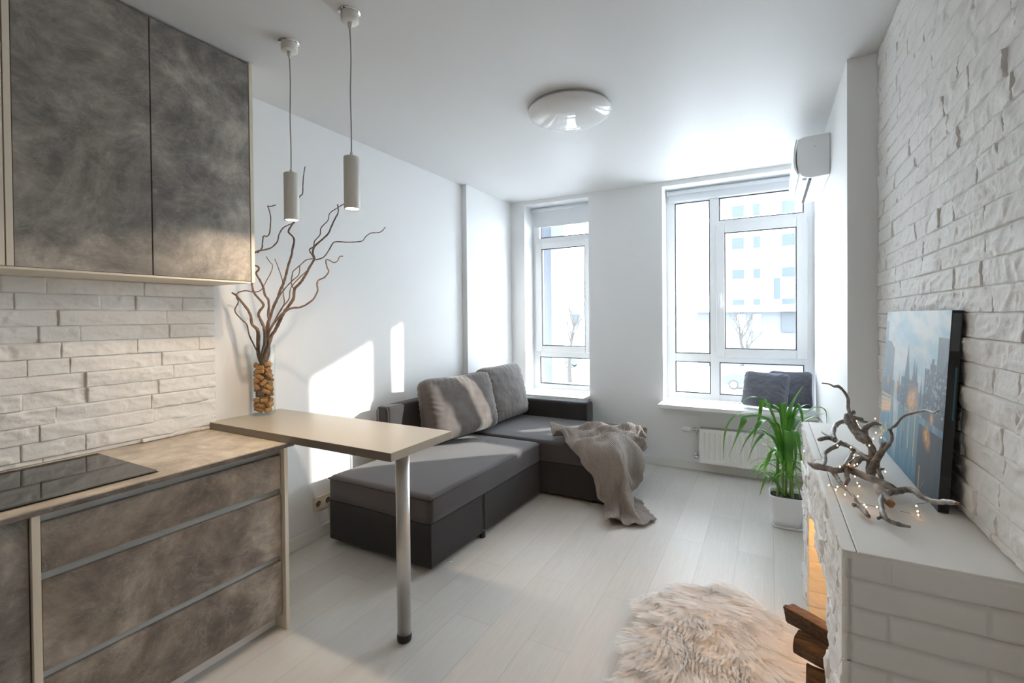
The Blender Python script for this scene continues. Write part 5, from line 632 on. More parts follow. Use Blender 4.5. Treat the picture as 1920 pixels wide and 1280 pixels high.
# ------------------------------------------------------------------ outside: street, houses, cars, trees
M['o_wall'] = simple('facade_render', (.86, .85, .80, 1), .8)
M['o_grey'] = simple('facade_grey', (.075, .08, .09, 1), .8)
M['o_glass'] = simple('facade_window', (.045, .055, .07, 1), .5, spec=.1)
M['o_white'] = simple('facade_white', (.9, .9, .9, 1), .6)
M['o_dark'] = simple('balcony_dark', (.03, .035, .04, 1), .6)
M['o_ground'] = simple('pale_paving', (.55, .56, .58, 1), .9, bs=3, bstr=.1)
M['o_pier'] = simple('pier_render', (.10, .11, .13, 1), .8)
M['o_soffit'] = simple('balcony_slab', (.30, .32, .36, 1), .8)
M['o_car'] = simple('car_paint', (.07, .075, .085, 1), .6, spec=.1)
M['o_tyre'] = simple('tyre_rubber', (.035, .035, .035, 1), .8)
M['o_tree'] = simple('tree_bark', (.035, .032, .03, 1), .9)
tag(bx('ground_street', (-60, YW+.25, -3.7), (60, 90, -3.6), M['o_ground']), kind=S)
tag(bx('trim_1', (-2.75, 5.22, -3.6), (-2.30, 5.62, 2.79), M['o_pier']), kind=S)
tag(bx('trim_2', (-4.0, YW+.25, 2.79), (3.0, 6.42, 3.0), M['o_soffit']), kind=S)
fb = empty('apartment_building', (4, 50, -3.6), 'pale apartment block across the street seen through the right window', 'building')
MB().box(-6.3, 50, 2.2, 16, 62, 15).build('wall', M['o_wall'], fb)
MB().box(-6.3, 50.3, -3.6, 16, 62, 2.2).build('ground_floor', M['o_grey'], fb)
MB().box(-6.8, 49.3, 1.75, 16, 50.3, 2.35).build('balcony_band', M['o_white'], fb)
for cx_, w_ in ((-2.55, 1.05), (-.97, .6), (1.6, 1.05), (4.6, 1.05)):
    for z0, z1 in ((2.4, 2.95), (4.9, 5.8), (7.75, 8.85), (10.8, 11.9)):
        bx('window', (cx_-w_/2, 49.93, z0), (cx_+w_/2, 50.1, z1), M['o_glass'], fb)
for cx_ in (-1.9, -.95, 3.4):
    for z0 in (5.95, 3.2): 
        f_ = MB(); frame_rect(f_, cx_-.4, z0, cx_+.4, z0+1.6, .08, 49.9, 50.02); f_.build('window_frame', M['o_grey'], fb)
for x0, x1 in ((-2.65, -1.95), (-1.3, -.62), (-4.6, -3.9)): bx('shop_window', (x0, 50.2, -.15), (x1, 50.35, 1.5), M['o_white'], fb)
bx('dark_bay', (1.05, 50.15, -.15), (2.25, 50.35, 1.7), M['o_dark'], fb)
bx('balcony', (.4, 49.6, 2.9), (.95, 50.1, 4.85), M['o_glass'], fb)
fb2 = empty('distant_building', (-12, 60, -3.6), 'pale low building far beyond the left window', 'building')
MB().box(-30, 60, -3.6, -12, 70, 3.2).build('wall', M['o_wall'], fb2)
for i in range(7): bx('window', (-28+i*2.3, 59.9, .4), (-27+i*2.3, 60.1, 1.8), M['o_glass'], fb2)
def car(x, y, flip, label):
    t = empty('parked_car', (x, y, -3.6), label, 'car', 'cars parked across the street')
    pr = [(-2.1, .35), (-2.1, .8), (-1.9, .95), (-1.1, 1.0), (-.5, 1.42), (.9, 1.45), (1.6, 1.02), (2.1, .92), (2.15, .35)]
    V = []; F = []
    for yy, s_ in ((y-.85, 1), (y+.85, 1)):
        for a, b in pr: V.append((x+a*flip, yy, -3.6+b))
    n = len(pr); F = [list(range(n)), list(range(n, 2*n))[::-1]]+[(i, i+n, (i+1) % n+n, (i+1) % n) for i in range(n)]
    mesh('body', V, F, M['o_car'], t, bev=.06)
    V = [(x+a*flip, yy, -3.6+b) for yy in (y-.87, y-.84) for a, b in ((-.95, 1.02), (-.45, 1.36), (.85, 1.38), (1.35, 1.02))]
    mesh('side_window', V, [(0, 1, 2, 3), (7, 6, 5, 4), (0, 4, 5, 1), (1, 5, 6, 2), (2, 6, 7, 3), (3, 7, 4, 0)], M['o_white'], t)
    for wx in (-1.35, 1.35):
        for wy in (y-.88, y+.68):
            w_ = MB().lathe([(.12, 0), (.31, 0), (.33, .05), (.33, .15), (.31, .2), (.12, .2)], (x+wx*flip, wy, -3.27), 24, 'y').build('wheel', M['o_tyre'], t)
            MB().lathe([(.02, -.01), (.2, -.012), (.2, .02)], (x+wx*flip, wy, -3.27), 20, 'y').build('hubcap', M['o_white'], w_)
car(-.75, 36, -1, 'grey car parked in the street behind the cushions of the right window')
car(-18.6, 44, 1, 'grey car parked in the street seen low in the left window')
def tree(x, y, h, seed, label):
    rs = random.Random(seed); mb = MB()
    def br(p, d, l, r, k):
        pts = [p]; q = Vector(p); dd = Vector(d)
        for i in range(4):
            dd = (dd+Vector((rs.uniform(-.18, .18), rs.uniform(-.18, .18), rs.uniform(-.02, .15)))).normalized(); q = q+dd*l/4; pts.append(q.copy())
        mb.tube(pts, [r*(1-.13*i) for i in range(5)], 5)
        if k > 0:
            for j in range(rs.choice((2, 3, 3))):
                a = rs.uniform(0, 6.28); e = rs.uniform(.4, .85)
                br(pts[rs.choice((2, 3, 4))], (dd+Vector((math.cos(a)*e, math.sin(a)*e, .25))).normalized(), l*.68, r*.55, k-1)
    br(Vector((x, y, -3.6)), Vector((0, 0, 1)), h*.42, .12*h/4, 5)
    tag(mb.build('bare_tree', M['o_tree'], origin=(x, y, -3.6)), label, 'tree', 'bare street trees')
tree(-5.5, 32, 7.5, 3, 'bare young tree seen through the narrow pane of the right window')
tree(-13.5, 34, 7.0, 8, 'bare young tree seen far off through the left window')
tree(-1.9, 40, 6.0, 5, 'bare young tree in front of the pale apartment block')
# ------------------------------------------------------------------ kitchen
XF = -2.25; YU1 = 1.452
wc = empty('wall_cabinet', (-2.42, 1.0, 1.615), 'tall grey concrete-look wall cabinet with two doors above the backsplash', 'cabinet')
m_ = MB().box(XL+.002, .55, 1.618, XF-.022, YU1-.019, 1.636).box(XL+.002, .55, 2.66, XF-.022, YU1-.019, ZC-.004).box(XL+.002, .55, 1.636, XL+.012, YU1-.019, 2.66).box(XL+.012, .575, 1.636, XF-.022, .595, 2.66)
m_.build('carcass', M['cream'], wc)
bx('side_panel', (XL+.002, YU1-.018, 1.612), (XF+.002, YU1, ZC-.003), M['cream'], wc, bev=.001)
bx('bottom_panel', (XL+.002, .0, 1.609), (XF-.004, YU1-.019, 1.6175), M['cream'], wc)
bx('door', (XF-.02, 1.011, 1.6185), (XF, YU1-.021, ZC-.012), M['upper'], wc, bev=.0012)
bx('door', (XF-.02, .599, 1.6185), (XF, 1.0065, ZC-.012), M['upper'], wc, bev=.0012)
bx('filler_panel', (XF-.02, .578, 1.6185), (XF+.004, .596, ZC-.003), M['cream'], wc, bev=.001)
tc_ = empty('tall_cabinet', (-2.42, .2, 1.615), 'cream cabinet at the left edge beside the grey wall cabinet', 'cabinet')
bx('carcass', (XL+.002, -.05, 1.6185), (XF-.022, .548, ZC-.004), M['cream'], tc_)
bx('door', (XF-.02, -.05, 1.6185), (XF+.003, .575, ZC-.006), M['cream'], tc_, bev=.0015)
# base drawers
XD = -1.975; WT = .857
dc = empty('drawer_cabinet', (-2.25, .97, 0), 'brown concrete-look base cabinet with three wide drawers under the worktop', 'cabinet')
m_ = MB().box(XL+.016, .568, .07, XD-.06, 1.384, .088).box(XL+.016, .568, .088, XL+.026, 1.384, .836)
m_.build('carcass', M['cream'], dc)
bx('side_panel', (XL+.016, 1.386, 0), (-1.952, 1.404, WT-.021), M['cream'], dc, bev=.001)
bx('side_panel', (XL+.016, .546, 0), (-1.962, .566, WT-.021), M['cream'], dc, bev=.001)
for z0, z1 in ((.652, .806), (.345, .622), (.068, .315)):
    bx('drawer', (XD-.02, .571, z0), (XD, 1.382, z1), M['drawer'], dc, bev=.0015)
for z0, z1 in ((.806, .8355), (.622, .652), (.315, .345)):       # bevelled grip channels
    yy0, yy1 = .568, 1.384
    V = []; pr = [(XD-.055, z1+(-.0005)), (XD-.002, z1-.0005), (XD-.006, z1-.006), (XD-.045, z0+.004), (XD-.055, z0+.001)]
    if z0 > .8: pr = [(XD-.055, z1), (XD-.012, z1), (XD-.016, z1-.004), (XD-.0235, z0-.010), (XD-.055, z0-.010)]
    else: pr = [(XD-.055, z0-.012), (XD-.055, z1+.012), (XD-.032, z1+.012), (XD-.030, z1-.004), (XD-.022, z0-.0), (XD-.022, z0-.012)]
    n = len(pr); V = [(x, yy, z) for yy in (yy0, yy1) for x, z in pr]
    mesh('grip_channel', V, [list(range(n)), list(range(n, 2*n))[::-1]]+[(i, i+n, (i+1) % n+n, (i+1) % n) for i in range(n)], M['alu'], dc)
bx('plinth', (XD-.07, .568, 0), (XD-.055, 1.384, .066), M['white'], dc)
dc2 = empty('door_cabinet', (-2.25, .3, 0), 'dark grey base cabinet with a plain door at the left edge', 'cabinet')
bx('carcass', (XL+.016, -.1, .07), (XD-.022, .544, WT-.021), M['cream'], dc2)
bx('door', (XD-.02, -.1, .068), (XD, .542, .832), M['upper'], dc2, bev=.0015)
bx('plinth', (XD-.07, -.1, 0), (XD-.055, .544, .066), M['white'], dc2)
wt = empty('kitchen_worktop', (-2.25, .7, WT-.02), 'pale beige stone-look worktop above the drawers', 'worktop')
bx('top', (XL+.004, -.1, WT-.004), (-1.957, 1.442, WT), M['worktop'], wt)
bx('front_edge', (XL+.004, -.1, WT-.020), (-1.957, 1.442, WT-.0041), M['edge'], wt)
hob = empty('induction_hob', (-2.3, .63, WT), 'black glass induction hob set flush in the worktop', 'hob')
bx('glass_top', (-2.535, .345, WT+.0005), (-2.025, .915, WT+.006), M['glassblack'], hob, bev=.001)
# bar table
bt = empty('bar_table', (-1.9, 1.6, 0), 'taupe bar table with one round steel leg jutting from the worktop', 'table')
bx('tabletop', (XL+.003, 1.402, WT+.0008), (-1.317, 1.811, .8934), [M['table']], bt, bev=.0012)
bx('edge_band', (XL+.003, 1.4008, WT+.0015), (-1.3155, 1.4019, .8925), M['table_edge'], bt)
LX, LY = -1.425, 1.588
lg = MB().lathe([(.0305, .032), (.0305, WT-.004)], (LX, LY, 0), 40).build('leg', M['steel'], bt, smooth=False)
lg.data.polygons.foreach_set('use_smooth', [len(p.vertices) == 4 for p in lg.data.polygons])
MB().lathe([(.022, 0), (.030, .003), (.0325, .010), (.0325, .030), (.031, .0335)], (LX, LY, 0), 40).build('foot_cap', M['black'], lg, smooth=True)
MB().lathe([(.031, WT-.012), (.045, WT-.009), (.045, WT-.001)], (LX, LY, 0), 40).build('mounting_plate', M['steel'], lg)
# pendants
def pendant(x, y, label):
    t = empty('pendant_lamp', (x, y, ZC), label, 'lamp', 'cylinder pendant lamps above the bar table')
    MB().lathe([(.001, ZC-.004), (.045, ZC-.004), (.046, ZC-.001), (.046, ZC)], (x-.003, y, 0), 32, cap=False).build('rosette', M['chrome'], t, smooth=True)
    MB().lathe([(.001, ZC-.042), (.033, ZC-.042), (.036, ZC-.039), (.036, ZC-.0045)], (x, y, 0), 32, cap=False).build('canopy', M['lampbody'], t, smooth=True)
    MB().lathe([(.005, ZC-.072), (.008, ZC-.060), (.010, ZC-.043)], (x, y, 0), 16).build('cable_grip', M['lampbody'], t, smooth=True)
    P, R = spline([(x, y, ZC-.07), (x+.004, y, 2.52), (x-.002, y, 2.36), (x+.001, y, 2.22), (x, y, 2.118)], [.0024]*5, 5)
    MB().tube(P, R, 8).build('cable', M['cable'], t, smooth=True)
    h = MB().lathe([(.024, 1.889), (.031, 1.884), (.0325, 1.886), (.0325, 2.098), (.030, 2.1015), (.001, 2.1015)], (x, y, 0), 40, cap=False).build('lamp_shade', M['lampbody'], t, smooth=True)
    MB().lathe([(.004, 2.125), (.006, 2.115), (.010, 2.1017)], (x, y, 0), 16).build('cable_grip', M['lampbody'], t, smooth=True)
    MB().lathe([(.001, 1.888), (.026, 1.888)], (x, y, 0), 32, cap=False).build('bulb_lens', M['bulb'], h)
    return t
M['bulb'] = emis('warm_bulb', (1, .79, .56, 1), 290)
pendant(-1.931, 1.428, 'white cylinder pendant lamp hanging lower and nearer the cabinet')
pendant(-1.523, 1.411, 'white cylinder pendant lamp further from the wall cabinet')
# ceiling lamp
cl = empty('ceiling_lamp', (-1.06, 2.70, ZC), 'round glossy white dome lamp on the middle of the ceiling', 'lamp')
MB().lathe([(.001, ZC-.001), (.235, ZC-.001), (.235, ZC-.02), (.001, ZC-.02)], (-1.06, 2.70, 0), 64, cap=False).build('base_ring', M['alu'], cl, smooth=False)
pr = [(.001, ZC-.098)]+[(.25*math.sin(a*math.pi/2/14), ZC-.026-.072*math.cos(a*math.pi/2/14)) for a in range(1, 15)]+[(.251, ZC-.020), (.246, ZC-.0165), (.236, ZC-.0165)]
MB().lathe(pr, (-1.06, 2.70, 0), 72, cap=False).build('dome', simple('glossy_white_dome', (.80, .80, .80, 1), .04, spec=.35), cl, smooth=True)
# ------------------------------------------------------------------ air conditioner
ac = empty('air_conditioner', (.25, 4.0, 2.2), 'white split air conditioner high on the right wall by the window', 'air conditioner')
prf = [(XR1-.001, 2.586), (.205, 2.583), (.172, 2.57), (.166, 2.50), (.166, 2.42), (.176, 2.364), (.190, 2.335), (.218, 2.32), (.25, 2.315), (XR1-.001, 2.322)]
def extr(name, pr, y0, y1, mat, par, **k):
    n = len(pr); V = [(x, y, z) for y in (y0, y1) for x, z in pr]
    return mesh(name, V, [list(range(n)), list(range(n, 2*n))[::-1]]+[(i, i+n, (i+1) % n+n, (i+1) % n) for i in range(n)], mat, par, **k)
extr('body', prf, 3.611, 4.42, M['acw'], ac, bev=.006)
fr = [(.161, 2.575), (.150, 2.52), (.146, 2.44), (.152, 2.38), (.168, 2.345), (.176, 2.35), (.163, 2.385), (.158, 2.44), (.161, 2.52), (.170, 2.573)]
extr('front_panel', fr, 3.616, 4.415, M['acw'], ac)
bx('louvre', (.196, 3.64, 2.308), (.222, 4.39, 2.322), M['acw'], ac, bev=.003)
bx('air_slot', (.232, 3.64, 2.3105), (.248, 4.39, 2.316), M['dark'], ac)
MB().lathe([(.004, 3.606), (.004, 3.612)], (.265, 0, 2.51), 12, 'y').build('screw_cover', M['alu'], ac)
# ------------------------------------------------------------------ radiator
rd = empty('radiator', (-.14, 4.56, .1), 'white panel radiator on the wall under the right window', 'radiator')
x0r, x1r, z0r, z1r = -.553, .255, .102, .412
nx, nz = 420, 40; V = []; F = []
for i in range(nx+1):
    for j in range(nz+1):
        x = x0r+(x1r-x0r)*i/nx; z = z0r+(z1r-z0r)*j/nz; t = ((x-x0r-.02)/.042) % 1
        env = max(0, min(1, (z-z0r-.03)/.02))*max(0, min(1, (z1r-.03-z)/.02))*max(0, min(1, (x-x0r-.015)/.005))*max(0, min(1, (x1r-.015-x)/.005))
        rib = max(0, min(1, (abs(t-.5)-.14)/.14))
        V.append((x, 4.52+.010*(1-rib)*env, z))
F = [(i*(nz+1)+j, (i+1)*(nz+1)+j, (i+1)*(nz+1)+j+1, i*(nz+1)+j+1) for i in range(nx) for j in range(nz)]
mesh('front_panel', V, F, M['rad'], rd, smooth=True)
m_ = MB().box(x0r, 4.5205, z0r, x0r+.004, 4.60, z1r).box(x1r-.004, 4.5205, z0r, x1r, 4.60, z1r).box(x0r+.004, 4.585, z0r, x1r-.004, 4.6, z1r-.01)
m_.build('side_cover', M['rad'], rd)
m_ = MB()
for i in range(100):
    x = x0r+.008+i*(x1r-x0r-.016)/100; m_.box(x, 4.53, z1r-.004, x+.004, 4.59, z1r+.002)
m_.box(x0r+.004, 4.522, z1r-.006, x1r-.004, 4.528, z1r+.002).box(x0r+.004, 4.592, z1r-.006, x1r-.004, 4.6, z1r+.002)
m_.build('top_grille', M['alu'], rd)
v_ = MB().lathe([(.008, x0r-.075), (.011, x0r-.07), (.011, x0r-.045), (.016, x0r-.04), (.016, x0r-.02), (.010, x0r-.015), (.010, x0r+.001)], (0, 4.57, .385), 20, 'x').build('valve', M['chrome'], rd, smooth=True)
MB().lathe([(.001, x0r-.155), (.018, x0r-.153), (.020, x0r-.13), (.021, x0r-.085), (.016, x0r-.076), (.001, x0r-.076)], (0, 4.57, .385), 24, 'x', cap=False).build('thermostat_knob', M['acw'], v_, smooth=True)
MB().tube([(x0r-.05, 4.57, .385), (x0r-.05, 4.60, .385), (x0r-.05, 4.632, .385)], .009, 12).build('pipe', M['chrome'], v_, smooth=True)
v2_ = MB().lathe([(.010, x0r-.05), (.013, x0r-.045), (.013, x0r-.02), (.010, x0r-.015), (.010, x0r+.001)], (0, 4.57, .135), 20, 'x').build('valve', M['chrome'], rd, smooth=True)
MB().tube([(x0r-.035, 4.57, .135), (x0r-.035, 4.60, .135), (x0r-.035, 4.632, .135)], .009, 12).build('pipe', M['chrome'], v2_, smooth=True)
MB().tube([(x0r-.035, 4.57, .14), (x0r-.035, 4.57, .175)], .009, 12).build('spindle', M['chrome'], v2_, smooth=True)
# ------------------------------------------------------------------ socket
M['socket_in'] = simple('socket_recess', srgb(120, 110, 98), .5)
sk = empty('wall_socket', (XL, 2.105, .18), 'cream double wall socket low on the left wall behind the sofa end', 'socket')
bx('plate', (XL+.0005, 2.03, .185), (XL+.011, 2.18, .272), M['socket'], sk, bev=.003)
for y in (2.068, 2.142):
    MB().lathe([(.020, XL+.0112), (.0205, XL+.015), (.0245, XL+.015), (.0255, XL+.0112)], (0, y, .229), 28, 'x', cap=False).build('socket_ring', M['socket'], sk, smooth=True)
    MB().lathe([(.001, XL+.0114), (.0202, XL+.0114)], (0, y, .229), 28, 'x', cap=False).build('socket_insert', M['socket_in'], sk)
    MB().lathe([(.0025, XL+.0115), (.0025, XL+.0122)], (0, y-.009, .229), 10, 'x').add(*[[], []]).lathe([(.0025, XL+.0115), (.0025, XL+.0122)], (0, y+.009, .229), 10, 'x').build('pin_holes', M['dark'], sk)
# ------------------------------------------------------------------ sofa
def slab(name, P, z0, z1, mat, par, bev=.03, crown=.0, seg=5, n=24):
    """upholstered block on a four-cornered plan P (counter-clockwise), softly crowned on top"""
    P = [Vector((p[0], p[1], 0)) for p in P]; V = []; F = []
    def pt(a, b): return P[0]*(1-a)*(1-b)+P[1]*a*(1-b)+P[2]*a*b+P[3]*(1-a)*b
    L = [pt(0, 0), pt(1, 0), pt(1, 1), pt(0, 1)]
    W_ = (L[1]-L[0]).length; D_ = (L[3]-L[0]).length; H_ = z1-z0
    # rounded box through many rings
    r = bev; rings = []
    def ring(ins, z):
        out = []
        rr = max(r-ins, .004); m = 6
        for ci, (cu, cv) in enumerate(((0, 0), (1, 0), (1, 1), (0, 1))):
            for k in range(m+1):
                a = math.pi*(1+ci*.5)+k*math.pi/2/m
                u = (r if cu == 0 else W_-r)+math.cos(a)*rr; v = (r if cv == 0 else D_-r)+math.sin(a)*rr
                out.append((u, v, z))
            if ci < 3: # straight subdivisions
                cu2, cv2 = ((1, 0), (1, 1), (0, 1))[ci]
            else: cu2, cv2 = 0, 0
            a = math.pi*(1+ci*.5)+math.pi/2
            u0 = (r if cu == 0 else W_-r)+math.cos(a)*rr; v0 = (r if cv == 0 else D_-r)+math.sin(a)*rr
            u1 = (r if cu2 == 0 else W_-r)+math.cos(a)*rr; v1 = (r if cv2 == 0 else D_-r)+math.sin(a)*rr
            for k in range(1, n): out.append((u0+(u1-u0)*k/n, v0+(v1-v0)*k/n, z))
        return out
    rings = [ring(.006, z0), ring(0, z0+.006), ring(0, z0+H_*.3), ring(0, z0+H_*.6), ring(0, z1-r*.8)]
    for k in range(1, seg+1):
        a = k/seg*math.pi/2; rings.append(ring(r*.8*(1-math.cos(a)), z1-r*.8+r*.8*math.sin(a)))
    nr = len(rings[0]); k0 = len(rings)
    cx, cy = W_/2, D_/2
    for q in (.97, .9, .8, .65, .5, .35, .2, .08):
        rings.append([(cx+(u-cx)*q, cy+(v-cy)*q, z1) for u, v, z in rings[k0-1]])
    for i, rg in enumerate(rings):
        for u, v, z in rg:
            a = min(max(u/W_, 0), 1); b = min(max(v/D_, 0), 1)
            e = min(a, 1-a)*W_; g = min(b, 1-b)*D_; dd = min(e, g)
            if i >= k0-1: z += crown*(1-math.exp(-dd/.09))+.0035*(float(fbm(np.array([u*7.]), np.array([v*7.]), 4, 3)[0])-.45)*(1-math.exp(-dd/.05))
            elif i < k0-seg: # slight belly on the sides
                t = (z-z0)/H_; 
            q = pt(a, b); V.append((q.x, q.y, z))
    for i in range(len(rings)-1):
        for k in range(nr):
            l = (k+1) % nr; F.append((i*nr+k, i*nr+l, (i+1)*nr+l, (i+1)*nr+k))
    F.append([(len(rings)-1)*nr+k for k in range(nr)]); F.append(list(range(nr))[::-1])
    return mesh(name, V, F, mat, par, smooth=True)
def piping(P, z, par, r=.0035, mat=None):
    mb = MB(); n = len(P); Q = []
    for i in range(n):
        a = Vector((P[i][0], P[i][1], z)); b = Vector((P[(i+1) % n][0], P[(i+1) % n][1], z))
        for k in range(10): Q.append(a+(b-a)*k/10)
    Q.append(Q[0].copy()); mb.tube(Q, r, 6); return mb.build('piping', mat or M['sofa_dark'], par, smooth=True)
sofa = empty('corner_sofa', (-1.9, 3.2, 0), 'charcoal fabric corner sofa with a chaise running along the left wall', 'sofa')
near = [(-2.468, 2.055), (-1.643, 2.052), (-1.600, 3.385), (-2.40, 3.385)]
def inset(P, d):
    c = sum((Vector(p) for p in P), Vector((0, 0)))/4; return [tuple(Vector(p)+(c-Vector(p)).normalized()*d) for p in P]
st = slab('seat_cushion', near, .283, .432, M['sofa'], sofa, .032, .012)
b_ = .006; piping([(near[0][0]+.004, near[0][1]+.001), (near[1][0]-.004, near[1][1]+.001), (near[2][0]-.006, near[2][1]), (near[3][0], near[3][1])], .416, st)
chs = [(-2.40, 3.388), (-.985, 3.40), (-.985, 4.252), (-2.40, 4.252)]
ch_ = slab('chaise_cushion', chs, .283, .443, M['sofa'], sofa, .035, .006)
# storage base in two drawers, base of the chaise
def base(name, x0, y0, x1, y1, x1b=None):
    x1b = x1b if x1b is not None else x1
    V = [(x0, y0, .032), (x1, y0, .032), (x1b, y1, .032), (x0, y1, .032), (x0, y0, .28), (x1, y0, .28), (x1b, y1, .28), (x0, y1, .28)]
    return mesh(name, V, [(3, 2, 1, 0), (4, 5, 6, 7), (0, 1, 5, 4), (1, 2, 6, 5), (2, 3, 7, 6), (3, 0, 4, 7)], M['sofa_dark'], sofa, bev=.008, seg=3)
base('storage_drawer', -2.462, 2.060, -1.648, 2.568, -1.632)
base('storage_box', -2.40, 2.592, -1.630, 3.384, -1.606)
base('chaise_base', -2.40, 3.404, -.992, 4.25)
for x, y in ((-1.64, 2.580), (-1.02, 3.44), (-1.02, 4.2), (-2.36, 4.2), (-2.36, 2.7)):
    MB().lathe([(.017, 0), (.019, .004), (.019, .05), (.001, .05)], (x, y, 0), 20).build('foot', M['black'], sofa, smooth=False)
bx('drawer_runner', (-1.66, 2.570, .045), (-1.636, 2.590, .278), M['black'], sofa)
P, R = spline([(-1.644, 2.20, .034), (-1.636, 2.205, .016), (-1.630, 2.225, .006), (-1.634, 2.245, .016), (-1.640, 2.25, .034)], [.0022]*5, 5)
MB().tube(P, R, 8).build('wire_handle', M['chrome'], sofa, smooth=True)
MB().tube([(-1.24, 3.395, .03), (-1.18, 3.385, .012), (-1.12, 3.395, .03)], .002, 8).build('wire_handle', M['chrome'], sofa, smooth=True)
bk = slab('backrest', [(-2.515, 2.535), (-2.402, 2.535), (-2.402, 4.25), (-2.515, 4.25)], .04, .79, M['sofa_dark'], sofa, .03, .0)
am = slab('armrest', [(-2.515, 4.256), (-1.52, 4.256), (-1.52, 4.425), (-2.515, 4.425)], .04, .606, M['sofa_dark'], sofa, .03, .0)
m_ = MB()
for y in (2.536,): m_.tube([(-2.512, y, .06), (-2.512, y, .76), (-2.495, y, .785), (-2.42, y, .785), (-2.405, y, .76), (-2.405, y, .06)], .0035, 6)
m_.build('piping', M['sofa'], bk, smooth=True)
MB().tube([(-1.521, 4.262, .06), (-1.521, 4.262, .575), (-1.523, 4.285, .60), (-1.523, 4.40, .60), (-1.521, 4.42, .575), (-1.521, 4.42, .06)], .0035, 6).build('piping', M['sofa'], am, smooth=True)
# cushions
def pillow(name, c, eu, ev, W, H, T, mat, label, cat, group, seed, boxy=.42, point=.04, wr=1.0, sag=0):
    eu = Vector(eu).normalized(); ev = Vector(ev); ev = (ev-eu*ev.dot(eu)).normalized(); en = eu.cross(ev)
    c = Vector(c)+ev*H/2; n = 64
    g = np.linspace(-1, 1, n+1); U, Vv = np.meshgrid(g, g, indexing='ij')
    px = U*W/2*(1-point*(1-Vv**2)*np.abs(U)**3); py = Vv*H/2*(1-point*(1-U**2)*np.abs(Vv)**3)
    rc = np.clip((np.abs(U)**6+np.abs(Vv)**6), 0, 2); sh = 1-.035*rc**2
    px = px*sh; py = py*sh-sag*H*(1-U**2)*np.clip(Vv, 0, 1)
    th = ((1-U**4)*(1-Vv**4)).clip(0)**boxy*T/2*(1-.18*Vv)
    du = 1-np.abs(U); dv = 1-np.abs(Vv)
    w1_ = np.sin(U*W*60+4*vn(U*3, Vv*3, seed)*3)*np.exp(-dv*6)*(1-np.exp(-dv*30)); w2_ = np.sin(Vv*H*60+12*vn(U*3+5, Vv*3, seed+1))*np.exp(-du*6)*(1-np.exp(-du*30))
    big = (fbm(U*1.6+3, Vv*1.6+1, seed+2, 3)-.45)
    VV = []; 
    for s in (1, -1):
        t = s*th*(1+.22*big*(1-np.exp(-np.minimum(du, dv)*6)))+s*wr*.006*(w1_+w2_)+s*wr*.014*(fbm(U*4+s, Vv*4, seed+7, 3)-.45)*(1-np.exp(-np.minimum(du, dv)*8))
        t = np.where((du < 1e-6) | (dv < 1e-6), 0, t)
        VV.append(np.array(c)+px[..., None]*np.array(eu)+py[..., None]*np.array(ev)+t[..., None]*np.array(en))
    V = np.concatenate([v.reshape(-1, 3) for v in VV]); m = n+1; F = []
    for i in range(n):
        for j in range(n):
            a = i*m+j; F.append((a, a+m, a+m+1, a+1)); b = a+m*m; F.append((b, b+1, b+m+1, b+m))
    bm = bmesh.new(); me = bpy.data.meshes.new(name); bot = c-ev*H/2
    me.from_pydata((V-np.array(bot)).tolist(), [], F); bm.from_mesh(me); bmesh.ops.remove_doubles(bm, verts=bm.verts, dist=1e-5); bm.to_mesh(me); bm.free()
    o = link(name, me, mat, None, True); o.location = bot
    tag(o, label, cat, group)
    # seam
    mb = MB(); Q = [VV[0][i, 0] for i in range(0, n, 2)]+[VV[0][n, j] for j in range(0, n, 2)]+[VV[0][i, n] for i in range(n, 0, -2)]+[VV[0][0, j] for j in range(n, 0, -2)]
    Q.append(Q[0]); mb.tube(Q, .0028, 6); mb.build('seam', mat, o, smooth=True)
    return o
pillow('back_cushion', (-2.205, 3.205, .447), (.15, .985, 0), (-.20, 0, .98), .84, .53, .24, M['cushion'], 'large taupe-grey back cushion nearer the camera, crossed by a bright band of sunlight', 'cushion', 'large back cushions on the sofa', 3, sag=.01)
pillow('back_cushion', (-2.185, 3.895, .452), (.05, .99, 0), (-.20, 0, .98), .72, .54, .22, M['cushion'], 'large grey back cushion in the far corner by the left window', 'cushion', 'large back cushions on the sofa', 8, sag=.0)
pillow('throw_pillow', (-.045, 4.575, ZS+.006), (.90, -.42, 0), (.10, .22, .96), .40, .33, .15, M['pillow'], 'square slate-grey throw pillow standing in front on the window sill', 'pillow', 'slate throw pillows on the window sill', 12, .5, .07)
pillow('throw_pillow', (.165, 4.685, ZS+.006), (.97, .02, 0), (.10, .25, .96), .345, .335, .13, M['pillow'], 'slate-grey throw pillow leaning behind the other in the right corner of the sill', 'pillow', 'slate throw pillows on the window sill', 17, .5, .07)
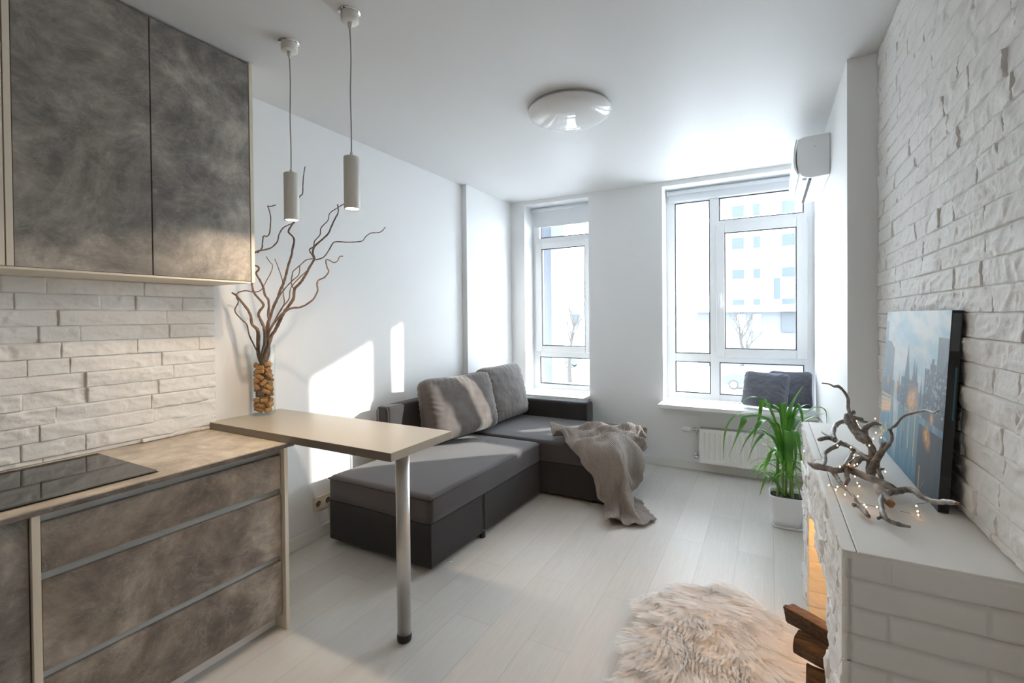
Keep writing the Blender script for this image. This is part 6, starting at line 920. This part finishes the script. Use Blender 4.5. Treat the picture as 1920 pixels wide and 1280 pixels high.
# ------------------------------------------------------------------ knitted blanket (drape shape)
# DRAPE: 66 rows for x, then y, then z; each row holds millimetre steps from the one before along the cloth
cl3 = np.cumsum(np.array(DRAPE, dtype=float).reshape(3, 66, 60), axis=2).transpose(1, 2, 0)/1000.0+np.array([-2, 2.5, 0])
def blanket():
    nu, nv = 66, 60; V = cl3.reshape(-1, 3); F = []
    for i in range(nu-1):
        for j in range(nv-1):
            if j-33 > i*1.2: continue
            F.append((i*nv+j, (i+1)*nv+j, (i+1)*nv+j+1, i*nv+j+1))
    o = mesh('knitted_blanket', V, F, M['knit'], None, smooth=True)
    uv = o.data.uv_layers.new(name='UVMap'); li = np.zeros(len(o.data.loops), dtype=np.int32); o.data.loops.foreach_get('vertex_index', li)
    u = np.stack([(li//nv)/(nu-1)*1.46, (li % nv)/(nv-1)*1.08], 1); uv.data.foreach_set('uv', u.ravel())
    bm = bmesh.new(); bm.from_mesh(o.data); bmesh.ops.delete(bm, geom=[v for v in bm.verts if not v.link_faces], context='VERTS'); bm.to_mesh(o.data); bm.free()
    s = o.modifiers.new('solid', 'SOLIDIFY'); s.thickness = .009; s.offset = 0
    s = o.modifiers.new('sub', 'SUBSURF'); s.levels = 1; s.render_levels = 2
    tag(o, 'taupe knitted blanket crumpled over the end of the charcoal chaise and trailing to the floor', 'blanket')
blanket()
# ------------------------------------------------------------------ fireplace
XM, YM, ZM = .1556, 1.351, .8697
HY0, HY1, HZ = 1.722, 2.462, .572
fp = empty('decorative_fireplace', (.32, 2.12, 0), 'white stone-clad decorative fireplace with a warm glow inside against the right wall', 'fireplace')
m_ = MB().box(XM+.014, YM+.006, 0, XR2-.001, HY0, ZM-.064).box(XM+.014, HY1, 0, XR2-.001, YC-.002, ZM-.064).box(XM+.014, HY0, HZ, XR2-.001, HY1, ZM-.064)
m_.box(XR2-.03, HY0, 0, XR2-.001, HY1, HZ)
m_.build('core', M['stone_smooth'], fp)
stone('front_cladding', (XM+.010, YM+.001, 0), (0, 1, 0), (0, 0, 1), (-1, 0, 0), YC-.003-YM, ZM-.002, M['stone'], fp, seed=31, amp=.008, res=.006, hole=(HY0-YM, HY1-YM, -.1, HZ))
stone('jamb_cladding', (XM-.006, HY1, 0), (1, 0, 0), (0, 0, 1), (0, -1, 0), XR2-.035-XM+.006, HZ, M['stone'], fp, seed=41, amp=.005, res=.008)
stone('firebox_back', (XR2-.032, HY0, 0), (0, 1, 0), (0, 0, 1), (-1, 0, 0), HY1-HY0, HZ, M['stone'], fp, seed=43, amp=.005, res=.01)
stone('end_cladding', (XM-.004, YM+.0075, 0), (1, 0, 0), (0, 0, 1), (0, -1, 0), XR2-.004-XM, ZM-.002, M['stone_smooth'], fp, seed=51, amp=.0012, res=.012, off=.002,
      joints=[[.015, .088], [.015, .257]], depth=.010, jw=.0021, z0=.0055)
bx('mantel_top', (XM+.026, YM-.001, ZM-.063), (XR2-.001, YC-.001, ZM), M['stone_smooth'], fp, bev=.003)
m_ = MB()
rs = random.Random(5); y = YM+.0
while y < YC-.01:
    y2 = min(y+rs.choice((.2, .27, .4)), YC-.002); m_.box(XM-.0+rs.uniform(-.004, .002), y+.0008, ZM-.02, XM+.0245, y2-.0008, ZM-rs.uniform(0, .0015)); y = y2
m_.build('mantel_edge', M['stone_smooth'], fp, bev=.002)
# warm light strip fixed under the lintel
ls = tag(bx('led_strip', (XM+.10, HY0+.06, HZ-.012), (XM+.112, HY1-.06, HZ-.004), emis('amber_strip', (1, .47, .10, 1), 16)), 'amber light strip under the fireplace lintel', 'light')
# firewood
def log(p0, p1, r, seed, split, label):
    rs = random.Random(seed); n = 14; seg = 18; a = Vector(p0); b = Vector(p1); t = (b-a).normalized(); nx_ = t.orthogonal().normalized(); ny = t.cross(nx_)
    V = []; F = []
    prof = [1+.08*rs.uniform(-1, 1) for _ in range(seg)]
    if split:
        prof = []
        for k in range(seg):
            an = 2*math.pi*k/seg; tri = min(1/max(abs(math.cos(((an+.4) % (2*math.pi/3))-math.pi/3)), .35)*.62, 1.25); prof.append(tri*(1+.05*rs.uniform(-1, 1)))
    for i in range(n+1):
        s = i/n; c = a+(b-a)*s+nx_*.004*math.sin(s*5+seed)
        for k in range(seg):
            an = 2*math.pi*k/seg; rr = r*prof[k]*(1+.05*rs.uniform(-1, 1)); V.append(c+nx_*math.cos(an)*rr+ny*math.sin(an)*rr)
    for i in range(n):
        for k in range(seg):
            l = (k+1) % seg; F.append((i*seg+k, i*seg+l, (i+1)*seg+l, (i+1)*seg+k))
    V.append(a+t*.002); V.append(b); q = len(V)
    for k in range(seg): F.append((q-2, (k+1) % seg, k)); F.append((q-1, n*seg+k, n*seg+(k+1) % seg))
    o = mesh('firewood_log', V, F, M['log'], None, bev=.004)
    return tag(o, label, 'log', 'firewood logs stacked in the fireplace')
log((.060, 2.085, .285), (.36, 1.90, .285), .040, 1, True, 'split firewood log topmost of the stack in the fireplace')
log((.085, 2.03, .208), (.38, 1.93, .195), .040, 2, False, 'round firewood log just under the topmost split one')
log((.115, 1.98, .125), (.40, 1.97, .117), .041, 3, False, 'firewood log with a round end low in the stack near the frame bottom')
log((.125, 1.90, .043), (.42, 1.90, .043), .041, 4, False, 'firewood log lying on the floor at the stack bottom')
log((.13, 2.02, .042), (.42, 2.02, .042), .040, 5, False, 'firewood log lying on the floor at the far side of the stack')
log((.17, 1.80, .100), (.43, 1.82, .118), .038, 6, False, 'firewood log half hidden behind the near stone pier')
# ------------------------------------------------------------------ canvas picture leaning on the wall
def picture():
    # corners: bottom front edge x=.418, leaning; y from 1.72 to 2.523
    t = empty('canvas_picture', (.43, 2.12, ZM), 'canvas print of a blue evening city street with a spired church leaning on the wall', 'picture')
    y0, y1 = 1.722, 2.523; Ht = .565; bx0 = .414
    lean = Vector((.030, 0, .5535)).normalized(); nrm = Vector((-lean.z, 0, lean.x)); o0 = Vector((bx0, y1, ZM+.003)); th = .024
    a, b = 300, 210
    uu = np.linspace(0, 1, a+1); vv = np.linspace(0, 1, b+1); U, Vg = np.meshgrid(uu, vv, indexing='ij')   # u to the right (towards the camera), v up
    V = np.array(o0)+U[..., None]*np.array((0, y0-y1, 0))+Vg[..., None]*np.array(lean)*Ht
    col = paint(U, Vg)
    idx = np.arange((a+1)*(b+1)).reshape(a+1, b+1); F = np.stack([idx[:-1, :-1], idx[1:, :-1], idx[1:, 1:], idx[:-1, 1:]], -1).reshape(-1, 4)
    m, nt, p = newmat('printed_canvas'); at = N(nt, 'ShaderNodeVertexColor'); at.layer_name = 'Col'
    nt.links.new(at.outputs[0], p.inputs['Base Color']); p.inputs['Roughness'].default_value = .55; p.inputs['Specular IOR Level'].default_value = .12
    o = mesh('print', V.reshape(-1, 3), F, m, t, smooth=True)
    ca = o.data.color_attributes.new('Col', 'FLOAT_COLOR', 'POINT'); c4 = np.concatenate([col.reshape(-1, 3), np.ones(((a+1)*(b+1), 1))], 1); ca.data.foreach_set('color', c4.ravel())
    # stretcher body
    def c(u, v, d): return o0+Vector((0, y0-y1, 0))*u+lean*Ht*v-nrm*d
    Vb = [c(u, v, d) for d in (.0008, th) for u, v in ((0, 0), (1, 0), (1, 1), (0, 1))]
    mesh('stretcher', Vb, [(0, 1, 2, 3), (7, 6, 5, 4), (0, 4, 5, 1), (1, 5, 6, 2), (2, 6, 7, 3), (3, 7, 4, 0)], simple('canvas_edge', (.010, .012, .018, 1), .35), t)
    Vs = [c(1.0005, v, d) for d in (.002, th-.003) for v in (.80, .985)]; mesh('edge_print', Vs, [(0, 1, 3, 2)], simple('canvas_edge_sky', (.08, .10, .11, 1), .4), t)
    Vs = [c(1.0005, v, d) for d in (.016, .020) for v in (.46, .72)]; mesh('edge_print', Vs, [(0, 1, 3, 2)], simple('canvas_edge_blue', (.03, .16, .22, 1), .4), t)
def paint(U, V):
    lerp = lambda a, b, t: a+(b-a)*t[..., None]
    A = lambda *c: np.array(c, float)
    cl = fbm(U*5+V*3, V*9, 2, 5)
    img = lerp(np.broadcast_to(A(.30, .50, .62), U.shape+(3,)), A(.62, .66, .68), np.clip((cl-.36)*3.2, 0, 1))
    warm = np.clip(1-np.abs(V-.74)/.09, 0, 1)*np.clip(1-np.abs(U-.42)/.4, 0, 1); img = lerp(img, A(.72, .64, .58), warm*.6)
    hz = np.clip((.62-V)/.3, 0, 1); img = lerp(img, A(.22, .33, .42), hz*.7)
    def put(mask, c, k=1.0):
        nonlocal img
        img = lerp(img, A(*c), np.clip(mask, 0, 1)*k)
    # left tower block
    put((U < .22) & (V < .79-.5*np.clip(U-.13, 0, 1)) & (V > .38), (.16, .22, .27), .85)
    put((U < .07) & (V < .93) & (V > .38), (.20, .30, .38), .7)
    # skyline behind
    sky = .50+.05*np.floor(vn(U*26, U*0+3, 5)*4)/4
    put((V < sky) & (V > .40), (.13, .18, .24), .85)
    # church body and spires
    put((U > .38) & (U < .66) & (V < .58) & (V > .36), (.10, .13, .18), .9)
    for cx, w, h in ((.475, .055, .80), (.585, .036, .73), (.62, .036, .70), (.34, .012, .60), (.70, .012, .64)):
        put((np.abs(U-cx) < w*np.clip((h-V)/(h-.52), 0, 1)) & (V > .45), (.09, .14, .20), .92)
    # right dark buildings
    put((U > .74) & (V < .74-.03*np.floor(vn(U*18, U*0, 7)*3)) & (V > .30), (.09, .11, .16), .92)
    put((U > .88) & (V < .86) & (V > .2), (.07, .09, .13), .85)
    # water / road
    wm = (V < .40); put(wm, (.10, .24, .34), .9)
    rf = vn(U*46, V*4, 11); put(wm*np.clip((rf-.45)*2.4, 0, 1), (.28, .42, .50), .7)
    put(wm & (U > .27) & (U < .36), (.62, .66, .66), .55)
    put(np.clip(1-np.abs(U-.46-.0*V)/.018, 0, 1)*(V < .42)*(V > .12), (.03, .07, .11), .8)
    put((U > .70+.02*vn(V*9, V*0, 3)) & (V < .36), (.055, .07, .10), .9)
    put(np.clip((.22-V)/.2, 0, 1)*(U < .70), (.02, .16, .27), .75)
    # pale light road going up the middle
    put((np.abs(U-(.27+.12*(.56-V))) < .035*np.clip((.62-V)/.2, 0, 1)) & (V > .32) & (V < .58), (.62, .60, .58), .7)
    # orange glows, windows and trails
    for cx, cy, r, k in ((.30, .50, .03, .8), (.60, .47, .065, .9), (.54, .45, .05, .7), (.86, .42, .025, 1), (.81, .32, .045, .9), (.84, .28, .03, .8), (.12, .50, .03, .5)):
        g = np.exp(-(((U-cx)*1.4)**2+(V-cy)**2)/(r*r)); put(g*(.5+.9*vn(U*70, V*60, 21)), (.95, .50, .18), k)
    for cx, v0, v1, w, c in ((.56, .16, .44, .006, (.95, .62, .22)), (.645, .14, .42, .008, (.98, .68, .20)), (.75, .0, .13, .008, (.95, .62, .25)), (.47, .24, .42, .004, (.9, .55, .3)), (.20, .2, .46, .004, (.95, .7, .4))):
        put(np.clip(1-np.abs(U-cx)/w, 0, 1)*(V > v0)*(V < v1), c, .9)
    for k, (v0, s) in enumerate(((.395, .05), (.36, .10), (.33, .14), (.30, .2), (.27, .24))):
        d = np.abs(V-(v0+(U)*s*.9)); put(np.clip(1-d/(.010+.004*k), 0, 1)*(U < .21)*(U > .0), (.98, .55, .22), .85)
    put((U < .16) & (V < .16+.3*U) & (fbm(U*40, V*40, 9, 3) > .47), (.75, .55, .18), .8)
    win = (vn(U*60, V*70, 31) > .72) & (U > .76) & (V > .45) & (V < .68); put(win, (.38, .52, .60), .6)
    win = (vn(U*70, V*60, 37) > .80) & (U > .38) & (U < .66) & (V > .38) & (V < .55); put(win, (.6, .5, .42), .6)
    return img*.88+.035  # grey veil of surface reflection mixed into the print colours
picture()
# ------------------------------------------------------------------ driftwood and fairy lights on the mantel
def branchset(name, L, mat, label, cat, group=None, seg=9, wob=.10, rs=random.Random(2), m=3, ends=None):
    mb = MB()
    for k, br in enumerate(L):
        P, R = spline([p[:3] for p in br], [p[3] for p in br], m)
        R = [r*(1+rs.uniform(-.13, .13)) for r in R]; P = [p+Vector((rs.uniform(-1, 1), rs.uniform(-1, 1), rs.uniform(-1, 1)))*r*.10 for p, r in zip(P, R)]
        mb.tube(P, R, seg, wob, rs)
    o = mb.build(name, mat, None, smooth=True); tag(o, label, cat, group)
    if ends:
        for br, i in ends:
            p = Vector(L[br][i][:3]); q = Vector(L[br][i-1 if i == -1 else 1][:3]); d = (p-q).normalized(); r = L[br][i][3]
            MB().tube([p-d*.001, p+d*.004, p+d*.010], [r*1.04, r*.95, r*.45], 9, .25, rs).build('broken_end', M['wood_cut'], o)
    return o
G = 'driftwood branches on the mantel'
branchset('driftwood_branch', BR['M'], M['drift'], 'tangled grey driftwood branch wound with fairy lights on the mantel', 'branch', ends=[(0, 0), (14, -1), (15, -1)])
branchset('driftwood_branch', BR['M2'], M['birch'], 'thick pale driftwood stub with a broken brown end on the mantel', 'branch', ends=[(0, -1)])
branchset('driftwood_branch', BR['M3'], M['drift'], 'hook-shaped driftwood branch nearest the camera, its tip in front of the canvas', 'branch', ends=[(0, -1)])
fl = empty('fairy_lights', (.27, 1.95, ZM), 'thin wire of tiny warm fairy lights wound through the driftwood', 'string lights')
mb = MB()
for wv in BR['W']:
    P, R = spline(wv, [.0008]*len(wv), 5); mb.tube(P, R, 5)
mb.build('wire', M['wire'], fl)
rs = random.Random(9)
b0 = None
for p in BR['L']:
    p = (min(p[0], .40), p[1], p[2])
    if b0 is None:
        b0 = MB().lathe([(.0003, -.0024), (.0014, -.0016), (.0019, 0), (.0014, .0016), (.0003, .0024)], p, 8).build('led_bulb', M['led'], fl, smooth=True); b0.location = (0, 0, 0); pb = p
    else:
        c = b0.copy(); COL.objects.link(c); c.parent = fl; c.location = (p[0]-pb[0], p[1]-pb[1], p[2]-pb[2])
# ------------------------------------------------------------------ vase with corks and willow branches
VX, VY, VR, VZ, VH = -2.512, 1.662, .060, .8936, .392
gm = paneglass('vase_glass', (.985, .995, .99, 1), .5, .03)
vs_ = MB().lathe([(.001, .0005), (VR-.004, .0005), (VR, .004), (VR, VH-.002), (VR-.0015, VH), (VR-.003, VH-.002), (VR-.003, .016), (VR-.006, .013), (.001, .013)], (VX, VY, VZ), 64, cap=False).build('glass_vase', gm, None, smooth=True, origin=(VX, VY, VZ))
tag(vs_, 'tall clear glass cylinder vase half filled with wine corks on the bar table', 'vase')
sticks = []
def inside(br, rs):
    """carry a branch down through the mouth of the vase to the corks"""
    p = Vector(br[-1][:3]); a = rs.uniform(0, 6.28); r0 = br[-1][3]
    q1 = Vector((VX+.028*math.cos(a), VY+.028*math.sin(a), 1.235)); q2 = Vector((VX-.012*math.cos(a), VY-.02*math.sin(a), 1.12)); q3 = Vector((VX-.03*math.cos(a), VY-.03*math.sin(a), VZ+.10))
    out = [b for b in br if b[2] > 1.31]
    out = out+[list(q)+[r0] for q in (q1, q2, q3)]
    return out
rs = random.Random(21)
for k, br in enumerate(BR['V']):
    b = inside(br, rs) if br[-1][2] < 1.36 else br
    nm = ['with a long rising tip beside the nearer pendant', 'curving behind the cabinet edge', 'with a forked crook left of the nearer pendant', 'reddish and ending at the cabinet corner', 'thin and looping far to the left', 'thin and straight in the middle of the bunch', 'thick brown and leaning furthest left', 'thin and reaching towards the further pendant', 'thickest and rising to the right', 'thin and reaching furthest right', 'sagging right with a zigzag tip', 'thin inner twig left of the thickest branch', 'short inner twig with small curls', 'short wavy twig low on the right'][k]
    branchset('willow_branch', [b], M['twig'], 'willow branch in the vase, '+nm, 'branch', 'twisted willow branches in the vase', seg=7, wob=.08, rs=rs, m=4)
    if b is not br: sticks += [(Vector(b[i][:3]), Vector(b[i+1][:3]), b[i][3]) for i in range(len(b)-3, len(b)-1)]
def segdist(p1, q1, p2, q2):
    d1 = q1-p1; d2 = q2-p2; r = p1-p2; a = d1.dot(d1); e = d2.dot(d2); f = d2.dot(r); c = d1.dot(r); b = d1.dot(d2); den = a*e-b*b
    s = min(max((b*f-c*e)/den, 0), 1) if den > 1e-12 else 0; t = (b*s+f)/e
    if t < 0: t = 0; s = min(max(-c/a, 0), 1)
    elif t > 1: t = 1; s = min(max((b-c)/a, 0), 1)
    return ((p1+d1*s)-(p2+d2*t)).length
corks = []; cr, chh = .0112, .019; rs = random.Random(4); c0 = None
for zt in [VZ+.026+i*.0125 for i in range(21)]:
    for _ in range(900):
        a = rs.uniform(0, 6.283); rad = rs.choice((rs.uniform(.034, .042), rs.uniform(0, .04))); c = Vector((VX+rad*math.cos(a), VY+rad*math.sin(a), zt+rs.uniform(-.004, .008)))
        tl = rs.uniform(-1.0, 1.0); tg = Vector((-math.sin(a), math.cos(a), 0)); d = (tg*math.cos(tl)+Vector((0, 0, 1))*math.sin(tl)).normalized()
        if rs.random() < .3: d = Vector((rs.uniform(-1, 1), rs.uniform(-1, 1), rs.uniform(-1, 1))).normalized()
        p, q = c-d*(chh-.004), c+d*(chh-.004)
        if max(math.hypot(w.x-VX, w.y-VY) for w in (c-d*chh, c+d*chh)) > VR-.0045-cr*.9 or min(p.z, q.z) < VZ+.013+cr: continue
        if any(segdist(p, q, p2, q2) < cr*1.76 for p2, q2 in corks): continue
        if any(segdist(p, q, s1, s2) < cr*.8+r_ for s1, s2, r_ in sticks): continue
        corks.append((p, q))
        rot = d.to_track_quat('Z', 'Y').to_matrix().to_4x4(); mw = Matrix.Translation(c) @ rot
        if c0 is None:
            c0 = MB().lathe([(.001, -chh), (cr-.0008, -chh), (cr, -chh+.001), (cr, chh-.001), (cr-.0008, chh), (.001, chh)], (0, 0, 0), 16, cap=False).build('wine_cork', M['cork'], None, origin=(0, 0, 0)); o = c0
            o.modifiers.new('b', 'BEVEL').width = .0006
        else: o = c0.copy(); COL.objects.link(o)
        o.matrix_world = mw; hgt_ = 'near the bottom' if c.z < VZ+.09 else ('half way up the pile' if c.z < VZ+.18 else 'near the top of the pile')
        side_ = 'towards the window' if c.y > VY+.01 else ('towards the kitchen' if c.y < VY-.01 else 'in the middle')
        tag(o, 'wine cork in the vase, %s, %s' % (hgt_, side_), 'cork', 'wine corks in the glass vase')
# ------------------------------------------------------------------ plant
pt = empty('potted_plant', (.105, 3.69, 0), 'green dracaena with long arching leaves in a white pot by the radiator', 'plant')
def rsq(hw, z, k=.32, c=(.105, 3.69), n=40):
    out = []
    for i in range(n):
        a = 2*math.pi*i/n; ca, sa = math.cos(a), math.sin(a); q = (abs(ca)**5+abs(sa)**5)**(-1/5)
        out.append((c[0]+hw*ca*q, c[1]+hw*sa*q, z))
    return out
def stack(name, rings, mat, par, capb=True, capt=True):
    n = len(rings[0]); V = [p for r in rings for p in r]; F = []
    for i in range(len(rings)-1):
        for k in range(n): l = (k+1) % n; F.append((i*n+k, i*n+l, (i+1)*n+l, (i+1)*n+k))
    if capb: F.append(list(range(n))[::-1])
    if capt: F.append([(len(rings)-1)*n+k for k in range(n)])
    return mesh(name, V, F, mat, par, smooth=False, bev=0)
po = stack('pot', [rsq(.080, .012), rsq(.086, .05), rsq(.105, .205), rsq(.108, .212), rsq(.106, .216), rsq(.100, .214), rsq(.096, .18)], M['pot'], pt, True, False)
po.data.polygons.foreach_set('use_smooth', [True]*len(po.data.polygons))
stack('saucer', [rsq(.078, 0), rsq(.092, .004), rsq(.095, .018), rsq(.090, .018), rsq(.088, .011)], M['pot'], pt)
rng = rsq(.097, .188); so_ = stack('soil', [rng, rsq(.05, .196), rsq(.01, .2)], M['soil'], pt)
def leaf(P, w, mb, twist=0, fold=.35):
    pts, _ = spline(P, [1]*len(P), 6); n = len(pts); V = []; F = []
    side0 = None
    for i, p in enumerate(pts):
        t = (pts[min(i+1, n-1)]-pts[max(i-1, 0)]).normalized(); s = t.cross(Vector((0, 0, 1)))
        if s.length < .15: s = side0 if side0 is not None else Vector((1, .3, 0))
        s = s.normalized()
        if side0 is not None and s.dot(side0) < 0: s = -s
        s = (s*.5+side0*.5).normalized() if side0 is not None else s
        side0 = s; u = s.cross(t).normalized(); f = i/(n-1)
        ww = w*.5*(min(1, .35+f*2.2))*(1-max(0, (f-.55)/.45)**1.6)+.0006
        a = twist*f; s2 = s*math.cos(a)+u*math.sin(a); u2 = s2.cross(t).normalized()
        V += [p+s2*ww+u2*ww*fold, p+s2*ww*.5+u2*ww*fold*.3, p, p-s2*ww*.5+u2*ww*fold*.3, p-s2*ww+u2*ww*fold]
    for i in range(n-1):
        for k in range(4): F.append((i*5+k, i*5+k+1, (i+1)*5+k+1, (i+1)*5+k))
    mb.add(V, F)
for k, L in enumerate(PL):
    w = L[-1]; P = [Vector(p) for p in L[:-1]]; mb = MB(); leaf(P, w*1.9, mb, .2*math.sin(k*3)); o = mb.build('leaf', M['leaf'], pt, smooth=True)
    o.modifiers.new('s', 'SOLIDIFY').thickness = .0006
rs = random.Random(12)
# stems
stems = [((.085, 3.67), .50), ((.125, 3.70), .40), ((.06, 3.72), .30), ((.14, 3.66), .26), ((.10, 3.73), .34), ((.05, 3.66), .24)]
for (sx, sy), h in stems:
    P, R = spline([(sx, sy, .19), (sx+rs.uniform(-.012, .012), sy, .19+h*.5), (sx+rs.uniform(-.015, .015), sy, .19+h)], [.008, .007, .005], 5)
    MB().tube(P, R, 8).build('stem', simple('stem_green', (.16, .28, .06, 1), .6), pt, smooth=True)
cnt = 0
for (sx, sy), h in stems:
    n = 11 if h > .35 else 10
    for i in range(n):
        zz = .19+h*(.25+.75*(i+1)/n); a = i*2.4+sx*40; big = h > .45
        Lg = rs.uniform(.22, .36)*(1.15 if big else .8); el = rs.uniform(.5, 1.2) if i < n-2 else 1.35
        d = Vector((math.cos(a), math.sin(a), 0)); p0 = Vector((sx, sy, zz))
        if sx+d.x*Lg > .33 and zz < 2: Lg *= .55
        pts = [p0]
        q = p0.copy(); e = el
        for s in range(5):
            q = q+(d*math.cos(e)+Vector((0, 0, 1))*math.sin(e))*Lg/5; pts.append(q.copy()); e -= rs.uniform(.35, .62)
        mb = MB(); leaf(pts, rs.uniform(.018, .028) if big else rs.uniform(.010, .017), mb, rs.uniform(-.5, .5))
        if cnt < 78: mb.build('leaf', M['leaf'], pt, smooth=True)
        cnt += 1
# ------------------------------------------------------------------ sheepskin rug
def rug():
    out = [(-.25, 2.645), (-.10, 2.62), (.0, 2.53), (.07, 2.40), (.105, 2.24), (.11, 2.02), (.09, 1.80), (.03, 1.62), (-.12, 1.55), (-.30, 1.55), (-.43, 1.61), (-.50, 1.74), (-.495, 1.90), (-.53, 2.02), (-.50, 2.12), (-.515, 2.22), (-.565, 2.30), (-.55, 2.40), (-.47, 2.47), (-.40, 2.56)]
    P, _ = spline([(x, y, 0) for x, y in out]+[(out[0][0], out[0][1], 0)], [1]*(len(out)+1), 6); P = P[:-1]; c = Vector((-.22, 2.1, 0)); n = len(P)
    rings = [(1.0, .001), (1.0, .010), (.93, .016), (.7, .02), (.4, .02), (.1, .02)]
    V = []; F = []
    for s, z in rings: V += [(c.x+(p.x-c.x)*s, c.y+(p.y-c.y)*s, z) for p in P]
    for i in range(len(rings)-1):
        for k in range(n): l = (k+1) % n; F.append((i*n+k, i*n+l, (i+1)*n+l, (i+1)*n+k))
    F.append([(len(rings)-1)*n+k for k in range(n)]); F.append(list(range(n))[::-1])
    hm = simple('fleece_hide', (.93, .91, .89, 1), .9)
    r = mesh('sheepskin_rug', V, F, hm, None, smooth=False); tag(r, 'cream long-haired sheepskin rug on the floor in front of the fireplace', 'rug')
    # fleece strands
    rs = np.random.RandomState(3); poly = np.array([(p.x, p.y) for p in P]); K = 120000
    pts = rs.uniform(poly.min(0), poly.max(0), (K*2, 2))
    x, y = pts[:, 0], pts[:, 1]; ins = np.zeros(len(pts), bool); j = n-1
    for i in range(n):
        xi, yi = poly[i]; xj, yj = poly[j]
        cnd = ((yi > y) != (yj > y)) & (x < (xj-xi)*(y-yi)/(yj-yi+1e-12)+xi); ins ^= cnd; j = i
    pts = pts[ins][:K]; x, y = pts[:, 0], pts[:, 1]; K = len(pts)
    # locks: cell centres to which strands lean
    cx = x+.012*(vn(x*60, y*60, 1)-.5)*2; lockx = np.round(x/.016)*.016+.007*(vn(np.round(x/.016)*3.1, np.round(y/.02)*2.7, 5)-.5)*2; locky = np.round(y/.020)*.020+.007*(vn(np.round(x/.016)*1.7, np.round(y/.02)*4.1, 6)-.5)*2
    dx = x-c.x; dy = y-c.y; rr = np.sqrt(dx*dx+dy*dy)+1e-6
    ang = 6.28*fbm(x*3.2, y*3.2, 7, 3)+1.2
    fx = .55*dx/rr*np.clip(rr/.3, 0, 1)+.6*np.cos(ang); fy = .55*dy/rr*np.clip(rr/.3, 0, 1)+.6*np.sin(ang)-.1
    nn = np.sqrt(fx*fx+fy*fy)+1e-6; fx /= nn; fy /= nn
    Ln = .040+.022*rs.rand(K)+.016*vn(x*12, y*12, 9)
    S_ = 6; tt = np.linspace(0, 1, S_); w = .00055
    VV = np.zeros((K, S_, 2, 3))
    sx_, sy_ = -fy, fx; wav = 2+vn(x*30, y*30, 4)*2; ph = vn(lockx*50, locky*50, 8)*6.28
    for k, t in enumerate(tt):
        pull = t**1.2*.75
        bxp = x+(lockx-x)*pull; byp = y+(locky-y)*pull
        h = Ln*(.95*t-.42*t*t)*(.6+.5*vn(lockx*25, locky*25, 12)); r_ = Ln*(.25*t+.85*t*t)
        wv = .0035*np.sin(t*wav*3+ph)*t
        px = bxp+fx*r_+sx_*wv; py = byp+fy*r_+sy_*wv; pz = .015+h
        ww = w*(1-.75*t)
        tw = rs.rand(K)*0+ph
        ox = sx_*ww*np.cos(tw*.4); oy = sy_*ww*np.cos(tw*.4); oz = ww*np.sin(tw*.4)
        VV[:, k, 0] = np.stack([px-ox, py-oy, pz-oz], -1); VV[:, k, 1] = np.stack([px+ox, py+oy, pz+oz], -1)
    VV[..., 2] = np.maximum(VV[..., 2], .003)
    idx = np.arange(K*S_*2).reshape(K, S_, 2); F = np.stack([idx[:, :-1, 0], idx[:, :-1, 1], idx[:, 1:, 1], idx[:, 1:, 0]], -1).reshape(-1, 4)
    me = bpy.data.meshes.new('fleece'); me.vertices.add(K*S_*2); me.vertices.foreach_set('co', (VV.reshape(-1, 3)-np.array(r.location)).ravel())
    me.loops.add(F.size); me.loops.foreach_set('vertex_index', F.ravel().astype(np.int32)); me.polygons.add(len(F))
    me.polygons.foreach_set('loop_start', np.arange(0, F.size, 4, dtype=np.int32)); me.polygons.foreach_set('loop_total', np.full(len(F), 4, dtype=np.int32)); me.update(calc_edges=True)
    fm, nt, p = newmat('cream_fleece'); nt.links.new(ramp(nt, noise(nt, coords(nt), 7, 3), [(.35, (.96, .945, .935, 1)), (.65, (.985, .98, .975, 1))]), p.inputs['Base Color']); p.inputs['Roughness'].default_value = .8; p.inputs['Sheen Weight'].default_value = .2
    tr = N(nt, 'ShaderNodeBsdfTranslucent'); tr.inputs[0].default_value = (.985, .975, .97, 1); mx = N(nt, 'ShaderNodeMixShader'); mx.inputs[0].default_value = .5
    nt.links.new(p.outputs[0], mx.inputs[1]); nt.links.new(tr.outputs[0], mx.inputs[2]); nt.links.new(mx.outputs[0], nt.nodes['Material Output'].inputs[0])
    link('fleece', me, fm, r, True)['kind'] = 'stuff'
rug()
# ------------------------------------------------------------------ fill lamps added behind the camera, out of view, to brighten the room
def fill_lamp(x, y, power, label):
    t = empty('added_fill_lamp', (x, y, ZC), label, 'lamp', 'added fill lamps out of view behind the camera')
    MB().lathe([(.05, ZC-.001), (.05, ZC-.005), (.040, ZC-.006), (.036, ZC-.002)], (x, y, 0), 32, cap=False).build('trim_ring', M['acw'], t)
    MB().lathe([(.001, ZC-.0025), (.036, ZC-.0025)], (x, y, 0), 32, cap=False).build('lens', emis('fill_lamp_lens', (1, .86, .70, 1), power), t)
for x, y, w_ in ((-1.1, -.1, 'nearest the wall cabinets'), (-1.1, -1.5, 'nearest the back wall'), (-.1, -.9, 'nearest the brick wall')):
    fill_lamp(x, y, 40, 'added fill lamp on the ceiling behind the camera, '+w_)
